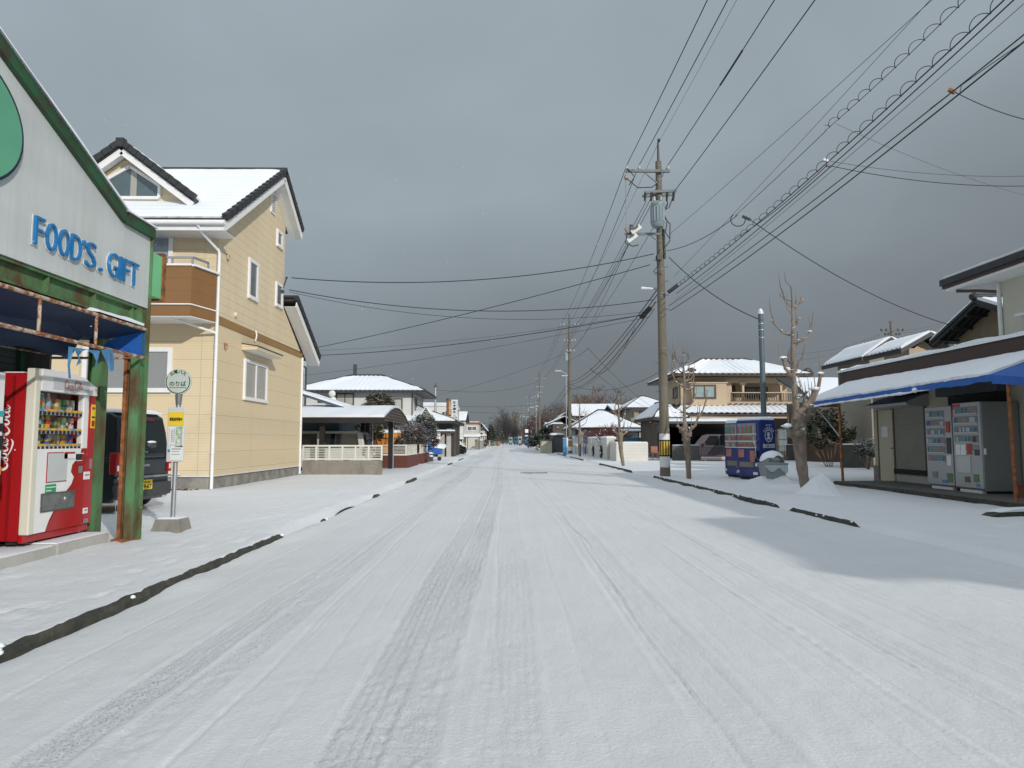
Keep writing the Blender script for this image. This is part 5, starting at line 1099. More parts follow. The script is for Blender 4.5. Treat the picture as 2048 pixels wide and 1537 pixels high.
c = pt(700, 858, 37); shrub('garden_shrub', 'dark speckled shrub seen under the carport roof', c, 1.1, .6, .7, 2600, LEAFD, .25, 5, .09)
c = pt(748, 866, 35); shrub('garden_shrub', 'leafy shrub between the carport posts left of the hopper', c, .5, .5, .6, 1800, LEAFO, .28, 6, .08)
# ================================================================ LEFT, FARTHER DOWN THE ROAD
def build_restaurant():
    t = thing('restaurant', 'dark walled restaurant with a snow covered tiled roof behind the grey pole', 'restaurant', (-8, 58, 0)); Y = 54
    DW = M('dark_boards', (.045, .038, .034), .7, .3, 2, vgroove=(.4, .02), gdark=.4)
    def zx(px, py, y=Y): p = at(px, py, y); return p.x, p.z
    xe, ze = zx(914, 843); xl = -13
    w = MB(); w.box(xl, xe - .35, Y + .8, Y + 9, 0, ze - .1, DW); w.build('wall', t)
    hip(t, xl - .3, xe + .0, Y - .2, Y + 10, ze, zx(850, 812, Y + 4)[1] + .25, 4.5, 'x', TILE, .10, .34, seed=3)
    # front gable with slats
    gx, gz = zx(852, 816, Y - .6); h0 = zx(852, 841, Y - .6)[1]; hw = zx(866, 841, Y - .6)[0] - gx
    m = MB(); m.prism([(gx - hw, h0), (gx + hw, h0), (gx, gz)], 'y', Y - .55, Y + 4, DGREY); m.build('gable', t)
    m = MB()
    for i in range(5): f = .12 + i * .17; m.box(gx - hw * (1 - f) + .06, gx + hw * (1 - f) - .06, Y - .60, Y - .552, h0 + (gz - h0) * f, h0 + (gz - h0) * (f + .09), M('gable_slat', (.34, .30, .23), .7)); 
    m.build('slat', t)
    s = MB()
    for sg in (-1, 1): s.slab((gx + sg * hw * 1.08, Y + 4, h0), (gx + sg * hw * 1.08, Y - .62, h0), (gx, Y - .62, gz + .04), (gx, Y + 4, gz + .04), SNOW, .10, 14, 6, seed=8)
    s.build('roof_snow', t)
    m = MB(); m.box(xl, xe - .2, Y + .3, Y + .8, ze - .75, ze - .65, SNOW); m.box(xl, xe - .25, Y + .32, Y + .8, ze - .95, ze - .752, DW); m.build('canopy', t)
    # pale slanted screen and entrance on the road side
    px = zx(882, 868, Y + .6); m = MB(); a, b_ = zx(876, 880, Y + .5), zx(889, 864, Y + .5)
    m.prism([(a[0], 0), (b_[0], 0), (b_[0], b_[1]), (a[0], a[1] - .1)], 'y', Y + .5, Y + .7, M('screen_beige', (.38, .36, .31), .8)); m.build('screen_panel', t)
    m = MB(); m.box(xe - .35, xe - .28, Y + 1.2, Y + 3.2, 0, 2.1, BROWN); m.build('door', t)
    m = MB(); x0 = zx(893, 880, Y + .7)[0]; m.box(x0, x0 + .35, Y + .68, Y + .8, 0, 2.2, CONCL); m.build('pillar', t)
    m = MB(); p = zx(873, 874, Y - .5); m.bbox(p[0] - .02, p[0] + .28, Y - .45, Y - .2, p[1] - .2, p[1] + .32, WHITE, .05); m.build('lamp_shade', t)
    return t
build_restaurant()
def build_rest_sign():
    t = thing('restaurant_sign', 'tall white vertical sign with black writing on a rusty orange pole', 'sign', g(895, 910)); p = g(895, 910); Y = p.y
    q = MB(); q.tube([(p.x, Y, 0), (p.x, Y, at(896, 800, Y).z)], .13, RUSTO, 10); q.lathe([(.15, 0), (.15, .16), (.05, .2)], (p.x, Y, at(896, 801, Y).z - .02), DGREY, 10); q.build('pole', t)
    a, b_ = at(902.5, 800, Y - .1), at(915.5, 840, Y - .1); m = MB(); m.bbox(a.x, b_.x, Y - .15, Y + .1, b_.z, a.z, M('sign_face', (.60, .63, .64), .4, .04, 1), .02); o = m.build('sign_panel', t)
    m = MB(); w = b_.x - a.x; h = a.z - b_.z
    for i, ch in enumerate('お食事処'): put_text(m, ch, (a.x + w * .27, Y - .152, a.z - h * (.055 + .165 * (i + 1)) + h * .02), (1, 0, 0), (0, 0, 1), BLACK, width=w * .46, height=h * .14, depth=.004, bold=.045)
    put_text(m, '美鶴', (a.x + w * .10, Y - .152, b_.z + h * .045), (1, 0, 0), (0, 0, 1), BLACK, width=w * .8, height=h * .115, depth=.004, bold=.07)
    put_text(m, '食事', (a.x + w * .30, Y - .152, b_.z + h * .195), (1, 0, 0), (0, 0, 1), BLACK, width=w * .38, height=h * .04, depth=.004, bold=.03)
    m.box(a.x + w * .10, a.x + w * .13, Y - .156, Y - .151, b_.z + h * .25, a.z - h * .05, DGREY); m.box(b_.x - w * .13, b_.x - w * .10, Y - .156, Y - .151, b_.z + h * .25, a.z - h * .05, DGREY); m.build('lettering', o)
    m = MB()
    for py in (808, 838): z = at(899, py, Y).z; m.bar((p.x, Y, z), (a.x, Y, z), .06, .06, RUSTO)
    m.build('bracket', t)
    for i, py in enumerate((810, 826, 836)):
        z = at(899, py, Y).z; m = MB(); m.box(p.x + .1, a.x - .03, Y - .06, Y + .04, z - .28, z + .28, M('side_plate', (.5, .34, .18), .6)); m.build('side_plate', t)
build_rest_sign()
m = MB(); p = g(870, 905); t = thing('steel_pole', 'slim grey steel pole with a cap in front of the restaurant roof', 'pole', p); zt = at(871, 775, p.y).z
m.tube([(p.x, p.y, 0), (p.x, p.y, zt)], [.14, .11], STEEL, 10); m.build('pole', t); m = MB(); m.lathe([(.2, 0), (.2, .12), (.06, .2), (.04, .5)], (p.x, p.y, zt), DGREY, 10); m.build('cap', t); 
def build_cart():
    p = g(872, 912); t = thing('hand_cart', 'blue tarpaulin covered cart with snow on top beside the brick wall', 'cart', p); x0 = g(853, 914).x; x0, x1, y = -5.35, -4.25, p.y - 6
    y = 44.0; a, b_ = at(857, 895, y), at(882, 911, y)
    m = MB(); m.bbox(a.x, b_.x, y, y + 1.6, b_.z + .05, a.z, BLUET, .05); m.build('cover', t); m = MB(); m.blob((a.x + .05, y, a.z + .12), .22, BLUET, 2, .2, 3, (1, 1, 1.2)); m.build('cover_fold', t)
    s = MB(); s.slab((a.x + .1, y - .05, a.z), (b_.x + .2, y - .05, a.z - .1), (b_.x + .2, y + 1.6, a.z), (a.x, y + 1.6, a.z + .1), SNOW, .20, 16, 8, lump=.06); s.build('snow', t)
    for xx in (a.x + .15, b_.x - .1): m = MB(); m.lathe([(.08, 0), (.13, .02), (.13, .07), (.08, .09)], (xx, y - .06, .12), BLACK, 14, 'y'); m.build('wheel', t)
    m = MB(); m.tube([(b_.x, y, .1), (b_.x + .1, y, a.z)], .025, STEEL, 6); m.build('handle', t)
build_cart()
for i, (px, py, yy, lab) in enumerate(((858, 908, 42.2, 'low snowy planter beside the blue covered cart'), (857, 914, 41.6, 'snow capped box on the pavement end of the brick wall'))):
    a = at(px, py, yy); m = MB(); m.bbox(a.x - .22, a.x + .22, yy, yy + .4, -.02, max(.1, a.z), DGREY, .03); o = m.build('planter_box', loc=(a.x, yy, 0)); tag(o, lab, 'planter'); s = MB(); s.slab((a.x - .24, yy - .02, max(.1, a.z)), (a.x + .24, yy - .02, max(.1, a.z)), (a.x + .24, yy + .42, max(.1, a.z)), (a.x - .24, yy + .42, max(.1, a.z)), SNOW, .09, 8, 6, lump=.03); s.build('snow', o)

def simple_house(name, label, px0, px1, ybase, Y, py_eave, py_ridge, wall, depth=8, kind='hip', oh=.5, axis='x', windows=(), tile=TILE, roadwin=(), ins=None, lam=.0, seed=0):
    """a house from where its front wall stands in the photo: left/right edges, eave and ridge heights at depth Y"""
    x0, ze = at(px0, py_eave, Y).x, at(px0, py_eave, Y).z; x1 = at(px1, py_eave, Y).x; zr = at((px0 + px1) / 2, py_ridge, Y + depth / 2).z
    t = thing(name, label, 'house', ((x0 + x1) / 2, Y + depth / 2, 0)); w = MB(); w.box(x0, x1, Y, Y + depth, -.2, ze, wall); w.build('wall', t)
    if kind == 'hip': hip(t, x0 - oh, x1 + oh, Y - oh, Y + depth + oh, ze, zr, ins, axis, tile, .10, lam, seed=seed)
    elif kind == 'gable': gable(t, x0 - oh, x1 + oh, Y - oh, Y + depth + oh, ze, zr, axis, tile, .10, lam, seed=seed)
    else:
        m = MB(); m.box(x0 - .1, x1 + .1, Y - .1, Y + depth + .1, ze, ze + .35, tile); m.build('parapet', t); s = MB(); s.slab((x0, Y - .05, ze + .352), (x1, Y - .05, ze + .352), (x1, Y + depth, ze + .5), (x0, Y + depth, ze + .5), SNOW, .15, 14, 6, lump=.03); s.build('roof_snow', t)
    for (a, c, e, f, fr, pm, mu) in windows:
        p, q = at(a, e, Y), at(c, f, Y); win(t, 'S', Y, p.x, q.x, q.z, p.z, fr, pm, mu, .09)
    for face, yy0, yy1, z0, z1 in roadwin: win(t, face, x1 if face == 'E' else x0, yy0, yy1, z0, z1, BROWN, GLASSD, 1, .09)
    return t
CREAMW = M('wall_cream', (.50, .47, .39), .8, .08, 1.5); WHITEW = M('wall_white', (.62, .61, .58), .8, .06, 1.5); GREYW = M('wall_grey', (.25, .245, .23), .8, .12, 1.5); BEIGEW = M('wall_beige', (.52, .40, .28), .8, .07, 1.3); OLIVEW = M('wall_olive', (.26, .235, .185), .8, .12, 1.5)
REDT = M('parapet_red', (.26, .07, .045), .6, .15, 3)
simple_house('white_building', 'plain white building with one dark window rising behind the restaurant roof', 842, 896, 895, 84, 813, 806, WHITEW, 8, 'flat', windows=((883, 890, 823, 830, WHITED, GLASSD, 0),), tile=WHITED)
simple_house('narrow_house', 'narrow tan house peeping out between the rusty pole and the white sign', 896, 912, 895, 78, 818, 806, M('wall_tan', (.5, .33, .16), .8), 5, 'flat', tile=WHITED)
simple_house('far_house', 'house with a small snowy roof just right of the white vertical sign', 913, 926, 893, 98, 842, 824, WHITEW, 8, 'gable', windows=((915, 921, 846, 853, WHITED, GLASSG, 0),))
simple_house('cream_house', 'cream house with a red parapet and a wide window facing the street', 924, 957, 893, 118, 849, 845, CREAMW, 10, 'flat', windows=((934, 954, 853, 862, WHITE, GLASSG, 1),), tile=REDT)
simple_house('far_house', 'cream house end with a sloping snowy roof right of the red parapet', 955, 970, 893, 135, 862, 848, CREAMW, 12, 'gable', axis='y', windows=((959, 965, 866, 874, BROWN, GLASSD, 0),))
def porch(name, label, px0, px1, py0, py1, Y, depth, post=True, cat='carport'):
    a, b_ = at(px0, py0, Y), at(px1, py1, Y); t = thing(name, label, cat, ((a.x + b_.x) / 2, Y, 0)); m = MB(); m.box(a.x, b_.x, Y, Y + depth, b_.z, b_.z + .08, BROWN); m.build('roof', t)
    s = MB(); s.slab((a.x, Y - .03, b_.z + .082), (b_.x, Y - .03, b_.z + .082), (b_.x, Y + depth, b_.z + .2), (a.x, Y + depth, b_.z + .2), SNOW, max(.1, a.z - b_.z - .08), 20, 6, lump=.02); s.build('roof_snow', t)
    for x in (a.x + .15, (a.x + b_.x) / 2, b_.x - .15): m = MB(); m.box(x - .05, x + .05, Y + .2, Y + .3, 0, b_.z, BROWN); m.build('post', t)
    return t
porch('carport', 'flat brown carport with deep snow over the beige car', 910, 960, 868, 875, 100, 6)
porch('carport', 'small low snowy roof at the end of the flat brown carport', 962, 972, 870, 873, 118, 4)
CBE = M('car_cream', (.55, .48, .33), .3, .05, 2, coat=.3)
p = g(940, 896); car('parked_car', 'cream car with a snowy back window parked under the flat carport', (at(930, 893, 92).x, 92, 0), R(90), 3.9, 1.65, 1.50, CBE, 'sedan', .10)
WCAR = M('car_white', (.6, .6, .6), .3, .05, 2)
car('parked_car', 'snow buried white car nose down beside the round clipped bush', (at(922, 900, 76).x - 1.2, 75, 0), R(60), 3.4, 1.5, 1.45, WCAR, 'box', .14)
m = MB(); a, b_ = at(911, 876, 70), at(931, 895, 70); m.bar((a.x, 70, a.z), (b_.x, 70, b_.z), .5, .16, M('board_white2', (.7, .71, .72), .6)); m.bar((a.x + .2, 70, 0), (a.x + .2, 70, a.z), .08, .08, DGREY); m.bar((b_.x, 70, 0), (b_.x, 70, b_.z), .08, .08, DGREY); tag(m.build('slide_ramp', loc=(a.x, 70, 0)), 'white sloping ramp leaning down beside the restaurant hedge', 'ramp')
shrub('clipped_bush', 'round clipped dark bush by the restaurant gate post', pt(920, 902, 66), .62, .6, .55, 2200, LEAFD, .12, 21, .08)
shrub('hedge', 'square dark hedge between the rusty pole and the clipped bush', pt(904, 899, 68), .85, .5, .75, 3200, LEAFD, .10, 22, .09)
m = MB(); p = at(912, 892, 65); m.box(p.x - .05, p.x + .07, 65, 65.12, 0, p.z + .25, WHITED); m.box(p.x - .9, p.x + .07, 65, 65.1, p.z + .25, p.z + .4, CONCL); tag(m.build('gate_post', loc=(p.x, 65, 0)), 'pale gate bar on a thin post in front of the dark hedge', 'gate')
def build_blue_sign():
    p = g(949, 896); t = thing('road_sign', 'blue square pedestrian sign with a white walking figure on a thin white pole', 'road sign', p); BS = M('sign_blue', (.06, .14, .50), .4); zt = at(949, 852, p.y).z
    q = MB(); q.tube([(p.x, p.y, 0), (p.x, p.y, zt)], .09, WHITE, 8); q.build('pole', t); m = MB(); z0, z1 = at(949, 860, p.y).z, zt; h = (z1 - z0) / 2
    zc = (z0 + z1) / 2; m.prism([(p.x - h * 1.15, zc - h), (p.x + h * 1.15, zc - h), (p.x + h * 1.15, zc + h * .45), (p.x, zc + h * 1.15), (p.x - h * 1.15, zc + h * .45)], 'y', p.y - .14, p.y - .10, BS); o = m.build('sign_panel', t)
    m = MB(); y = p.y - .145
    m.prism([(p.x + .10 * math.cos(a) - .02, zc + .28 + .10 * math.sin(a)) for a in [i * .785 for i in range(8)]], 'y', y, y + .004, WHITE); m.bar((p.x, y, zc + .18), (p.x, y, zc - .12), .01, .14, WHITE); m.bar((p.x, y, zc - .1), (p.x - .22, y, zc - .38), .01, .10, WHITE); m.bar((p.x, y, zc - .1), (p.x + .2, y, zc - .36), .01, .10, WHITE); m.bar((p.x, y, zc + .1), (p.x + .22, y, zc - .02), .01, .08, WHITE); m.build('symbol', o)
build_blue_sign()
for i, (px0, px1, pyt, Y, mt, lab) in enumerate(((950, 958, 881, 104, OLIVEW, 'olive gate wall block beside the cream car'), (959, 966, 881, 112, GREYW, 'grey gate wall block beyond the olive one'))):
    a, b_ = at(px0, pyt, Y), at(px1, pyt, Y); wall_block('gate_wall', lab, a.x, b_.x, Y, Y + 4, a.z, mt, .12)
shrub('garden_tree', 'dark pointed evergreen standing past the cream house on the left', pt(979, 868, 150), 1.3, 1.3, 2.2, 2400, LEAFD, .12, 25, .16, 'tree')
shrub('snowy_shrub', 'snow speckled bush by the far left fence before the evergreen', pt(969, 887, 122), .8, .8, .7, 1200, LEAFB, .35, 26, .11)
shrub('snowy_bush', 'wide dark bush with white snow blotches at the far left end of the road', pt(992, 873, 190), 2.2, 1.5, 1.6, 2600, LEAFD, .40, 27, .18)
a, b_ = at(987, 883, 195), at(1000, 883, 195); wall_block('crate_stack', 'orange brown timber wall under the snowy bush at the road end', a.x, b_.x, 195, 196, a.z, M('timber_orange', (.30, .17, .09), .8), 0, 'timber wall')
m = MB(); p = at(978, 884, 160); m.box(p.x - .3, p.x + .3, 160, 160.1, 0, p.z + .3, M('sign_redwhite', (.55, .30, .27), .6, .5, 3, second=(.7, .7, .7), sscale=3, samt=.5)); tag(m.build('notice_board', loc=(p.x, 160, 0)), 'small red and white board on the far left verge', 'board')
m = MB(); p = at(984, 880, 170); m.box(p.x - .5, p.x + .5, 170, 170.1, 0, p.z, M('board_green', (.03, .14, .08), .6)); tag(m.build('notice_board', loc=(p.x, 170, 0)), 'small dark green board next to the red and white one', 'board')

# ================================================================ RIGHT SIDE: shop with the blue awning
def build_right_shop():
    t = thing('corner_shop', 'cream walled shop with a long blue snow covered awning and a brown fascia', 'shop', (14, 16, 0)); X = 10.9
    CW = M('shop_cream_wall', (.50, .455, .34), .8, .12, 1.5, second=(.38, .34, .25), sscale=1.2, samt=.35, sharp=.5); FB = M('fascia_brown', (.055, .032, .026), .6, .15, 2, vgroove=(.9, .01), gdark=.5)
    w = MB(); w.box(X, 14.4, 6, 20.55, -.1, 3.30, CW); w.build('wall', t)
    m = MB(); m.box(X - .03, X + .0, 14.95, 17.0, .1, 2.50, DARK); m.box(X - .30, X - .03, 14.9, 17.05, 2.28, 2.52, DGREY); m.build('shutter_recess', t)
    fb = MB(); fb.box(X - .12, 14.5, 5.9, 22.3, 2.99, 3.38, FB); fb.build('fascia', t)
    s = MB(); s.slab((X - .16, 22.35, 3.385), (X - .16, 5.9, 3.385), (13.2, 5.9, 3.5), (13.2, 22.35, 3.5), SNOW, .15, 120, 8, lump=.045, seed=4); s.slab((X - .15, 22.36, 3.385), (13.2, 22.36, 3.385), (13.2, 22.1, 3.45), (X - .15, 22.1, 3.45), SNOW, .1, 10, 4); s.build('roof_snow', t)
    # awning
    aw = MB(); y0, y1, xo, zo, zi = 12.9, 21.05, 9.1, 2.44, 2.96; n = 40
    def z_at(y): return zo - .10 * (y - y0) / (y1 - y0)
    top = [(xo, y0 + (y1 - y0) * i / n, z_at(y0 + (y1 - y0) * i / n) + .012 * math.sin(i * 1.1)) for i in range(n + 1)]; inn = [(X - .13, y0 - .9 + (y1 + 1.2 - y0 + .9) * i / n, zi) for i in range(n + 1)]
    inn = [(X - .13, (y0 + .35) + (y1 + .9 - y0 - .35) * i / n, zi) for i in range(n + 1)]
    val = [(p[0] - .012, p[1], p[2] - .125 - .010 * math.sin(i * 2.3)) for i, p in enumerate(top)]
    for A, B in ((top, inn), (val, top)):
        aw.add(A + B, [(i, i + 1, i + 2 + n, i + 1 + n) for i in range(n)], BLUET, True)
    e0 = top[0]; aw.add([e0, inn[0], (X - .13, y0 - .75, zi - .1), (xo + .1, y0 - .75, zo - .12), (xo + .1, y0 - .75, zo - .26), (xo - .01, y0, zo - .17)], [(0, 1, 2, 3), (0, 3, 4, 5)], BLUET)
    aw.add([top[-1], (X - .13, y1 + .9, zi), (X - .13, y1 + .9, zi - .25), val[-1]], [(0, 1, 2, 3)], BLUET); a = aw.build('awning', t)
    s = MB(); s.slab((xo + .02, y1, z_at(y1) + .01), (xo + .02, y0 + .1, z_at(y0) + .01), (X - .16, y0 + .45, zi + .01), (X - .16, y1 + .7, zi + .01), SNOW, .11, 120, 14, lump=.03, edge=.10, seed=6)
    P = []; Q = []
    for i in range(150):
        y = y0 + 1.9 + (y1 - y0 - 1.95) * i / 149; P.append((xo - .022, y, z_at(y) - .118 + .012 * noise.noise(Vector((y * 2.2, 1, 0))))); Q.append(max(.006, .026 + .022 * noise.noise(Vector((y * 1.6, 4, 0))) + .008 * noise.noise(Vector((y * 7, 4, 0)))) * min(1, i / 30 + .15))
    s.tube(P, Q, SNOW, 8)
    s.blob((xo - .04, 15.3, z_at(15.3) - .09), .06, SNOW, 2, .1, 5); s.build('snow', a)
    f = MB(); f.tube([(xo + .03, y1 - .1, z_at(y1) - .02), (xo + .03, y0, zo - .02)], .022, RUSTO, 8)
    for y in (19.1, 13.9, 16.5): f.tube([(xo + .03, y, z_at(y) - .03), (X - .1, y, zi - .05)], .018, STEEL, 6)
    f.tube([(9.25, 19.1, 1.25), (9.25, 20.6, 2.2)], .022, STEEL, 8); f.build('awning_frame', t)
    for y in (19.15, 12.66): m = MB(); m.tube([(9.25, y, .0), (9.22, y, z_at(y) - .02)], .034, RUSTO, 10); m.build('post', t)
    # door, shutter window and its hood
    d = MB(); d.box(X - .05, X, 19.42, 20.24, .08, 2.07, M('door_cream', (.50, .455, .32), .6, .08, 2)); d.box(X - .06, X - .05, 19.40, 19.46, .08, 2.1, RUST); d.box(X - .06, X - .05, 20.2, 20.26, .08, 2.1, BROWN); dd = d.build('door', t); d = MB(); d.box(X - .056, X - .051, 19.72, 20.03, 1.32, 1.62, PAPER); d.build('notice', dd); d = MB(); d.lathe([(.025, 0), (.03, -.05)], (X - .05, 19.52, 1.0), STEEL, 10, 'x'); d.build('handle', dd)
    m = MB(); m.box(X - .06, X, 17.95, 19.36, .45, 2.15, M('roller_shutter', (.26, .245, .205), .6, .12, 2, groove=(.055, .008), gdark=.5)); m.box(X - .08, X - .05, 17.9, 17.96, .4, 2.2, DGREY); m.box(X - .08, X - .05, 19.35, 19.40, .4, 2.2, BROWN); m.box(X - .1, X, 17.9, 19.4, .32, .45, DARK); m.build('roller_shutter', t)
    m = MB(); m.prism([(X, 2.10), (X - .55, 2.13), (X - .60, 2.20), (X - .1, 2.42), (X, 2.42)], 'y', 17.82, 19.85, M('hood_grey', (.36, .35, .32), .5, .1, 2)); m.box(X - .4, X, 17.80, 19.2, 2.425, 2.46, DARK); m.build('shutter_hood', t)
    m = MB(); m.box(X - .04, X, 17.5, 19.4, .0, .31, CONCL); m.box(X - .04, X, 20.26, 20.58, -.05, .5, CONC); m.build('plinth', t)
    # upper storey with a thick white eave, and the block of the house next along (it throws the shadow over the forecourt)
    u = MB(); u.box(12, 20, 2, 16.5, 3.0, 5.05, M('upper_wall_cream', (.50, .48, .40), .8, .08, 1.5)); u.build('upper_wall', t)
    u = MB(); u.box(11.35, 20.5, 1.4, 17.6, 5.04, 5.10, WHITE); u.build('soffit', t)
    u = MB(); u.box(11.30, 20.6, 1.3, 17.68, 5.105, 5.33, FB); u.build('eave_board', t)
    hip(t, 11.25, 20.6, 1.3, 17.7, 5.34, 6.5, 5, 'y', TILE, .14, 0, seed=9)
    m = MB(); m.tube([(11.96, 16.55, 5.0), (11.96, 16.55, 3.4)], .05, WHITED, 8); m.tube([(11.5, 17.4, 5.0), (11.7, 16.9, 4.9), (11.96, 16.55, 4.8)], .04, BROWN, 8); m.build('downpipe', t)
    m = MB(); p = atx(2045, 632, 11.95); m.box(11.75, 12, p.y - .5, p.y, p.z - .03, p.z + .03, WHITED); m.build('window_hood', t)
build_right_shop()
SLABD = M('concrete_forecourt', (.13, .125, .115), .85, .2, 3, .003, 50)
m = MB(); m.box(9.2, 10.9, 6, 19.55, -.1, .10, SLABD); m.box(9.17, 9.2, 6, 19.55, -.1, .09, CONCD); tag(m.build('concrete_slab', loc=(10, 13, 0)), 'grey concrete step along the front of the blue awning shop', 'slab')
def build_cig_machine(label, y0, w, h, x_front, seed, red_top):
    t = thing('vending_machine', label, 'vending machine', (x_front, y0, .10), R(-90)); r = random.Random(seed); d = .62 if seed == 1 else .80; SIL = M('machine_silver', (.40, .41, .42), .35, .06, 2, metal=.2); SIDE = M('machine_side', (.19, .195, .185), .45, .06, 2)
    b = MB(); b.bbox(0, w, .03, d, .05, h, SIDE, .012); b.box(.05, w - .05, .1, d - .05, 0, .05, BLACK); b.box(.1, w - .1, -.0, .1, -.0, .06, WHITED); b.build('cabinet', t)
    b = MB(); b.bbox(.0, w, -.03, .028, .10, h, SIL, .01); 
    if red_top: b.box(.0, .28, -.034, -.031, h - .14, h - .02, REDP); b.box(0, .03, -.034, -.031, h - .3, h - .02, REDP)
    b.build('door', t); PK = [M('pack_' + n, c, .5) for n, c in (('white', (.5, .52, .52)), ('teal', (.14, .28, .30)), ('blue', (.08, .13, .28)), ('green', (.16, .28, .2)), ('rose', (.36, .22, .22)), ('grey', (.2, .22, .24)))]
    zs = [h - .22 - i * .205 for i in range(5 if red_top else 8)]; xw = w - (.06 if red_top else .24)
    for k, z in enumerate(zs):
        if z < .55: break
        m = MB(); m.box(.05, xw, -.036, -.0315, z - .04, z + .13, M('shelf_back', (.20, .22, .23), .3, .2, 6)); n = int((xw - .08) / .058)
        for i in range(n):
            if red_top and k == 4 and i > n * .62: continue
            m.box(.06 + i * .058, .06 + i * .058 + .048, -.042, -.0365, z, z + r.choice((.085, .10)), PK[(i // 3 + k * 2 + r.randrange(2)) % 6])
        q = m.build('display_row', t); m = MB()
        for i in range(n): m.box(.065 + i * .058, .10 + i * .058, -.041, -.0365, z - .032, z - .016, WHITE)
        q2 = m.build('button_strip', q)
    def plate(x0, x1, z0, z1, mt, nm): m = MB(); m.box(x0, x1, -.046, -.031, z0, z1, mt); m.build(nm, t)
    if red_top:
        plate(.08, .24, .80, 1.03, PAPER, 'notice'); plate(.26, .42, .80, 1.03, PAPER, 'notice'); plate(.46, .61, .82, 1.05, M('poster_red', (.42, .05, .03), .5, .3, 8), 'red_poster'); plate(.10, .55, .42, .78, M('window_pale', (.50, .52, .52), .25, .1, 3), 'display_panel'); plate(.66, .78, 1.08, 1.20, DGREY, 'coin_slot'); plate(.70, .84, .80, .92, DGREY, 'coin_dial'); plate(.34, .50, .22, .34, M('flap_brown', (.14, .10, .06), .4), 'delivery_flap'); plate(.63, .78, .24, .40, M('sticker_green2', (.12, .22, .10), .5), 'sticker'); plate(.70, .80, .14, .2, M('sticker_blue', (.12, .25, .5), .5), 'sticker')
        m = MB(); m.bbox(w + .0, w + .03, .02, .06, .82, .95, WHITE, .004); m.build('handle', t)
    else:
        plate(w - .19, w - .05, 1.30, 1.55, M('poster_red', (.42, .05, .03), .5, .3, 8), 'red_poster'); plate(w - .19, w - .04, .82, 1.18, DGREY, 'coin_panel'); plate(w - .2, w - .05, .55, .78, PAPER, 'notice'); plate(.22, .40, .26, .40, M('flap_grey', (.22, .23, .24), .4), 'delivery_flap'); plate(w - .22, w - .04, .18, .38, M('sticker_green2', (.12, .22, .10), .5), 'sticker'); plate(w - .42, w - .24, .16, .22, M('sticker_blue', (.12, .25, .5), .5), 'sticker')
    return t
build_cig_machine('slimmer grey cigarette machine beside the roller shutter', 16.68, .98, 1.90, 10.12, 1, False)
build_cig_machine('wider silver cigarette machine with a red corner, in front of the dark recess', 15.56, .90, 1.94, 10.06, 2, True)
p = Vector((10.35, 13.55, .1)); t = thing('flower_planter', 'brown terracotta planter trough beside the silver cigarette machine', 'planter', p); TC = M('terracotta', (.17, .055, .03), .8, .2, 4); m = MB()
for (x0, x1, y0, y1) in ((-.16, .16, -.42, -.40), (-.16, .16, .40, .42), (-.16, -.14, -.40, .40), (.14, .16, -.40, .40)): m.box(p.x + x0, p.x + x1, p.y + y0, p.y + y1, .1, .32, TC)
m.box(p.x - .18, p.x + .18, p.y - .44, p.y + .44, .321, .35, TC); m.build('trough', t); m = MB(); m.box(p.x - .14, p.x + .14, p.y - .4, p.y + .4, .12, .30, SOIL); m.build('earth', t)

# neighbour just outside the frame, right of the camera: its eave throws the shadow onto the road
t = thing('neighbour_house', 'two storey house beside the camera whose shadow crosses the road', 'house', (14, -2, 0)); m = MB(); m.box(10.9, 18, -3.8, .2, -.1, 5.4, CREAMW); m.build('wall', t); hip(t, 10.4, 18.5, -4.2, .6, 5.45, 6.6, 2.2, 'x', TILE, .1, 0)

# houses behind the shop
def tile_house(name, label, X0, X1, Y0, Y1, ze, zr, wall, axis='y', seed=0):
    t = thing(name, label, 'house', ((X0 + X1) / 2, (Y0 + Y1) / 2, 0)); m = MB(); m.box(X0 + .6, X1 - .6, Y0 + .5, Y1 - .5, 0, ze + .1, wall)
    if axis == 'y': xm = (X0 + X1) / 2; m.prism([(X0 + .7, ze), (X1 - .7, ze), (xm, zr - .25)], 'y', Y0 + .52, Y1 - .52, wall)
    m.build('wall', t); gable(t, X0, X1, Y0, Y1, ze, zr, axis, TILE, .09, .30, seed, .16); return t
tile_house('tiled_house', 'tan house with a snowy tiled gable roof left of the antenna', 16.3, 19.1, 31.5, 35.6, 5.0, 5.95, OLIVEW, 'y', 3)
tile_house('tiled_house', 'tan house with a second snowy gable in front of the first one', 14.95, 17.3, 26, 28.8, 4.66, 5.32, BEIGEW, 'y', 5)
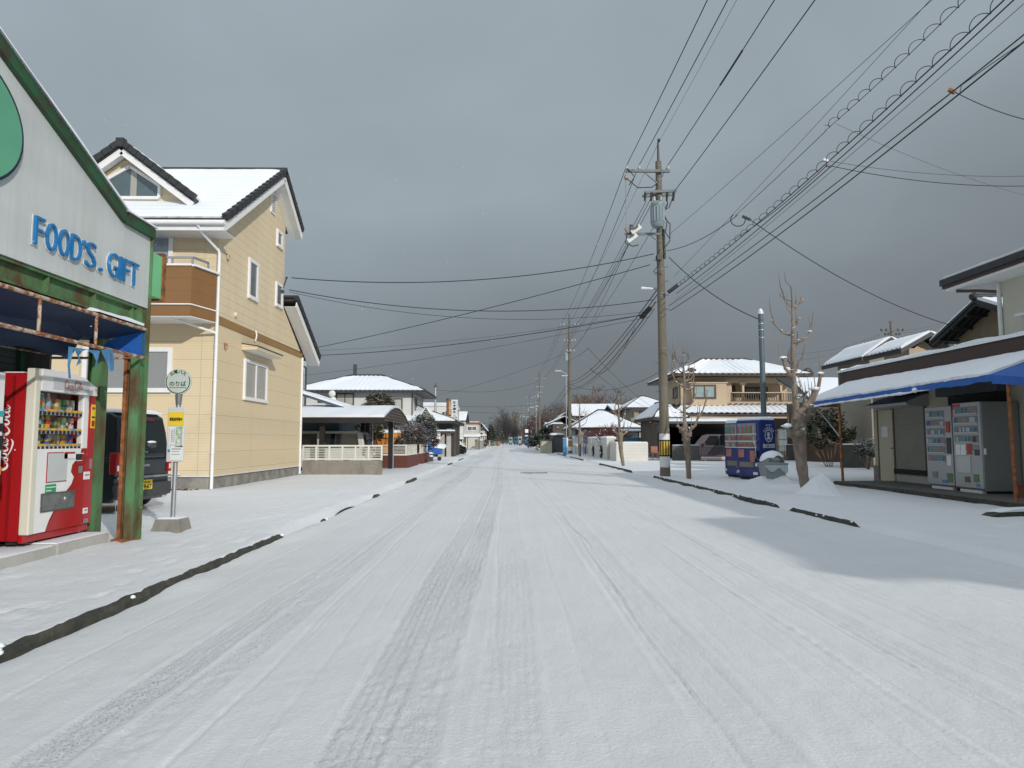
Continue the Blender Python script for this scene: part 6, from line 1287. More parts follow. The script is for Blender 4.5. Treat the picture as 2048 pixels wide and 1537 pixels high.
def build_dark_gable():
    t = thing('gable_house', 'house with a dark timbered gable end rising behind the brown fascia', 'house', (18, 22, 0)); xf = 15.0; ya, za, s, hw = 21.9, 5.72, .41, 2.45
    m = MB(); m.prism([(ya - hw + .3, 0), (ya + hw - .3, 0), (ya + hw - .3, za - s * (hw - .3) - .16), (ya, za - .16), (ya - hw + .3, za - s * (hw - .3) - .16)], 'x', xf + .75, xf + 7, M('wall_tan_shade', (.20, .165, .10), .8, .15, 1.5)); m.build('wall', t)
    DT = M('dark_timber', (.02, .022, .020), .6, .2, 3); m = MB()
    for sg in (-1, 1): m.prism([(ya, za), (ya + sg * hw, za - s * hw), (ya + sg * hw, za - s * hw - .10), (ya, za - .10)], 'x', xf, xf + 7.4, DT)
    m.build('roof', t)
    for k in (0, 1, 2):
        m = MB(); x = xf + .08 + k * .24
        for sg in (-1, 1): m.bar((x, ya, za - .15), (x, ya + sg * (hw - .05), za - s * hw - .14), .06, .09, DT)
        m.build('rafter', t)
    for f in (.2, .5, .8): m = MB(); m.bar((xf + .05, ya + hw * f, za - s * hw * f - .24), (xf + .8, ya + hw * f, za - s * hw * f - .24), .07, .08, DT); m.build('purlin', t)
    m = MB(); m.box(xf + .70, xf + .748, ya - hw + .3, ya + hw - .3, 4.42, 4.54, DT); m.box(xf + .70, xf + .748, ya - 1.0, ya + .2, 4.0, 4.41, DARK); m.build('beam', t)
    s2 = MB(); s2.slab((xf + .04, ya - hw, za - s * hw + .01), (xf + 7.3, ya - hw, za - s * hw + .01), (xf + 7.3, ya, za + .01), (xf + .04, ya, za + .01), SNOW, .09, 60, 8, .3, .02); s2.slab((xf + 7.3, ya + hw, za - s * hw + .01), (xf + .04, ya + hw, za - s * hw + .01), (xf + .04, ya, za + .01), (xf + 7.3, ya, za + .01), SNOW, .06, 60, 8, .3, .02); s2.build('roof_snow', t)
    m = MB(); m.blob((xf, ya, za + .08), .13, DT, 2, .2, 1, (1, 1, 1)); m.tube([(xf, ya, za + .10), (xf + 7, ya, za + .10)], .09, DT, 8); m.build('ridge_end_tile', t)
build_dark_gable()
# lower snowy roof just left of the fascia
a = at(1622, 800, 40); t = thing('outbuilding', 'low outbuilding with a snowy roof left of the shop fascia', 'shed', (a.x + 2, 42, 0)); m = MB(); m.box(a.x + .6, a.x + 7, 40.6, 45, 0, a.z, BROWN); m.build('wall', t); m = MB(); zz = at(1640, 757, 45).z; m.prism([(40, a.z), (45, zz), (45, zz - .1), (40, a.z - .1)], 'x', a.x, a.x + 7, TILE); m.build('roof', t); s = MB(); s.slab((a.x, 40.05, a.z + .01), (a.x + 7, 40.05, a.z + .01), (a.x + 7, 45, zz + .01), (a.x + .9, 45, zz + .01), SNOW, .1, 30, 8); s.build('roof_snow', t)
# dark yard behind the awning post: timber wall, block wall and camellia
WOODD = M('old_timber', (.085, .050, .030), .85, .3, 3, vgroove=(.25, .02), gdark=.45)
a, b_ = at(1690, 808, 36), at(1760, 870, 36); wall_block('timber_wall', 'weathered timber wall seen under the left end of the blue awning', a.x - .2, b_.x + 3, 36, 36.2, at(1700, 806, 36).z, WOODD, .0)
wall_block('block_wall', 'dark block wall in the yard under the blue awning', at(1690, 845, 35).x, at(1760, 845, 35).x + 3, 35, 35.2, at(1700, 845, 35).z, M('block_dark', (.07, .07, .062), .9, .25, 3), .06)
shrub('camellia', 'dark glossy evergreen with snow dots behind the awning post', pt(1658, 862, 33), 1.15, .8, 1.15, 4200, LEAFD, .10, 31, .085, 'tree')
shrub('snowy_shrub', 'shrub white with snow at the corner of the cream shop wall', pt(1736, 898, 30), .55, .5, .5, 1800, LEAFD, .75, 32, .06)
wall_block('block_wall', 'low dark block wall behind the camellia', at(1683, 890, 31.5).x, at(1730, 890, 31.5).x, 31.5, 31.7, at(1700, 890, 31.5).z, M('block_dark', (.07, .07, .062), .9, .25, 3), .05)
# ================================================================ RIGHT SIDE, BEYOND THE SHOP
def street_tree(label, base, top, lean, r0, seed, spec, fork, snowy=True):
    """pollarded roadside tree: thick knuckled trunk, stubby limbs with upright shoots, snow on the knuckles"""
    r = random.Random(seed); t = thing('street_tree', label, 'tree', base, None, 'pollarded trees along the right pavement'); b = Vector(base)
    T_ = MB(); n = 30; pts = []; rs = []
    for i in range(n + 1):
        u = i / n; z = top * u; x = b.x + lean * min(1, z / (fork + .3)) ** .85
        k = 1 + .10 * math.exp(-((z - fork) / .25) ** 2)
        pts.append((x + .015 * math.sin(u * 13 + seed), b.y + .015 * math.cos(u * 9), -.05 + z))
        lo = r0 * (.60 + .40 * min(1, z / fork)); hi = r0 * (.52 - .42 * (z - fork) / (top - fork)); m_ = min(1, max(0, (z - fork) / .35))
        rs.append((lo * (1 - m_) + hi * m_) * k * (1 + .06 * math.sin(i * 2.7 + seed)))
    T_.tube(pts, rs, BARK, 14)
    for i in range(34):
        u = r.uniform(.3, .95); k = int(u * n); a = r.uniform(0, 6.28); T_.blob((pts[k][0] + rs[k] * .9 * math.cos(a), pts[k][1] + rs[k] * .9 * math.sin(a), pts[k][2]), rs[k] * r.uniform(.25, .5), BARK, 1, .3, i, (1, 1, 1.2))
    T_.build('trunk', t); C_ = MB(); S_ = MB()
    for (z, ang, L_, rr, rise, shoots) in spec:
        k = min(n, int(z / top * n)); p = Vector(pts[k]); d = Vector((math.cos(ang), math.sin(ang), 0)); q = [p + d * rs[k] * .3]
        for i in range(1, 7): u = i / 6; q.append(p + d * (L_ * (u ** .8)) + Vector((r.uniform(-.03, .03), r.uniform(-.03, .03), rise * (.72 if z > 2.3 else 1) * u * u + .05 * u)))
        C_.tube(q, [rr * (1 - .55 * i / 6) for i in range(7)], BARK, 8)
        C_.blob(q[-1], rr * .8, BARK, 1, .3, int(z * 9)); C_.blob(q[3], rr * 1.05, BARK, 1, .3, int(z * 7)); C_.blob(p + d * rs[k] * .8, rr * 1.5, BARK, 1, .3, int(z * 5))
        for s_ in range(shoots):
            o = q[r.randrange(2, 7)]; h = r.uniform(.25, .7) * (.6 + L_); e = o + Vector((d.x * r.uniform(-.05, .3) * h, d.y * r.uniform(-.05, .3) * h + r.uniform(-.1, .1), h)); C_.tube([o, o.lerp(e, .5) + d * .04, e], [.018, .013, .005], BARK, 5)
        if snowy:
            for i in (1, 3, 6):
                if r.random() < .6: S_.blob(q[i] + Vector((0, 0, rr * (1.0 - .08 * i))), rr * r.uniform(.5, 1.0), SNOW, 2, .5, i + int(z * 10), (1.5, 1.3, .5))
    for i in range(int(top * 4)):   # fine shoots up the leader
        k = r.randrange(int(n * .45), n + 1); p = Vector(pts[k]); a = r.uniform(0, 6.28); h = r.uniform(.1, .45); d = Vector((math.cos(a), math.sin(a), 0)); C_.tube([p + d * rs[k] * .8, p + d * (rs[k] + h * .35) + Vector((0, 0, h * .3)), p + d * (rs[k] + h * .45) + Vector((0, 0, h))], [.014, .010, .004], BARK, 4)
        if snowy and i % 3 == 0: S_.blob(p + d * rs[k] * .95, max(.018, rs[k] * .36), SNOW, 2, .5, i, (1.3, 1.2, .55))
    C_.build('crown', t)
    if S_.v: tag(S_.build('snow', t), kind='stuff')
    return t
PI = math.pi
street_tree('nearest thick pollarded street tree with a snow heap at its foot', (6.74, 15.6, 0), 4.75, -.22, .155, 3,
    [(1.75, .15, .60, .080, .95, 4), (1.55, PI * .93, .22, .09, .08, 1), (1.95, -.5, .40, .075, .42, 3), (1.6, .6, .30, .09, .15, 1), (1.5, -2.2, .22, .09, .08, 1), (2.35, .2, .26, .045, .10, 1), (2.70, PI, .24, .055, .50, 1), (3.0, .1, .20, .035, .32, 1), (3.1, PI * .95, .10, .035, .18, 1), (3.62, .05, .42, .038, .25, 2), (3.66, PI, .46, .026, .38, 1), (3.95, .4, .20, .024, .25, 1), (4.45, PI, .28, .018, .14, 1), (4.42, .1, .26, .018, .16, 1)], 1.55)
street_tree('second pollarded street tree standing right of the big pole', (5.97, 22.6, 0), 4.35, -.12, .120, 5,
    [(1.6, .1, .55, .06, .55, 4), (1.6, PI, .25, .07, .1, 1), (1.5, -1.0, .25, .07, .2, 1), (2.4, .2, .35, .035, .3, 3), (2.9, .1, .4, .03, .3, 4), (3.05, PI, .45, .03, .55, 4), (3.3, 0, .3, .03, .25, 3), (3.6, PI, .35, .025, .45, 3), (3.9, .3, .25, .02, .4, 3), (3.9, PI * .8, .3, .02, .3, 3)], 1.55)
street_tree('slim pollarded tree before the white wall blocks', (5.82, 34.3, 0), 3.9, -.18, .125, 8,
    [(1.6, .1, .5, .05, .35, 4), (1.6, PI, .3, .06, .15, 3), (1.75, -1, .3, .05, .2, 2), (2.3, .1, .3, .04, .3, 3), (2.5, PI, .25, .04, .25, 3), (2.8, .3, .2, .03, .25, 2)], 1.6)
street_tree('far slim pollarded tree beside the second pole', (6.05, 56, 0), 4.6, -.0, .17, 9, [(1.8, .1, .45, .05, .35, 4), (2.2, PI, .4, .05, .25, 3), (2.6, .1, .5, .04, .3, 3), (3.0, PI, .4, .04, .25, 3), (3.4, .3, .4, .03, .25, 3)], 1.8)
def snow_heap(label, c, rx, ry, h, seed):
    m = MB(); n = 40; k = 14; vs = []
    for j in range(k + 1):
        for i in range(n):
            a = 2 * PI * i / n; u = j / k; w = 1 + .22 * noise.noise(Vector((math.cos(a) * 1.3, math.sin(a) * 1.3, seed))); x, y = c[0] + rx * u * w * math.cos(a), c[1] + ry * u * w * math.sin(a)
            z = h * (math.exp(-(u / .42) ** 2) - .003) * (1 + .45 * noise.noise(Vector((x * 4, y * 4, seed)))) + .03 * noise.noise(Vector((x * 9, y * 9, seed))) * (1 - u); vs.append((x, y, z - .02 * u))
    m.add(vs, [(j * n + i, (j + 1) * n + i, (j + 1) * n + (i + 1) % n, j * n + (i + 1) % n) for j in range(k) for i in range(n)], SNOWG, True); tag(m.build('snow_heap', loc=(c[0], c[1], 0)), label, 'snow heap')
snow_heap('pointed heap of shovelled snow leaning on the nearest tree trunk', (6.90, 15.36), .95, .80, .44, 1)
snow_heap('low bank of snow at the foot of the blue drinks machines', (7.75, 20.9), 1.1, .5, .17, 2)
snow_heap('small mound of snow against the grey waste bin', (8.25, 20.75), .8, .45, .20, 3)

def pole_stripes(t, x, y, r, zw0, zw1, zy0, zy1, z_off=0):
    m = MB(); m.lathe([(r * 1.03, zw0), (r * 1.03, zy0)], (x, y, 0), WHITED, 20); m.lathe([(r * 1.02, zy1), (r * 1.02, zw1)], (x, y, 0), WHITED, 20); m.build('white_band', t)
    m = MB(); rr = r * 1.09; n = 28; YB = M('sleeve_black', (.012, .012, .012), .6); YY = M('sleeve_yellow', (.62, .38, .03), .55, .1, 4); m.lathe([(rr * .98, zy0), (rr * .98, zy1)], (x, y, 0), YB, 28)
    q = m.build('guard_sleeve', t); m = MB()
    for k in range(12):
        a0, a1 = 2 * PI * (k + .22) / 12, 2 * PI * (k + .78) / 12; vs = []
        for a in (a0, (a0 + a1) / 2, a1):
            for z in (zy0 + .05, zy1 - .05): vs.append((x + rr * math.cos(a), y + rr * math.sin(a), z))
        m.add(vs, [(0, 2, 3, 1), (2, 4, 5, 3)], YY)
    m.build('stripe', q)
INS = M('insulator_grey', (.40, .40, .39), .35, .1, 4)
def insul(m, p, r=.06): m.lathe([(r * .4, -.06), (r, -.02), (r, .03), (r * .5, .05), (r * .8, .09), (r * .4, .13)], p, INS, 10)
def build_main_pole():
    B = Vector((5.55, 24.2, 0)); lean = -.05; H = 11.15
    t = thing('utility_pole', 'tall concrete utility pole with a transformer and a yellow striped sleeve', 'utility pole', B, None, 'utility poles along the right side of the road')
    px = lambda z: B.x + lean * z / H
    m = MB(); m.tube([(px(z), B.y, z) for z in (-.2, 2, 4, 6, 8, 10, H)], [.178, .165, .152, .140, .128, .114, .105], POLE, 20); m.build('pole', t)
    m = MB(); m.tube([(px(H) + .0, B.y, H - .6), (px(H), B.y, 11.85)], [.055, .035], DGREY, 8); m.lathe([(.05, 0), (.05, .1)], (px(H) + .03, B.y, 11.88), BLACK, 8); m.build('spike', t)
    pole_stripes(t, B.x - .004, B.y, .172, .31, 1.46, .68, 1.25)
    G = M('galv_arm', (.15, .165, .16), .6, .25, 5)
    m = MB(); m.box(4.30, 5.86, B.y - .22, B.y - .12, 10.69, 10.78, G); m.bar((4.95, B.y - .17, 10.7), (px(10), B.y - .1, 10.25), .04, .04, G); a = m.build('crossarm', t)
    for x in (4.34, 4.78, 5.80): m = MB(); insul(m, (x, B.y - .17, 10.83)); m.build('insulator', a)
    m = MB(); m.bar((4.95, B.y - .2, 9.95), (6.1, B.y - .14, 10.04), .09, .09, G); m.bar((4.95, B.y + .18, 9.95), (6.1, B.y + .24, 10.04), .09, .09, G); a = m.build('crossarm', t)
    for x in (4.98, 5.2, 5.75, 5.98): m = MB(); m.tube([(x, B.y - .2, 9.93), (x - .04, B.y - .26, 9.62)], [.05, .03], BLACK, 8); m.build('insulator', a)
    m = MB(); TG = M('transformer_grey', (.21, .265, .285), .45, .08, 3); c = (5.36, B.y - .36, 8.72); m.lathe([(.17, -.08), (.235, .0), (.235, .70), (.245, .72), (.22, .80), (.10, .85)], c, TG, 24); tr = m.build('transformer', t)
    for k in range(14): a_ = 2 * PI * k / 14; m = MB(); m.bar((c[0] + .235 * math.cos(a_), c[1] + .235 * math.sin(a_), c[2] + .1), (c[0] + .235 * math.cos(a_), c[1] + .235 * math.sin(a_), c[2] + .60), .03, .05, TG); m.build('cooling_fin', tr)
    m = MB(); m.bar((c[0], c[1] + .2, 9.2), (px(9), B.y, 9.2), .08, .1, G); m.bar((c[0], c[1] + .2, 8.85), (px(9), B.y, 8.85), .08, .1, G); m.build('bracket', tr)
    for x in (-.12, .12): m = MB(); insul(m, (c[0] + x, c[1] - .05, c[2] + .88), .05); m.build('bushing', tr)
    m = MB(); m.bar((4.24, B.y - .1, 8.48), (px(8.5), B.y - .1, 8.48), .06, .08, G); m.bar((px(8.2), B.y, 8.2), (5.1, B.y - .1, 8.47), .04, .04, G); a = m.build('crossarm', t)
    m = MB(); m.tube([(4.30, B.y - .17, 10.65), (4.30, B.y - .15, 8.6)], .018, M('cable_pale', (.25, .28, .30), .6), 6); m.build('drop_cable', t)
    for z in (10.50, 8.62): m = MB(); m.lathe([(.06, -.06), (.075, 0), (.06, .06)], (4.30, B.y - .17, z), M('porcelain_pink', (.34, .25, .21), .4), 10); m.build('insulator', a)
    for (x, z) in ((4.62, 8.60), (4.48, 8.30)):
        m = MB(); m.bar((x - .15, B.y - .2, z - .12), (x + .16, B.y - .2, z + .12), .13, .16, WHITED); m.bar((x - .1, B.y - .32, z), (x + .06, B.y - .32, z + .1), .05, .06, DGREY); m.build('cutout_switch', a)
    m = MB(); m.bbox(4.40, 4.52, B.y - .25, B.y - .15, 8.5, 8.78, DGREY, .02); m.build('switch_box', a)
    for i in range(13): z = 1.9 + i * .5 if i < 5 else 5.8 + (i - 5) * .25; sgn = 1 if i % 2 else -1; m = MB(); m.tube([(px(z), B.y, z), (px(z) + sgn * .26, B.y - .02, z + .02)], .011, DGREY, 5); m.build('step_bolt', t)
    for z in (10.95, 10.45, 9.85, 8.2, 7.2, 6.35, 6.25, 5.55, 4.4, 3.0): m = MB(); r_ = .178 - .073 * z / H + .006; m.lathe([(r_, 0), (r_, .045)], (px(z), B.y, z), G, 16); m.build('strap', t)
    m = MB(); m.tube([(px(6.5), B.y, 6.45), (5.1, B.y - .05, 6.58), (4.98, B.y - .05, 6.62)], .02, G, 6); m.bbox(4.80, 5.22, B.y - .10, B.y + .02, 6.50, 6.56, WHITED, .02); l = m.build('street_lamp_head', t); l.data.transform(Matrix.Identity(4))
    m = MB(); m.slab((4.8, B.y - .11, 6.56), (5.22, B.y - .11, 6.52), (5.22, B.y + .02, 6.52), (4.8, B.y + .02, 6.56), SNOW, .04, 8, 4); m.build('snow', l)
    for k, pts in enumerate((((4.34, 10.8), (4.6, 10.5), (4.4, 10.2)), ((4.3, 10.45), (4.7, 10.1), (5.2, 10.12), (5.45, 10.3)), ((5.2, 9.9), (5.3, 9.6), (5.36, 9.45)), ((5.7, 9.9), (5.75, 9.5), (5.6, 9.2), (5.72, 8.9), (5.65, 8.5), (5.78, 8.3)), ((5.98, 9.9), (5.8, 9.4), (5.62, 9.3)), ((5.55, 9.1), (5.82, 8.8), (5.8, 8.2), (5.66, 8.0)), ((4.3, 8.5), (4.25, 8.1), (4.5, 8.0), (4.7, 8.05)), ((5.45, 7.9), (5.3, 7.6), (5.38, 7.3), (5.2, 7.1), (5.5, 7.0)))):
        m = MB(); m.tube([(x, B.y - .24, z) for x, z in pts], .018, WIRE, 5); m.build('jumper_cable', t)
    m = MB(); m.tube([(px(8.6) + .10, B.y - .1, 8.65), (px(7.6) + .12, B.y - .1, 7.6)], .05, M('cable_greenish', (.03, .05, .04), .6, .4, 9), 6); m.bbox(5.33, 5.5, B.y - .3, B.y - .15, 7.5, 7.72, DGREY, .02); m.build('cable_bundle', t)
    return t
main_pole = build_main_pole()
def build_far_pole():
    B = Vector((0, 0, 0)); t = thing('utility_pole', 'concrete utility pole with crossarms, the next one after the big pole', 'utility pole', B, None, 'utility poles along the right side of the road'); H = 12.6; G = M('galv_arm', (.33, .36, .36))
    m = MB(); m.tube([(0, 0, z) for z in (-.2, 4, 8, H)], [.20, .17, .145, .12], POLE, 14); m.build('pole', t); m = MB(); m.tube([(0, 0, H - .3), (0, 0, 13.6)], [.06, .04], DGREY, 6); m.build('spike', t)
    pole_stripes(t, 0, 0, .195, .3, 1.4, .7, 1.25)
    for z, a, b_ in ((12.45, -.9, .9), (10.9, -.55, .6), (9.9, -.3, .5)):
        m = MB(); m.box(a, b_, -.2, -.1, z - .05, z + .05, G); q = m.build('crossarm', t)
        for x in (a + .05, a + .35, b_ - .05, b_ - .35): m = MB(); insul(m, (x, -.15, z + .08), .09); m.build('insulator', q)
    m = MB(); m.bbox(-.75, -.15, -.12, .0, 7.5, 7.58, WHITED, .02); m.tube([(0, 0, 7.4), (-.3, -.05, 7.5)], .03, G, 6); m.build('street_lamp_head', t)
    for i in range(8): z = 2 + i * 1.1; m = MB(); m.tube([(0, 0, z), (.28 * (1 if i % 2 else -1), 0, z)], .014, DGREY, 4); m.build('step_bolt', t)
    m = MB(); m.lathe([(.21, 0), (.21, .7), (.1, .8)], (-.32, -.1, 9.0), M('transformer_grey', (.30, .36, .38)), 14); m.build('transformer', t)
    return t
fp = build_far_pole(); fp.location = (6.36, 67.7, 0)
for X, Y, sc, lab in ((6.4, 126, 1.0, 'third utility pole, carrying a small transformer, beyond the second'), (6.6, 182, 1.0, 'fourth utility pole along the right, thin and dark against the sky'), (7.2, 150, .86, 'shorter utility pole between the third and the fourth'), (6.2, 250, 1.05, 'fifth utility pole, before the bare wood at the road end'), (4.0, 330, 1.1, 'farthest utility pole, standing up out of the bare wood')):
    q = dup(fp); q.location = (X, Y, 0); q.scale = (sc, sc, sc); q['label'] = lab
# distant lamps on slim posts
def lamp_post(label, x, y, h):
    t = thing('street_lamp', label, 'street lamp', (x, y, 0), None, 'slim street lamps'); m = MB(); m.tube([(x, y, 0), (x, y, h)], .045, STEEL, 8); m.build('pole', t); m = MB(); m.tube([(x, y, h), (x - .5, y, h + .22)], .03, STEEL, 6); m.bbox(x - 1.0, x - .45, y - .1, y + .1, h + .2, h + .28, WHITED, .02); m.build('lamp_head', t)
lamp_post('slim steel street lamp left of the second concrete pole', 5.7, 64, 7.4)
lamp_post('small street lamp near the third pole', 5.6, 122, 6.9); lamp_post('tiny street lamp near the fourth pole', 5.3, 165, 6.8)

# ---------------------------------------------------------------- blue drinks machines, waste bin, steel post
def build_blue_machine(label, loc, w, h, d, side_logo, seed):
    t = thing('vending_machine', label, 'vending machine', loc, R(-64)); r = random.Random(seed)
    b = MB(); b.bbox(0, w, 0, d, .10, h, BLUEP, .02); b.prism([(0.08, .0), (w - .08, .0), (w - .03, .12), (.03, .12)], 'y', .06, d - .1, BLACK); b.build('cabinet', t)
    b = MB(); b.bbox(.02, w - .02, -.035, -.002, .16, h - .03, BLUEP, .012); b.build('door', t)
    zs = ((1.44, 1.76), (1.22, 1.41), (1.02, 1.19)); CP = [M('pet_' + n, c, .45, .2, 9) for n, c in (('red', (.36, .12, .12)), ('brown', (.22, .12, .08)), ('grey', (.32, .34, .36)), ('aqua', (.15, .30, .38)), ('green', (.10, .26, .14)), ('cream', (.42, .37, .28)))]
    for k, (z0, z1) in enumerate(zs):
        m = MB(); m.box(.07, w - .16, -.042, -.036, z0, z1, M('display_back', (.24, .25, .26), .3, .3, 5)); m.box(.05, w - .14, -.05, -.036, z0 - .03, z0 - .002, WHITED); n = 8
        for i in range(n): x = .09 + i * (w - .28) / n; m.box(x, x + (w - .28) / n * .72, -.052, -.0425, z0 + .01, z0 + (z1 - z0) * r.uniform(.62, .85), CP[(r.randrange(6) if k == 0 else r.choice((0, 0, 1, 5)))])
        m.build('display_row', t)
    def plate(x0, x1, z0, z1, mt, nm): m = MB(); m.box(x0, x1, -.050, -.036, z0, z1, mt); m.build(nm, t)
    plate(.10, .34, .70, .95, M('poster_rose', (.42, .16, .14), .5, .3, 8), 'poster'); plate(w - .26, w - .16, .66, .82, M('sticker_mint', (.35, .5, .40), .5), 'sticker'); plate(.14, w - .28, .40, .56, M('flap_olive', (.20, .18, .13), .4, .1, 3), 'delivery_flap'); plate(w - .22, w - .12, .43, .53, PAPER, 'sticker'); plate(w - .30, w - .12, .17, .25, PAPER, 'sticker'); plate(.06, .11, .22, .30, WHITED, 'lock'); plate(w - .12, w - .05, .62, .66, STEEL, 'coin_slot')
    s = MB(); s.slab((.02, .02, h), (w - .02, .02, h), (w - .02, d - .05, h), (.02, d - .05, h), SNOW, .10, 14, 12, lump=.02, seed=seed); s.build('snow', t)
    if side_logo:   # side facing the camera: round emblem and lettering
        m = MB(); LW = M('logo_white', (.50, .53, .58), .5); u = Vector((w + .002, .46, 0)); ex, ey = (0, 1, 0), (0, 0, 1)
        X0 = w + .003
        def P(a, z): return (X0, .33 + a * .84, z)
        n = 40; vs = []
        for i in range(n + 1):
            a = 2 * PI * i / n
            for rr in (.165, .195): vs.append(P(rr * math.cos(a), 1.37 + rr * math.sin(a)))
        m.add(vs, [(2 * i, 2 * i + 1, 2 * i + 3, 2 * i + 2) for i in range(n)], LW)
        m.add([P(.075 * math.cos(2 * PI * i / 20) - .01, 1.41 + .075 * math.sin(2 * PI * i / 20)) for i in range(20)], [tuple(range(20))], LW); m.add([P(-.12, 1.26), P(.12, 1.26), P(.06, 1.33), P(-.05, 1.34)], [(0, 1, 2, 3)], LW)
        for i, ch in enumerate('COFFEE'):
            a = R(142 - i * 21); e1 = Vector((0, math.sin(a), -math.cos(a))); e2 = Vector((0, math.cos(a), math.sin(a))); put_text(m, ch, Vector(P(0, 1.37)) + e2 * .205 - e1 * .03, e1, e2, LW, width=.05, height=.07, depth=.003, bold=.03)
        put_text(m, 'SUNTORY', P(-.14, 1.68), ex, ey, LW, width=.26, height=.035, depth=.003, bold=.02); put_text(m, 'BOSS', P(-.30, .99), ex, ey, LW, width=.50, height=.13, depth=.003, bold=.05); put_text(m, 'PREMIUM COFFEE', P(-.22, .93), ex, ey, M('logo_dim', (.12, .15, .28), .5), width=.44, height=.022, depth=.003); m.build('lettering', t)
    return t
build_blue_machine('narrow blue drinks machine on the far side of the pair', (7.40, 23.45, .0), .86, 1.80, .50, False, 3)
build_blue_machine('blue drinks machine with a white round coffee emblem on its side', (7.43, 22.32, .0), 1.0, 1.86, .64, True, 4)
m = MB(); p = Vector((7.74, 21.50, .95)); vs = []
for i in range(13):
    a = -PI * .62 + PI * 1.24 * i / 12
    for rr in (.20, .28): vs.append((p.x - .05, p.y - .05 - rr * math.cos(a) * .6 + .1, p.z + rr * math.sin(a)))
m.add(vs, [(2 * i, 2 * i + 1, 2 * i + 3, 2 * i + 2) for i in range(12)], WHITED); m.box(p.x - .12, p.x - .06, p.y - .05, p.y + .22, p.z - .38, p.z - .04, M('poster_rose', (.42, .16, .14)))
tag(m.build('ring_holder', loc=p), 'pale ring shaped holder with a red poster fixed on the blue machine', 'holder')
def build_bin():
    c = Vector((8.04, 21.0, 0)); t = thing('waste_bin', 'grey domed waste bin with snow on its lid and a plastic liner', 'bin', c); GR = M('bin_grey', (.25, .28, .275), .5, .08, 3)
    m = MB(); a, b_ = .26, .33; vs = [(c.x - a, c.y - .24, .02), (c.x + a, c.y - .24, .02), (c.x + a, c.y + .24, .02), (c.x - a, c.y + .24, .02), (c.x - b_, c.y - .29, .50), (c.x + b_, c.y - .29, .50), (c.x + b_, c.y + .29, .50), (c.x - b_, c.y + .29, .50)]
    m.add(vs, [(3, 2, 1, 0), (0, 1, 5, 4), (1, 2, 6, 5), (2, 3, 7, 6), (3, 0, 4, 7)], GR); m.build('body', t)
    def dome(sc, t0, t1, p0, p1, fn=None, off=0., nu=20, nv=10):
        vs = []
        for j in range(nv + 1):
            ph = p0 + (p1 - p0) * j / nv
            for i in range(nu + 1):
                th = t0 + (t1 - t0) * i / nu; k = sc + (fn(th, ph) if fn else 0); vs.append((c.x + .35 * k * math.cos(ph) * math.cos(th), c.y + .30 * k * math.cos(ph) * math.sin(th), .56 + off + .30 * k * math.sin(ph)))
        return vs, [(j * (nu + 1) + i, j * (nu + 1) + i + 1, (j + 1) * (nu + 1) + i + 1, (j + 1) * (nu + 1) + i) for j in range(nv) for i in range(nu)]
    m = MB(); m.bbox(c.x - .36, c.x + .36, c.y - .31, c.y + .31, .50, .56, GR, .015); v_, f_ = dome(1, 0, 2 * PI, 0, PI / 2); m.add(v_, f_, GR, True); m.build('lid', t)
    m = MB(); vs = []; n = 14
    for i in range(n + 1):
        th = PI * 1.28 + PI * .50 * i / n
        for ph in (.12, .12 + .62 * math.sin(PI * i / n)): vs.append((c.x + .355 * math.cos(ph) * math.cos(th), c.y + .305 * math.cos(ph) * math.sin(th), .56 + .305 * math.sin(ph)))
    m.add(vs, [(2 * i, 2 * i + 2, 2 * i + 3, 2 * i + 1) for i in range(n)], M('bin_opening', (.10, .10, .095), .7)); m.build('opening', t)
    m = MB(); vs = []; n = 24
    for i in range(n + 1):
        u = i / n; x = c.x - b_ - .01 + (2 * b_ + .02) * u; vs += [(x, c.y - .305, .50), (x + .01 * math.sin(i * 1.7), c.y - .30 - .02 * math.sin(i * 2.1) ** 2, .44 - .13 * abs(math.sin(u * 5.2)) ** 1.5 - .05 * u)]
    m.add(vs, [(2 * i, 2 * i + 1, 2 * i + 3, 2 * i + 2) for i in range(n)], M('liner', (.46, .52, .54), .3, .15, 8), True); m.build('liner', t)
    m = MB(); v_, f_ = dome(1.06, 0, 2 * PI, .10, PI / 2, lambda th, ph: .10 * math.sin(ph) + .03 * noise.noise(Vector((th, ph * 2, 1))), .01, 80, 26)
    keep = []
    for q in f_:
        cx_ = sum(v_[i][0] for i in q) / 4 - c.x; cy_ = sum(v_[i][1] for i in q) / 4 - c.y; cz_ = sum(v_[i][2] for i in q) / 4 - .56
        if cz_ > .19 + .025 * math.sin(cx_ * 22) - .35 * max(0, -cx_ - .02): keep.append(q)
    m.add(v_, keep, SNOW, True); m.build('snow', t)
build_bin()
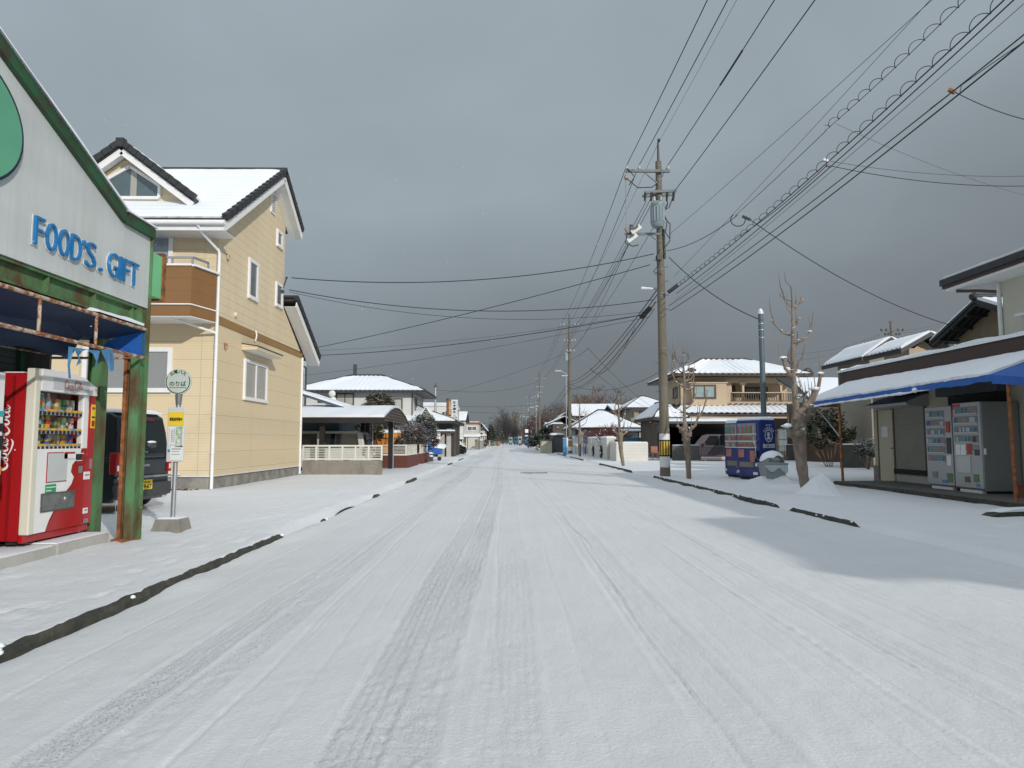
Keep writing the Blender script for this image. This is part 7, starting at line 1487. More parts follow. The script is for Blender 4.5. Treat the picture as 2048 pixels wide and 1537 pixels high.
def build_meter_pole():
    B = Vector((8.27, 22.2, 0)); t = thing('meter_pole', 'bluish grey steel service pole with meter boxes by the blue machines', 'pole', B); SG = M('pole_bluegrey', (.085, .12, .135), .5, .12, 3)
    m = MB(); m.tube([(B.x, B.y, -.1), (B.x + .0, B.y, 3), (B.x - .01, B.y, 5.28)], [.095, .085, .078], SG, 16); m.build('pole', t); m = MB(); m.lathe([(.09, 0), (.09, .08), (.03, .12)], (B.x - .01, B.y, 5.28), WHITED, 12); m.blob((B.x - .01, B.y, 5.40), .07, SNOW, 1, .1, 1); m.build('cap', t)
    m = MB(); m.bbox(B.x - .36, B.x - .10, B.y - .30, B.y - .06, 1.38, 1.70, M('meter_cream', (.58, .46, .27), .5, .08, 3), .05); q = m.build('meter_box', t); m = MB(); m.slab((B.x - .35, B.y - .29, 1.70), (B.x - .11, B.y - .29, 1.72), (B.x - .11, B.y - .07, 1.74), (B.x - .35, B.y - .07, 1.72), SNOW, .06, 8, 6, lump=.02); m.build('snow', q); m = MB(); m.box(B.x - .33, B.x - .28, B.y - .306, B.y - .301, 1.52, 1.58, DGREY); m.build('window', q)
    m = MB(); m.bbox(B.x + .06, B.x + .27, B.y - .24, B.y - .04, .95, 1.24, M('meter_olive', (.155, .14, .075), .5, .08, 3), .012); q = m.build('meter_box', t); m = MB(); m.slab((B.x + .07, B.y - .23, 1.24), (B.x + .26, B.y - .23, 1.24), (B.x + .26, B.y - .05, 1.26), (B.x + .07, B.y - .05, 1.26), SNOW, .06, 8, 6, lump=.02); m.build('snow', q)
    m = MB(); m.tube([(B.x + .03, B.y - .13, .85), (B.x + .03, B.y - .13, 1.34)], .014, WHITED, 6); m.tube([(B.x + .10, B.y - .1, .05), (B.x + .10, B.y - .1, .95)], .02, WHITED, 6); m.build('conduit', t)
    for z in (4.5, 4.75, 4.95): m = MB(); m.lathe([(.09, 0), (.09, .03)], (B.x, B.y, z), STEEL, 12); m.build('strap', t)
build_meter_pole()

# ---------------------------------------------------------------- beige house with loggia, carport, dark wagon
def build_beige_house():
    Y = 52; t = thing('beige_house', 'beige two storey house with an arched loggia and snowy pantile roofs', 'house', (17.5, 56, 0)); BW = M('wall_beige_house', (.50, .385, .265), .8, .07, 1.3); TR = M('trim_beige', (.56, .44, .30), .7, .06, 2); GF = M('wall_ground_floor', (.10, .085, .070), .8, .15, 1.5)
    z = lambda py: at(1480, py, Y).z; x = lambda px: at(px, 800, Y).x
    x0, x1 = x(1361), x(1592)
    w = MB(); w.box(x(1380), x(1449), Y - .55, Y, z(812), z(768), BW); w.box(x(1374), x(1452), Y - .62, Y, z(768), z(766), TR); w.build('bay', t)
    w = MB(); w.box(x0, x(1464), Y + .003, Y + 7, z(826), z(757), BW); w.box(x(1464), x1, Y + 1.6, Y + 7, z(826), z(757), BW); w.box(x(1464), x1, Y + .01, Y + .2, z(812), z(803), BW); w.box(x(1464), x1, Y + .0, Y + 1.6, z(766), z(757), BW); w.box(x0, x1, Y + .05, Y + 7, z(757) + .002, z(752), TR); w.build('upper_wall', t)
    w = MB(); w.box(x(1345), x1, Y - .2, Y + 7, -.1, z(830), GF); w.build('lower_wall', t)
    # loggia columns with stepped capitals, rail
    for px in (1487, 1563): m = MB(); m.box(x(px - 2), x(px + 2), Y - .02, Y + .2, z(803), z(771), TR); m.box(x(px - 4), x(px + 4), Y - .03, Y + .2, z(771), z(768.5), TR); m.box(x(px - 7), x(px + 7), Y - .04, Y + .2, z(768.5), z(764), TR); m.build('column', t)
    m = MB(); m.box(x(1464), x(1590), Y - .12, Y - .05, z(786.5), z(785), TR)
    for i in range(28): xx = x(1464) + (x(1590) - x(1464)) * i / 27; m.box(xx - .025, xx + .025, Y - .11, Y - .06, z(801), z(786.5), BROWN)
    m.box(x(1462), x(1592), Y - .12, Y - .05, z(802), z(801), BROWN); m.build('railing', t)
    win(t, 'S', Y - .55, x(1382), x(1428), z(799), z(771), BROWN, GLASSM, 1, .13); win(t, 'S', Y + 1.6, x(1504), x(1552), z(800), z(771), BROWN, GLASSD, 1, .12); win(t, 'W', x0, Y + .8, Y + 2.2, z(795), z(772), BROWN, GLASSD, 0, .1)
    m = MB(); m.box(x(1466), x(1485), Y + 1.52, Y + 1.58, z(801), z(768), M('wall_shade_brown', (.10, .055, .04), .8)); m.build('storage_door', t)
    win(t, 'S', Y - .2, x(1549), x(1573), z(906), z(853), BROWN, pane_mat('pane_curtain_blue', (.20, .25, .27)), 0, .13, .05, 1)
    m = MB(); m.box(x(1584), x(1598), Y - .28, Y - .2, z(912), z(850), M('door_orange', (.20, .07, .02), .6)); m.build('door', t)
    # roofs
    hip(t, x(1341), x(1614), Y - 1.2, Y + 8.2, z(750.5), z(719) + .35, 3.4, 'x', TILEB, .10, .42, seed=4, gut=BROWN, amp=.05, res=6)
    r = MB(); zl0, zl1 = z(829), z(811); p0, p1 = x(1330), x(1600)
    r.prism([(Y - 2.0, zl0), (Y + .1, zl1), (Y + .1, zl1 - .15), (Y - 2.0, zl0 - .15)], 'x', p0, p1, TILEB)
    n = int((p1 - p0) / .42)
    for i in range(n): xx = p0 + (p1 - p0) * (i + .5) / n; r.tube([(xx, Y - 2.02, zl0 - .06), (xx, Y - 1.98, zl0 + .0)], .15, TILEB, 6); r.tube([(xx, Y - .12, zl1 - .02), (xx, Y - .05, zl1 + .06)], .13, TILEB, 6)
    r.box(p0, p1, Y - 1.8, Y - .2, zl0 - .35, zl0 - .16, TR); r.build('lower_roof', t)
    s = MB(); s.slab((p0 + .1, Y - 1.88, zl0 + .02), (p1, Y - 1.88, zl0 + .02), (p1, Y - .25, zl1 - .06), (p0 + 1.2, Y - .25, zl1 - .06), SNOW, .10, 230, 7, .42, .05, .02, .03, 8); s.build('roof_snow', t)
    # side wing with hip seen left of the pole
    hip(t, x(1292), x(1360), Y - 2.5, Y + 5, z(838), z(806), 2.2, 'y', TILEB, .10, .42, seed=6, amp=.05)
    w = MB(); w.box(x(1304), x(1350), Y - 1.6, Y + 4.5, -.1, z(840), GF); w.build('wing_wall', t); m = MB(); m.box(x(1309), x(1326), Y - 1.72, Y - 1.6, z(893), z(851), BROWN); m.box(x(1311), x(1318), Y - 1.74, Y - 1.722, z(890), z(853), M('pane_lattice', (.45, .46, .45), .4)); m.build('glazed_door', t)
    m = MB(); m.tube([(x(1345), Y - 1.0, z(753)), (x(1349), Y - .3, z(760)), (x(1360), Y - .05, z(764)), (x(1360), Y - .05, z(812))], .05, DGREY, 6); m.build('downpipe', t); m = MB(); m.tube([(x(1612), Y - 1.0, z(750)), (x(1606), Y - .2, z(757)), (x(1590), Y - .05, z(760))], .05, DGREY, 6); m.build('downpipe', t)
    for px in (1378, 1607): m = MB(); m.blob((x(px), Y - .9, z(744)), .24, TILEB, 2, .3, px, (1.3, .8, .8)); m.build('corner_tile', t)
build_beige_house()
def build_carport_right():
    Y = 45.5; t = thing('carport', 'carport with a flat snow roof in front of the beige house', 'carport', (13, 47, 0)); a, b_ = at(1338, 843, Y), at(1500, 843, Y)
    m = MB(); m.box(a.x, b_.x, Y, Y + 5, a.z - .10, a.z, DGREY); m.box(a.x, b_.x, Y - .05, Y, a.z - .16, a.z - .0, DGREY); m.prism([(Y, a.z - .16), (Y + 3.5, a.z - .16), (Y + 3.5, a.z - .8)], 'x', a.x - .05, a.x, DGREY); m.build('roof', t)
    s = MB(); s.slab((a.x, Y - .02, a.z), (b_.x - .0, Y - .02, a.z), (b_.x - .4, Y + 5, a.z + .12), (a.x + .5, Y + 5, a.z + .12), SNOW, .20, 40, 10, lump=.02); s.build('roof_snow', t)
    for x in (a.x + .3, a.x + 2.6, b_.x - .3): m = MB(); m.box(x - .06, x + .06, Y + 4.2, Y + 4.32, -.1, a.z - .1, DGREY); m.build('post', t)
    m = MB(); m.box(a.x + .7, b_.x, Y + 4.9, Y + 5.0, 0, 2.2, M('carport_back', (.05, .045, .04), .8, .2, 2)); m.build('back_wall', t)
build_carport_right()
WAG = M('car_maroon', (.060, .048, .060), .25, .1, 2, coat=.4)
car('parked_car', 'dark maroon wagon parked under the snowy carport of the beige house', (16.1, 46.4, 0), R(0), 4.2, 1.6, 1.68, WAG, 'van')
BLK = M('block_grey', (.10, .095, .085), .9, .25, 2, .005, 40, groove=(.2, .008), vgroove=(.4, .01), gdark=.6)
Yw = 43.5
def bw(px0, px1, pyt, lab, Y=Yw): a, b_ = at(px0, pyt, Y), at(px1, pyt, Y); wall_block('block_wall', lab, a.x, b_.x, Y, Y + .18, a.z, BLK, .03)
bw(1345, 1398, 891, 'grey block wall between the big pole and the maroon wagon'); bw(1574, 1625, 890, 'grey block wall behind the nearest tree trunk')
def grille(label, px0, px1, pyt, pyb, Y): 
    a, b_ = at(px0, pyt, Y), at(px1, pyb, Y); t = thing('iron_fence', label, 'fence', (a.x, Y, 0)); m = MB(); n = int((b_.x - a.x) / .14)
    for i in range(n + 1): x = a.x + (b_.x - a.x) * i / n; m.box(x - .012, x + .012, Y - .012, Y + .012, b_.z, a.z, DGREY)
    m.box(a.x, b_.x, Y - .02, Y + .02, a.z - .03, a.z, DGREY); m.box(a.x, b_.x, Y - .02, Y + .02, b_.z + .08, b_.z + .11, DGREY); m.build('grille', t); m = MB(); m.box(a.x, b_.x, Y + .05, Y + .25, -.1, b_.z + .02, CONC); m.build('footing', t)
grille('dark sliding car gate in front of the maroon wagon', 1398, 1452, 894, 914, Yw); grille('dark iron fence right of the blue machines', 1550, 1574, 892, 914, Yw); grille('dark iron fence in front of the camellia', 1625, 1682, 893, 914, Yw); grille('low iron railing beside the white wall near the orange chair', 1284, 1322, 906, 919, 44)
m = MB(); a = at(1400, 912, Yw - .3); b_ = at(1450, 912, Yw - .3); m.box(a.x, b_.x, Yw - .5, Yw - .2, -.05, .28, M('rail_red', (.16, .07, .05), .8)); s_ = m.build('threshold', loc=a); tag(s_, 'reddish sill with snow stripes under the sliding car gate', 'sill'); m = MB(); m.box(a.x, b_.x, Yw - .52, Yw - .505, .10, .14, SNOW); m.box(a.x, b_.x, Yw - .52, Yw - .505, .2, .24, SNOW); m.build('snow', s_)
p = at(1311, 902, 47); t = thing('garden_chair', 'orange garden chair on the terrace behind the striped pole', 'chair', (p.x, 47, 0)); OC = M('chair_orange', (.34, .14, .085), .6)
m = MB(); m.bbox(p.x - .22, p.x + .22, 46.9, 47.4, .42, .48, OC, .02); m.build('seat', t); m = MB(); m.bbox(p.x - .23, p.x + .23, 47.36, 47.42, .48, .86, OC, .02); m.build('backrest', t)
for sx in (-.19, .19):
    for sy in (46.95, 47.35): m = MB(); m.tube([(p.x + sx, sy, 0), (p.x + sx, sy, .42)], .02, OC, 6); m.build('leg', t)
WBK = M('white_block_wall', (.60, .575, .52), .8, .08, 2, .004, 40, groove=(.19, .012), vgroove=None, gdark=.82)
# two low walls of white blocks with framed dark rosettes facing the road
def build_rosette_wall():
    t = thing('white_wall', 'low white block wall with two dark round snow dusted rosettes facing the road', 'wall', (6.9, 51, 0)); m = MB(); m.box(6.72, 7.35, 45.9, 56.4, -.1, 1.42, WBK); m.build('wall', t)
    for y in (53.6, 49.4): m = MB(); m.slab((6.705, y - .35, 1.02), (6.705, y + .35, 1.02), (6.71, y + .30, 1.42), (6.71, y - .30, 1.42), SNOW, .02, 8, 6, lump=.01); m.build('snow_streak', t)
    for k, (y, r) in enumerate(((52.6, .40), (48.2, .43))):
        m = MB(); m.lathe([(r, 0), (r, -.05), (r * .6, -.07)], (6.66 if k else 6.66, y, .5), BLACK, 20, 'x'); q = m.build('rosette', t); m = MB(); rr = random.Random(k)
        for i in range(9): a = rr.uniform(0, 6.28); d = rr.uniform(.1, .8) * r; m.blob((6.60, y + d * math.cos(a), .5 + d * math.sin(a)), r * rr.uniform(.12, .26), SNOW, 1, .3, i, (.3, 1, 1))
        m.build('snow', q)
    s = MB(); s.slab((6.70, 56.4, 1.42), (6.70, 45.9, 1.42), (7.36, 45.9, 1.42), (7.36, 56.4, 1.42), SNOW, .12, 60, 5, lump=.03); s.build('snow', t)
build_rosette_wall()
wall_block('white_wall', 'plain white block wall facing the camera behind the slim tree', 6.82, 8.75, 42.6, 42.85, 1.12, WBK, .05)
wall_block('white_wall', 'return of the white block wall running back from the slim tree', 6.82, 7.0, 42.86, 45.2, 1.12, WBK, .05)
shrub('potted_shrub', 'reddish drooping potted shrub between the two white walls', pt(1231, 897, 45.6), .35, .35, .75, 1400, LEAFB, .18, 41, .07)
for px, lab, mt in ((1228, 'tan plant pot at the end of the rosette wall', M('pot_tan', (.36, .26, .15), .8)), (1235, 'terracotta plant pot between the two white walls', TC)):
    p = at(px, 913, 45.3); m = MB(); m.lathe([(.16, 0), (.21, .42), (.22, .46), (.17, .46)], (p.x, 45.3, .0), mt, 14); tag(m.build('plant_pot', loc=(p.x, 45.3, 0)), lab, 'plant pot')
# wide bare red bush behind the walls
def twig_tree(name, label, base, h, spread, n, seed, mat=TWIG, cat='tree', snow=0., r0=.06, upright=.6):
    r = random.Random(seed); t = thing(name, label, cat, base); T_ = MB(); S_ = MB(); b = Vector(base); T_.tube([b, b + Vector((0, 0, h * .35))], [r0, r0 * .7], BARK, 6)
    T2 = MB()
    for i in range(n):
        a = r.uniform(0, 6.28); e = Vector((math.cos(a) * spread * r.random() ** .6, math.sin(a) * spread * r.random() ** .6, h * (.4 + .6 * r.random() ** (1 - upright)))); e.z *= 1 - .35 * (e.xy.length / max(spread, .1)) ** 2
        s_ = b + Vector((0, 0, h * r.uniform(.08, .35))); mid = s_.lerp(b + e, .5) + Vector((0, 0, r.uniform(-.05, .1) * h)); T2.tube([s_, mid, b + e], [r0 * .35, r0 * .22, r0 * .10], mat, 3, False)
        for k in range(3): o = s_.lerp(b + e, r.uniform(.45, .95)); d = Vector((r.gauss(0, .12), r.gauss(0, .12), r.uniform(.02, .22))) * h * .5; T2.tube([o, o + d], [r0 * .16, r0 * .08], mat, 3, False)
        if snow and r.random() < snow: S_.blob(b + e * r.uniform(.6, 1), r0 * .6, SNOW, 1, .2, i, (1.5, 1.5, .6))
    T_.build('trunk', t); T2.build('crown', t)
    if S_.v: S_.build('snow', t)
    return t
REDTW = M('twig_red', (.15, .055, .04), .9, .3, 6)
p = at(1200, 900, 58); twig_tree('bare_bush', 'wide reddish bare bush standing behind the rosette wall', (p.x + .6, 58, 0), 2.7, 2.4, 420, 5, REDTW, 'bush', .1, .07, .5)
p = at(1222, 880, 49); twig_tree('bare_bush', 'round topped bare bush with upright twigs behind the slim tree', (p.x, 49, 0), 2.6, 1.15, 320, 6, REDTW, 'bush', .25, .06, .5)

# ---------------------------------------------------------------- houses and yards farther along the right
def mid_house(*a, **k): return simple_house(*a, **k)
simple_house('bungalow', 'grey bungalow with a wide pyramid of snow on its hipped roof', 1150, 1278, 890, 68, 856, 822, GREYW, 9, 'hip', .5, 'x', ((1151, 1158, 862, 870, BROWN, GLASSD, 0),), TILE, ins=4.6, seed=2)
simple_house('long_house', 'long low house with a straight snowy roof above the bungalow', 1152, 1232, 880, 92, 833, 809, OLIVEW, 8, 'gable', .6, 'x', ((1152, 1180, 835, 843, BROWN, M('pane_tan', (.25, .20, .12), .3), 1),), TILE, lam=.4, seed=3)
p = at(1177, 828, 90); m = MB(); m.lathe([(.02, .0), (.3, .06), (.5, .2), (.5, .22), (.3, .1), (.02, .04)], (p.x, 90, p.z), WHITED, 14, 'y'); m.tube([(p.x, 90.2, p.z), (p.x, 91.5, p.z - .3)], .04, STEEL, 6); tag(m.build('satellite_dish', loc=p), 'pale satellite dish on the eave of the long low house', 'satellite dish')
simple_house('tan_house', 'tan house with a loggia window and snowy hipped roof left of the big pole', 1262, 1338, 890, 82, 816, 794, M('wall_grey_tan', (.27, .25, .205), .8, .08, 1.5), 9, 'hip', .8, 'x', ((1262, 1268, 825, 836, BROWN, GLASSD, 0), (1278, 1302, 823, 842, BROWN, M('pane_blueish', (.12, .15, .17), .1), 2), (1286, 1305, 851, 862, BROWN, GLASSC, 1)), TILE, ins=4, lam=.4, seed=4)
simple_house('brown_house', 'brown house part with railings between the long house and the tan house', 1230, 1262, 880, 88, 821, 811, M('wall_tan2', (.30, .21, .12), .8), 7, 'gable', .5, 'x', ((1246, 1259, 823, 840, BROWN, GLASSD, 1),), TILE, lam=.4)
porch('annex', 'low annex with a flat snowy roof in front of the tan house', 1250, 1306, 859, 865, 60, 4, cat='annex')
def bluestrip():
    a, b_ = at(1248, 876, 57), at(1305, 882, 57); m = MB(); m.box(a.x, b_.x, 57, 58.2, b_.z, a.z, M('pool_cover_blue', (.03, .17, .28), .5)); m.box(a.x, b_.x, 57.05, 58.2, 0, b_.z, GREYW); o = m.build('blue_counter', loc=(a.x, 57, 0)); tag(o, 'long bright blue sheet along the terrace behind the white wall', 'tarpaulin'); s = MB(); s.slab((a.x, 56.95, b_.z - .12), (b_.x, 56.95, b_.z - .12), (b_.x, 57.0, b_.z - .05), (a.x, 57.0, b_.z - .05), SNOW, .08, 20, 2); s.build('snow', o)
bluestrip()
simple_house('old_house', 'old house with snow patched dark tiled gables beyond the second pole', 1106, 1150, 890, 80, 848, 836, M('wall_dark', (.09, .08, .07), .8), 10, 'gable', .6, 'y', ((1112, 1120, 852, 858, BROWN, GLASSC, 0),), TILE, seed=7)
simple_house('old_house', 'small dark house with a snowy gable left of the old house', 1100, 1122, 890, 100, 856, 846, M('wall_dark', (.09, .08, .07)), 8, 'gable', .6, 'x', (), TILE, seed=8)
simple_house('old_house', 'upper dark house with bright snow patches on its ridge', 1118, 1142, 890, 112, 842, 828, M('wall_dark', (.09, .08, .07)), 8, 'gable', .6, 'y', (), TILE, seed=9)
def shed(name, label, px0, px1, pyt, Y, mat, snow=.1, depth=3, cat='shed'):
    a, b_ = at(px0, pyt, Y), at(px1, pyt, Y); t = thing(name, label, cat, ((a.x + b_.x) / 2, Y, 0)); m = MB(); m.box(a.x, b_.x, Y, Y + depth, -.1, a.z, mat); m.build('wall', t); m = MB(); m.box(a.x - .1, b_.x + .1, Y - .15, Y + depth, a.z + .002, a.z + .08, DGREY); m.build('roof', t)
    if snow: s = MB(); s.slab((a.x - .1, Y - .15, a.z + .081), (b_.x + .1, Y - .15, a.z + .081), (b_.x + .1, Y + depth, a.z + .14), (a.x - .1, Y + depth, a.z + .14), SNOW, snow, 16, 6, lump=.03); s.build('roof_snow', t)
shed('garden_shed', 'beige steel shed beside the second pole', 1083, 1104, 881.5, 74, M('shed_beige', (.46, .42, .30), .7, .08, 2, vgroove=(.6, .03)), 0, 2.5)
shed('garden_shed', 'grey open shed with a snow roof right of the beige one', 1104, 1127, 872, 75, M('shed_grey', (.12, .12, .125), .8, .15, 2), .18, 3)
for px0, px1, pyt, Y, mt, lab, cat in ((1126, 1133, 878, 61, M('panel_blue', (.04, .22, .45), .5), 'bright blue panel behind the far street tree', 'panel'), (1133, 1136, 876, 61.2, WHITE, 'narrow white panel next to the bright blue one', 'panel'), (1145, 1160, 874, 64, M('panel_white', (.55, .56, .56), .6, .05, 2, vgroove=(.3, .02)), 'white panel gate with a grey cap right of the second pole', 'gate'), (1160, 1180, 874.5, 66, M('panel_bluegrey', (.20, .27, .36), .6), 'blue grey metal panel behind the construction fences', 'panel')):
    a, b_ = at(px0, pyt, Y), at(px1, pyt, Y); m = MB(); m.box(a.x, b_.x, Y, Y + .12, -.05, a.z, mt); m.box(a.x - .02, b_.x + .02, Y - .02, Y + .14, a.z + .001, a.z + .08, STEEL); tag(m.build('site_panel', loc=(a.x, Y, 0)), lab, cat)
for i, (px0, px1, lab) in enumerate(((1146, 1160, 'orange and white barrier beside the white panel gate'), (1161, 1176, 'orange and white barrier in front of the blue grey panel'))):
    Y = 60.5; a, b_ = at(px0, 889, Y), at(px1, 896, Y); t = thing('road_barrier', lab, 'barrier', (a.x, Y, 0), None, 'orange and white site barriers'); m = MB(); OR2 = M('barrier_orange', (.60, .20, .05), .6)
    for k in range(6): u0, u1 = k / 6, (k + 1) / 6; m.box(a.x + (b_.x - a.x) * u0, a.x + (b_.x - a.x) * u1, Y, Y + .05, b_.z + .05, b_.z + .25, OR2 if k % 2 == 0 else WHITE)
    m.build('board', t); m = MB()
    for x in (a.x + .1, b_.x - .1): m.bar((x, Y + .02, b_.z + .25), (x + .2, Y + .3, 0), .04, .04, STEEL); m.bar((x, Y + .02, b_.z + .25), (x - .05, Y - .25, 0), .04, .04, STEEL)
    m.build('frame', t); m = MB(); m.bar((a.x, Y, b_.z + .3), (b_.x, Y, b_.z + .3), .05, .08, SNOW); m.build('snow', t)
m = MB(); p = at(1165, 885, 63); m.tube([(p.x, 63, 0), (p.x, 63, at(1165, 864, 63).z)], .06, WHITE, 6); tag(m.build('white_post', loc=(p.x, 63, 0)), 'thin white post standing among the site barriers', 'post')
for i, (a0, a1) in enumerate(((1166, 1171), (1171, 1177))): Y = 59; p, q = at(a0, 887, Y), at(a1, 893, Y); m = MB(); m.bar((p.x, Y, p.z), (q.x, Y, q.z), .06, .05, M('rail_pale_blue', (.4, .5, .6), .5)); m.bar((p.x, Y, p.z), (p.x, Y, 0), .05, .05, STEEL); m.bar((q.x, Y, q.z), (q.x, Y, 0), .05, .05, STEEL); tag(m.build('slanted_rail', loc=(p.x, Y, 0)), ('pale slanted rail just right of the white post', 'pale slanted rail nearest the rosette wall')[i], 'rail')
shrub('garden_pine', 'dark garden pine with snow pads behind the beige shed', pt(1096, 872, 82), 1.2, 1.0, 1.0, 2200, LEAFD, .35, 51, .13, 'tree')
shrub('hedge', 'snow mottled dark hedge left of the beige shed', pt(1076, 882, 95), 2.0, 1.5, 1.1, 2600, LEAFD, .42, 52, .14)
shrub('hedge', 'farther hedge with white blotches by the far white signboard', pt(1063, 883, 130), 2.0, 1.5, 1.2, 1800, LEAFD, .40, 53, .17)
for px0, px1, y0, y1, Y, mt, lab, name in ((1050, 1056.5, 859, 866, 122, WHITE, 'white signboard on the far right verge', 'sign_board'), (1051, 1056, 874, 887, 120, M('banner_blue', (.05, .20, .50), .6), 'blue banner hanging under the white signboard', 'banner'), (1051, 1056, 870.5, 874, 119.5, WHITE, 'white strip sign above the blue banner', 'sign_board')):
    a, b_ = at(px0, y0, Y), at(px1, y1, Y); m = MB(); m.box(a.x, b_.x, Y, Y + .08, b_.z, a.z, mt); m.bar((b_.x + .04, Y + .04, 0), (b_.x + .04, Y + .04, a.z), .07, .07, DGREY); tag(m.build(name, loc=(a.x, Y, 0)), lab, 'sign' if name != 'banner' else 'banner')
TEAL = M('truck_teal', (.03, .10, .12), .4, .1, 2)
def truck(label, px0, px1, Y, cab, bed):
    a, b_ = at(px0, 888, Y), at(px1, 888, Y); w = b_.x - a.x; t = thing('truck', label, 'truck', (a.x, Y, 0)); m = MB(); m.bbox(a.x, b_.x, Y, Y + 1.6, .9, 2.5, bed, .06); m.build('cargo_body', t); m = MB(); m.bbox(a.x + w * .1, b_.x - w * .1, Y - 1.6, Y - .05, .6, 2.2, cab, .12); c = m.build('cab', t); m = MB(); m.box(a.x + w * .2, b_.x - w * .2, Y - 1.62, Y - 1.603, 1.45, 2.0, GLASSD); m.build('windscreen', c)
    for x in (a.x + w * .2, b_.x - w * .2 - .2):
        for y in (Y - 1.1, Y + 1.1): m = MB(); m.lathe([(.2, 0), (.42, .03), (.42, .22), (.2, .25)], (x, y, .42), BLACK, 12, 'x'); m.build('wheel', t)
    m = MB(); m.box(a.x, b_.x, Y - 1.0, Y + 1.5, .5, .9, DGREY); m.build('chassis', t)
truck('teal lorry parked at the far right end of the road', 1027, 1037, 205, TEAL, TEAL); truck('white lorry beside the teal one at the road end', 1036, 1044, 190, M('cab_grey', (.36, .37, .37), .5), M('bed_grey', (.3, .33, .33), .6)); truck('pale teal van like lorry left of the teal lorry', 1017, 1025, 225, M('cab_pale', (.20, .28, .28), .5), M('cab_pale', (.20, .28, .28), .5))

# ---------------------------------------------------------------- bare woods closing the road, hills
def wood(name, label, x0, x1, y0, y1, n, h0, h1, seed, mats, hmax_fn=None, cnt=70):
    r = random.Random(seed); mb = MB()
    for i in range(n):
        x, y = r.uniform(x0, x1), r.uniform(y0, y1); h = r.uniform(h0, h1) * (hmax_fn(x) if hmax_fn else 1); mt = mats[r.randrange(len(mats))]; b = Vector((x, y, -.3)); w = h * .012
        mb.add([(x - w, y, -.3), (x + w, y, -.3), (x + w * .4, y, h * .8), (x - w * .4, y, h * .8)], [(0, 1, 2, 3)], mt)
        for k in range(cnt):
            z = h * r.uniform(.12, .95); a = r.uniform(0, 6.28); L_ = h * r.uniform(.10, .30) * (1.1 - z / h * .6); o = Vector((x + r.gauss(0, h * .06), y + r.gauss(0, h * .06), z)); e = o + Vector((math.cos(a) * L_, math.sin(a) * L_, L_ * r.uniform(.3, 1.4))); sd_ = Vector((e.z - o.z, 0, -(e.x - o.x))).normalized() * h * .006
            mb.add([o - sd_, o + sd_, e], [(0, 1, 2)], mt)
    o = mb.build(name, loc=((x0 + x1) / 2, (y0 + y1) / 2, 0)); tag(o, label, 'trees', None, 'stuff')
WD = [M('wood_grey', (.085, .078, .072), .95, .3, .3), M('wood_grey_light', (.15, .14, .13), .95, .3, .3), M('wood_brown', (.11, .078, .06), .95, .3, .3), M('wood_dark', (.05, .048, .045), .95, .3, .3)]
RD = [M('wood_red', (.115, .07, .055), .95, .3, .3), WD[2], WD[0]]
wood('bare_wood', 'grey leafless wood closing the end of the road', -14, 16, 262, 330, 70, 7, 15, 2, WD, lambda x: .55 + .5 * math.exp(-((x - 2) / 8) ** 2), 110)
wood('bare_wood', 'reddish brown leafless wood on the rise behind the right hand poles', 9, 42, 215, 300, 80, 11, 19, 3, RD, lambda x: .5 + .5 * min(1, max(0, (x - 8) / 14)), 110)
wood('bare_wood', 'low thin leafless wood on the far left behind the cream houses', -60, -10, 270, 360, 60, 5, 9, 4, WD, None, 70)
wood('bare_wood', 'leafless wood behind the right hand houses', 40, 170, 240, 380, 90, 9, 15, 5, RD, None, 70)
m = MB(); n = 60; vs = []
for i in range(n + 1):
    x = -500 + 1000 * i / n; h = 4 + 5 * noise.noise(Vector((x * .01, 0, 3))) + (10 * math.exp(-((x - 45) / 35) ** 2)); vs += [(x, 420, -1), (x, 470, max(2, h)), (x, 560, max(3, h * 1.1))]
m.add(vs, [(3 * i + j, 3 * i + 3 + j, 3 * i + 4 + j, 3 * i + 1 + j) for i in range(n) for j in range(2)], M('hill_wood', (.085, .075, .068), .95, .5, .08, second=(.2, .2, .2), sscale=.3, samt=.3), True); o = m.build('hills'); o['kind'] = 'structure'
for k, (px, py, Y, h, sp, lab) in enumerate(((1072, 880, 170, 8.5, 2.6, 'reddish bare tree with pink snow lit twigs left of the second pole'), (1090, 880, 150, 8, 3.0, 'reddish bare tree right behind the second pole'), (1012, 886, 240, 11, 3.2, 'grey bare tree at the left of the road end'), (1030, 886, 245, 9, 3.0, 'grey bare tree in the middle of the road end'), (1060, 882, 140, 6, 2.0, 'small bare tree with snow dots by the far signboard'))):
    p = at(px, py, Y); twig_tree('bare_tree', lab, (p.x, Y, 0), h, sp, 240, 60 + k, RD[0] if k in (0, 1, 4) else WD[0], 'tree', .25 if k in (0, 1, 4) else 0, .12, .55)

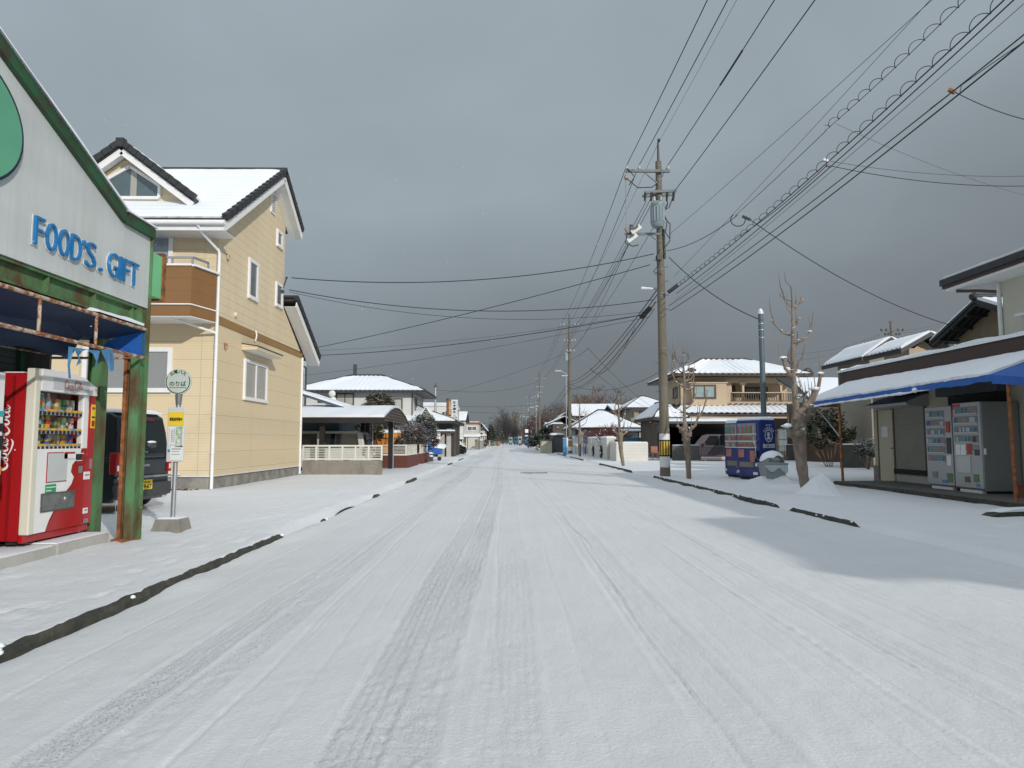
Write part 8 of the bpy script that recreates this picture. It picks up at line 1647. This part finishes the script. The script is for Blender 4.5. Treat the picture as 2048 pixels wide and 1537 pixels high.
# ================================================================ OVERHEAD WIRES
NW = [0]
def sag_pts(a, b_, sag, n=26): a, b_ = Vector(a), Vector(b_); return [a.lerp(b_, i / n) - Vector((0, 0, 4 * sag * (i / n) * (1 - i / n))) for i in range(n + 1)]
def wire(label, a, b_, sag=.3, r=.012, mat=None, group='overhead wires', extra=None):
    m = MB(); m.tube(sag_pts(a, b_, sag), r, mat or WIRE, 5); o = m.build('overhead_wire', loc=a); tag(o, label, 'wire', group); return o
def spiral(label, a, b_, sag, r, pitch, rad, u0=0., u1=1.):
    """cable in a wound spiral hanger"""
    P = sag_pts(a, b_, sag, 60); m = MB(); m.tube(P, r, WIRE, 5); L_ = (Vector(b_) - Vector(a)).length; n = int(L_ * (u1 - u0) / pitch * 12); q = []
    for i in range(n + 1):
        u = u0 + (u1 - u0) * i / n; k = min(59, int(u * 60)); p = P[k].lerp(P[k + 1], u * 60 - k); ph = 2 * PI * u * L_ / pitch; q.append(p + Vector((rad * math.sin(ph), 0, rad * math.cos(ph) + rad)))
    m.tube(q, .006, WIRE, 4); o = m.build('overhead_cable', loc=a); tag(o, label, 'cable', 'overhead wires'); return o
PY = 24.03; P2 = 67.55; P3 = 125.85; PB = -19.3
# high lines along the road: towards the camera, then on to the far poles
for k, (x, z, lab) in enumerate(((4.34, 10.95, 'leftmost'), (4.78, 10.95, 'second'), (5.80, 10.95, 'third'))):
    wire(f'{lab} of the three high wires sweeping over the camera from the big pole', (x, PY, z), (x + .35, PB, z + .9), .55, .013)
    wire(f'{lab} of the three high wires running from the big pole to the second pole', (x, PY, z), (5.55 + k * .75, P2, 12.6), .5, .013)
wire('thin ground wire from the pole spike over the camera', (5.52, 24.2, 11.85), (5.6, PB, 12.6), .5, .006, WIREG)
wire('thin ground wire from the big pole spike to the second pole', (5.52, 24.2, 11.85), (6.36, 67.7, 13.5), .5, .008, WIREG)
wire('high wire leaving the second crossarm at its right end', (6.05, PY, 10.05), (6.6, PB, 11.2), .5, .013)
for k, (x, z) in enumerate(((4.98, 9.6), (5.2, 9.55), (4.62, 8.6), (5.72, 9.5), (4.5, 8.4))):
    wire(('first', 'second', 'third', 'fourth', 'fifth')[k] + ' low voltage wire from the transformer arms to the second pole', (x, PY - .1, z), (5.85 + k * .22, P2, 10.95 - .9 * (k > 2)), .45, .011)
wire('thin wire leaving the pole at transformer height up to the right', at(1338, 470, 24.1), at(1875, -10, 11.7), .05, .006)
wire('thin straight wire crossing to the top right beside it', at(1345, 468, 24.1) - Vector((0, 0, 1.55)), at(1868, -8, 11.2), .05, .005)
# communication cables to the right of the pole
wire('black messenger wire dipping right from the pole to the splice loop', at(1333, 502, 24.1), at(1476, 430, 18.6), .18, .011)
wire('thin wire from the splice loop up to the coiled cable', at(1470, 432, 18.6), at(1652, 262, 13.3), .02, .007)
spiral('upper coiled cable climbing to the top edge of the photo', at(1650, 262, 13.3), at(1945, -14, 8.6), .04, .006, .42, .055)
spiral('long lower coiled cable beside the straight heavy cable', at(1345, 582, 24.0), at(2030, -20, 8.6), .18, .011, .40, .06)
wire('straight heavy cable under the coiled one', at(1352, 588, 24.0), at(2030, -2, 8.5), .17, .010)
wire('thin companion wire right of the heavy cable', at(1350, 600, 24.0), at(2050, 6, 8.4), .10, .0045)
wire('heavy double cable reaching the right edge, upper strand', at(1338, 612, 24.0), at(2075, 48, 8.5), .12, .010)
wire('heavy double cable reaching the right edge, lower strand', at(1340, 622, 24.0), at(2075, 62, 8.45), .16, .012)
wire('wavy cable drooping below the double cable at the right edge', at(1860, 218, 10.4), at(2075, 66, 8.3), -.02, .006)
wire('short branch leaving the coiled cable down to the double cable', at(1655, 330, 13.8), at(1470, 478, 18.5), .10, .009)
# service drops to the right
wire('service drop falling right to the dark gable house', at(1492, 434, 18.6), at(1905, 652, 22.5), .35, .012)
wire('service drop from the pole to the bluish steel service pole', at(1338, 515, 24.1), (8.25, 22.2, 5.1), .25, .015)
wire('thin upper drop running right from the coiled cable junction', at(1655, 322, 13.9), at(2075, 352, 14), .12, .0045)
wire('thicker lower drop running right from the coiled cable junction', at(1660, 332, 13.9), at(2075, 372, 14), .14, .008)
wire('faint drop falling from the coiled cable to the right edge', at(1672, 248, 13.2), at(2075, 398, 16), .12, .004, WIREG)
wire('drop leaving the double cable clamp to the right edge', at(1905, 182, 10.2), at(2075, 245, 10.5), .06, .007)
# splices, clamps, coil
def fitting(name, label, c, mk): m = MB(); mk(m, Vector(c)); tag(m.build(name, loc=c), label, 'cable fitting')
fitting('splice_box', 'black cable splice box just right of the pole', at(1346, 578, 23.9), lambda m, c: m.bar(c + Vector((-.16, 0, -.12)), c + Vector((.16, 0, .12)), .12, .13, BLACK))
fitting('splice_box', 'black cable splice box just left of the pole', at(1291, 626, 24.6), lambda m, c: m.bar(c + Vector((-.13, .2, -.14)), c + Vector((.13, -.2, .14)), .13, .13, BLACK))
fitting('cable_loop', 'round slack loop of cable hanging at the wire junction', at(1476, 440, 18.6), lambda m, c: (m.tube([c + Vector((.20 * math.cos(a), 0, .18 * math.sin(a))) for a in [R(130 + 19 * i) for i in range(15)]], .014, WIRE, 5), m.bar(c + Vector((.12, 0, .10)), c + Vector((.34, 0, -.0)), .05, .06, BLACK)))
fitting('cable_clamp', 'rusty clamp on the double cable at the upper right', at(1903, 182, 10.15), lambda m, c: (m.bar(c + Vector((-.04, 0, .02)), c + Vector((.05, 0, -.03)), .04, .05, RUSTO), m.tube([c, c + Vector((.12, 0, -.06)), c + Vector((.16, 0, .10))], .007, WIRE, 4)))
fitting('cable_clamp', 'white clamp where the two right hand drops begin', at(1652, 322, 13.9), lambda m, c: (m.bar(c + Vector((-.06, 0, .03)), c + Vector((.06, 0, -.02)), .05, .05, WHITED), m.bar(c + Vector((.0, 0, -.10)), c + Vector((.1, 0, -.12)), .04, .04, DGREY)))
sp_ = sag_pts((5.80, PY, 10.95), (6.15, PB, 11.85), .55, 200); fitting('cable_sleeve', 'dark joint on the third high wire', sp_[31], lambda m, c: m.tube([sp_[27], sp_[31], sp_[35]], .026, BLACK, 6))
# wires across the road to the left
wire('upper wire crossing the road to the yellow house wall', at(1308, 508, 24.1), at(583, 556, 23), .50, .016)
wire('middle wire crossing the road to the bracket of the yellow house', at(1306, 600, 24.2), at(578, 580, 23), .55, .014)
wire('lower thin wire crossing the road to the yellow house', at(1302, 622, 24.3), at(578, 584, 23.0), .58, .008)
wire('long wire slanting down left to the pale blue house', at(1300, 530, 24.0), at(612, 700, 34), .15, .014)
wire('faint wire slanting left just above the heavier one', at(1295, 628, 24.4), at(612, 702, 34), .25, .007, WIREG)
wire('heavy wire slanting left to the eave of the pale blue house', at(1285, 630, 24.4), at(612, 712, 34), .28, .015)
wire('faint wire falling left behind the white house', at(1300, 634, 24.4), at(600, 752, 40), .2, .009, WIREG)
m = MB(); c = at(577, 575, 22.98); m.box(-7.34, -7.20, 22.6, 22.7, c.z - .25, c.z - .18, DGREY); m.bar((-7.27, 22.65, c.z - .22), (-7.2, 22.9, c.z + .30), .03, .03, DGREY); m.blob((-7.2, 22.9, c.z + .3), .04, BLACK, 1); tag(m.build('wire_bracket', loc=c), 'black wire bracket on the back corner of the yellow house', 'bracket')
# low cables from the big pole on to the second pole and beyond
for k, (z0, z1, sg, r_, lab) in enumerate(((6.6, 6.9, .75, .020, 'upper bundled'), (6.35, 6.7, .8, .018, 'middle bundled'), (6.1, 6.3, .9, .022, 'lower bundled'), (5.85, 6.2, .9, .012, 'lowest thin'))):
    wire(f'{lab} cable running from the big pole to the second pole', (5.45 - .05 * k, 24.35, z0), (6.2 + .05 * k, P2, z1), sg, r_)
    wire(f'{lab} cable running from the second pole to the third pole', (6.2 + .05 * k, P2 + .3, z1), (6.3, P3, z1), .9, r_)
for k, x in enumerate((5.5, 5.8, 6.9, 7.2)): wire(('first', 'second', 'third', 'fourth')[k] + ' high wire between the second and the third pole', (x, P2, 12.6), (x + .05, P3, 12.6), .8, .014)
for k, x in enumerate((6.0, 6.6)): wire(('left', 'right')[k] + ' high wire between the third and the fourth pole', (x, P3, 12.6), (x + .2, 181.8, 12.6), .9, .016)
wire('far wire crossing the road to the slim grey steel pole', (6.2, P3, 12.0), at(873, 780, 77), .9, .018)
wire('long far wire slanting left across the road behind the sign', (6.2, P2, 9.8), at(800, 805, 84), .6, .016, WIREG)
wire('upper of the nearly level wires behind the restaurant sign', (6.3, P3 + 24, 8.9), at(840, 808, 95), .4, .024)
wire('lower of the nearly level wires behind the restaurant sign', (6.3, P3 + 24, 7.2), at(840, 817, 95), .3, .024)
wire('nearly level dark wire low over the end of the road', (6.6, 182, 8.0), at(955, 848, 160), .3, .03)
wire('slack wire from the second pole right to the big pole side yard', at(1143, 770, P2), at(1318, 745, 52), .9, .018)
wire('drop wire slanting right from the cables to the tan house', at(1176, 697, 50), at(1300, 812, 80), .3, .014)
wire('second drop wire slanting right to the tan house', at(1178, 735, 55), at(1292, 815, 80), .3, .014)
wire('wire from the second pole to the drop junction', at(1140, 720, P2), at(1178, 696, 50), .1, .016)
wire('slack curve of cable beside the second pole', at(1270, 655, 28), at(1180, 738, 55), 1.0, .014)
for k in range(2): wire(('upper', 'lower')[k] + ' faint wire behind the tiled houses', at(1590, 708 + 14 * k, 60), at(1760, 668 + 3 * k, 60), .4, .016, WIREG)
for k in range(2): wire(('upper', 'lower')[k] + ' faint wire leaving the antenna to the right', at(1800, 662 + 4 * k, 60), at(1915, 632 + 8 * k, 60), .3, .016, WIREG)
def build_small_pole():
    Y = 58; p = at(1784, 700, Y); t = thing('utility_pole', 'top of a distant pole with insulators above the tiled roofs', 'utility pole', (p.x, Y, 0)); m = MB(); z = at(1784, 645, Y).z; m.tube([(p.x, Y, 0), (p.x, Y, z)], [.15, .10], POLE, 10); m.build('pole', t); za = at(1784, 663, Y).z
    for dz, hw in ((0, .9), (-.35, .6)):
        m = MB(); m.box(p.x - hw, p.x + hw, Y - .2, Y - .1, za + dz - .04, za + dz + .04, DGREY); q = m.build('crossarm', t)
        for s_ in (-1, -.55, .55, 1): m = MB(); m.lathe([(.05, -.1), (.09, -.02), (.09, .05), (.04, .12)], (p.x + s_ * hw, Y - .15, za + dz + .08), DGREY, 8); m.build('insulator', q)
    m = MB(); m.box(p.x - .15, p.x + .2, Y - .1, Y, z, z + .1, DGREY); m.build('top_cap', t)
build_small_pole()
# ---------------------------------------------------------------- a few flakes still falling
m = MB(); r = random.Random(12)
for i in range(420):
    y = r.uniform(2.5, 30); x = r.uniform(-.75, .75) * y; z = r.uniform(.15, .15 + .6 * y); s_ = min(.007, r.uniform(.0004, .0010) * y); a = r.uniform(0, 3); d = Vector((math.cos(a), 0, math.sin(a) * .6)) * s_
    m.add([(x - d.x, y, z - s_ * .6), (x + d.z, y + s_, z - d.x * .4), (x + d.x, y, z + s_ * .6), (x - d.z, y - s_, z + d.x * .4)], [(0, 1, 2, 3)], SNOW)
tag(m.build('snowflakes'), 'sparse snowflakes drifting in the air', 'snowflakes', None, 'stuff')
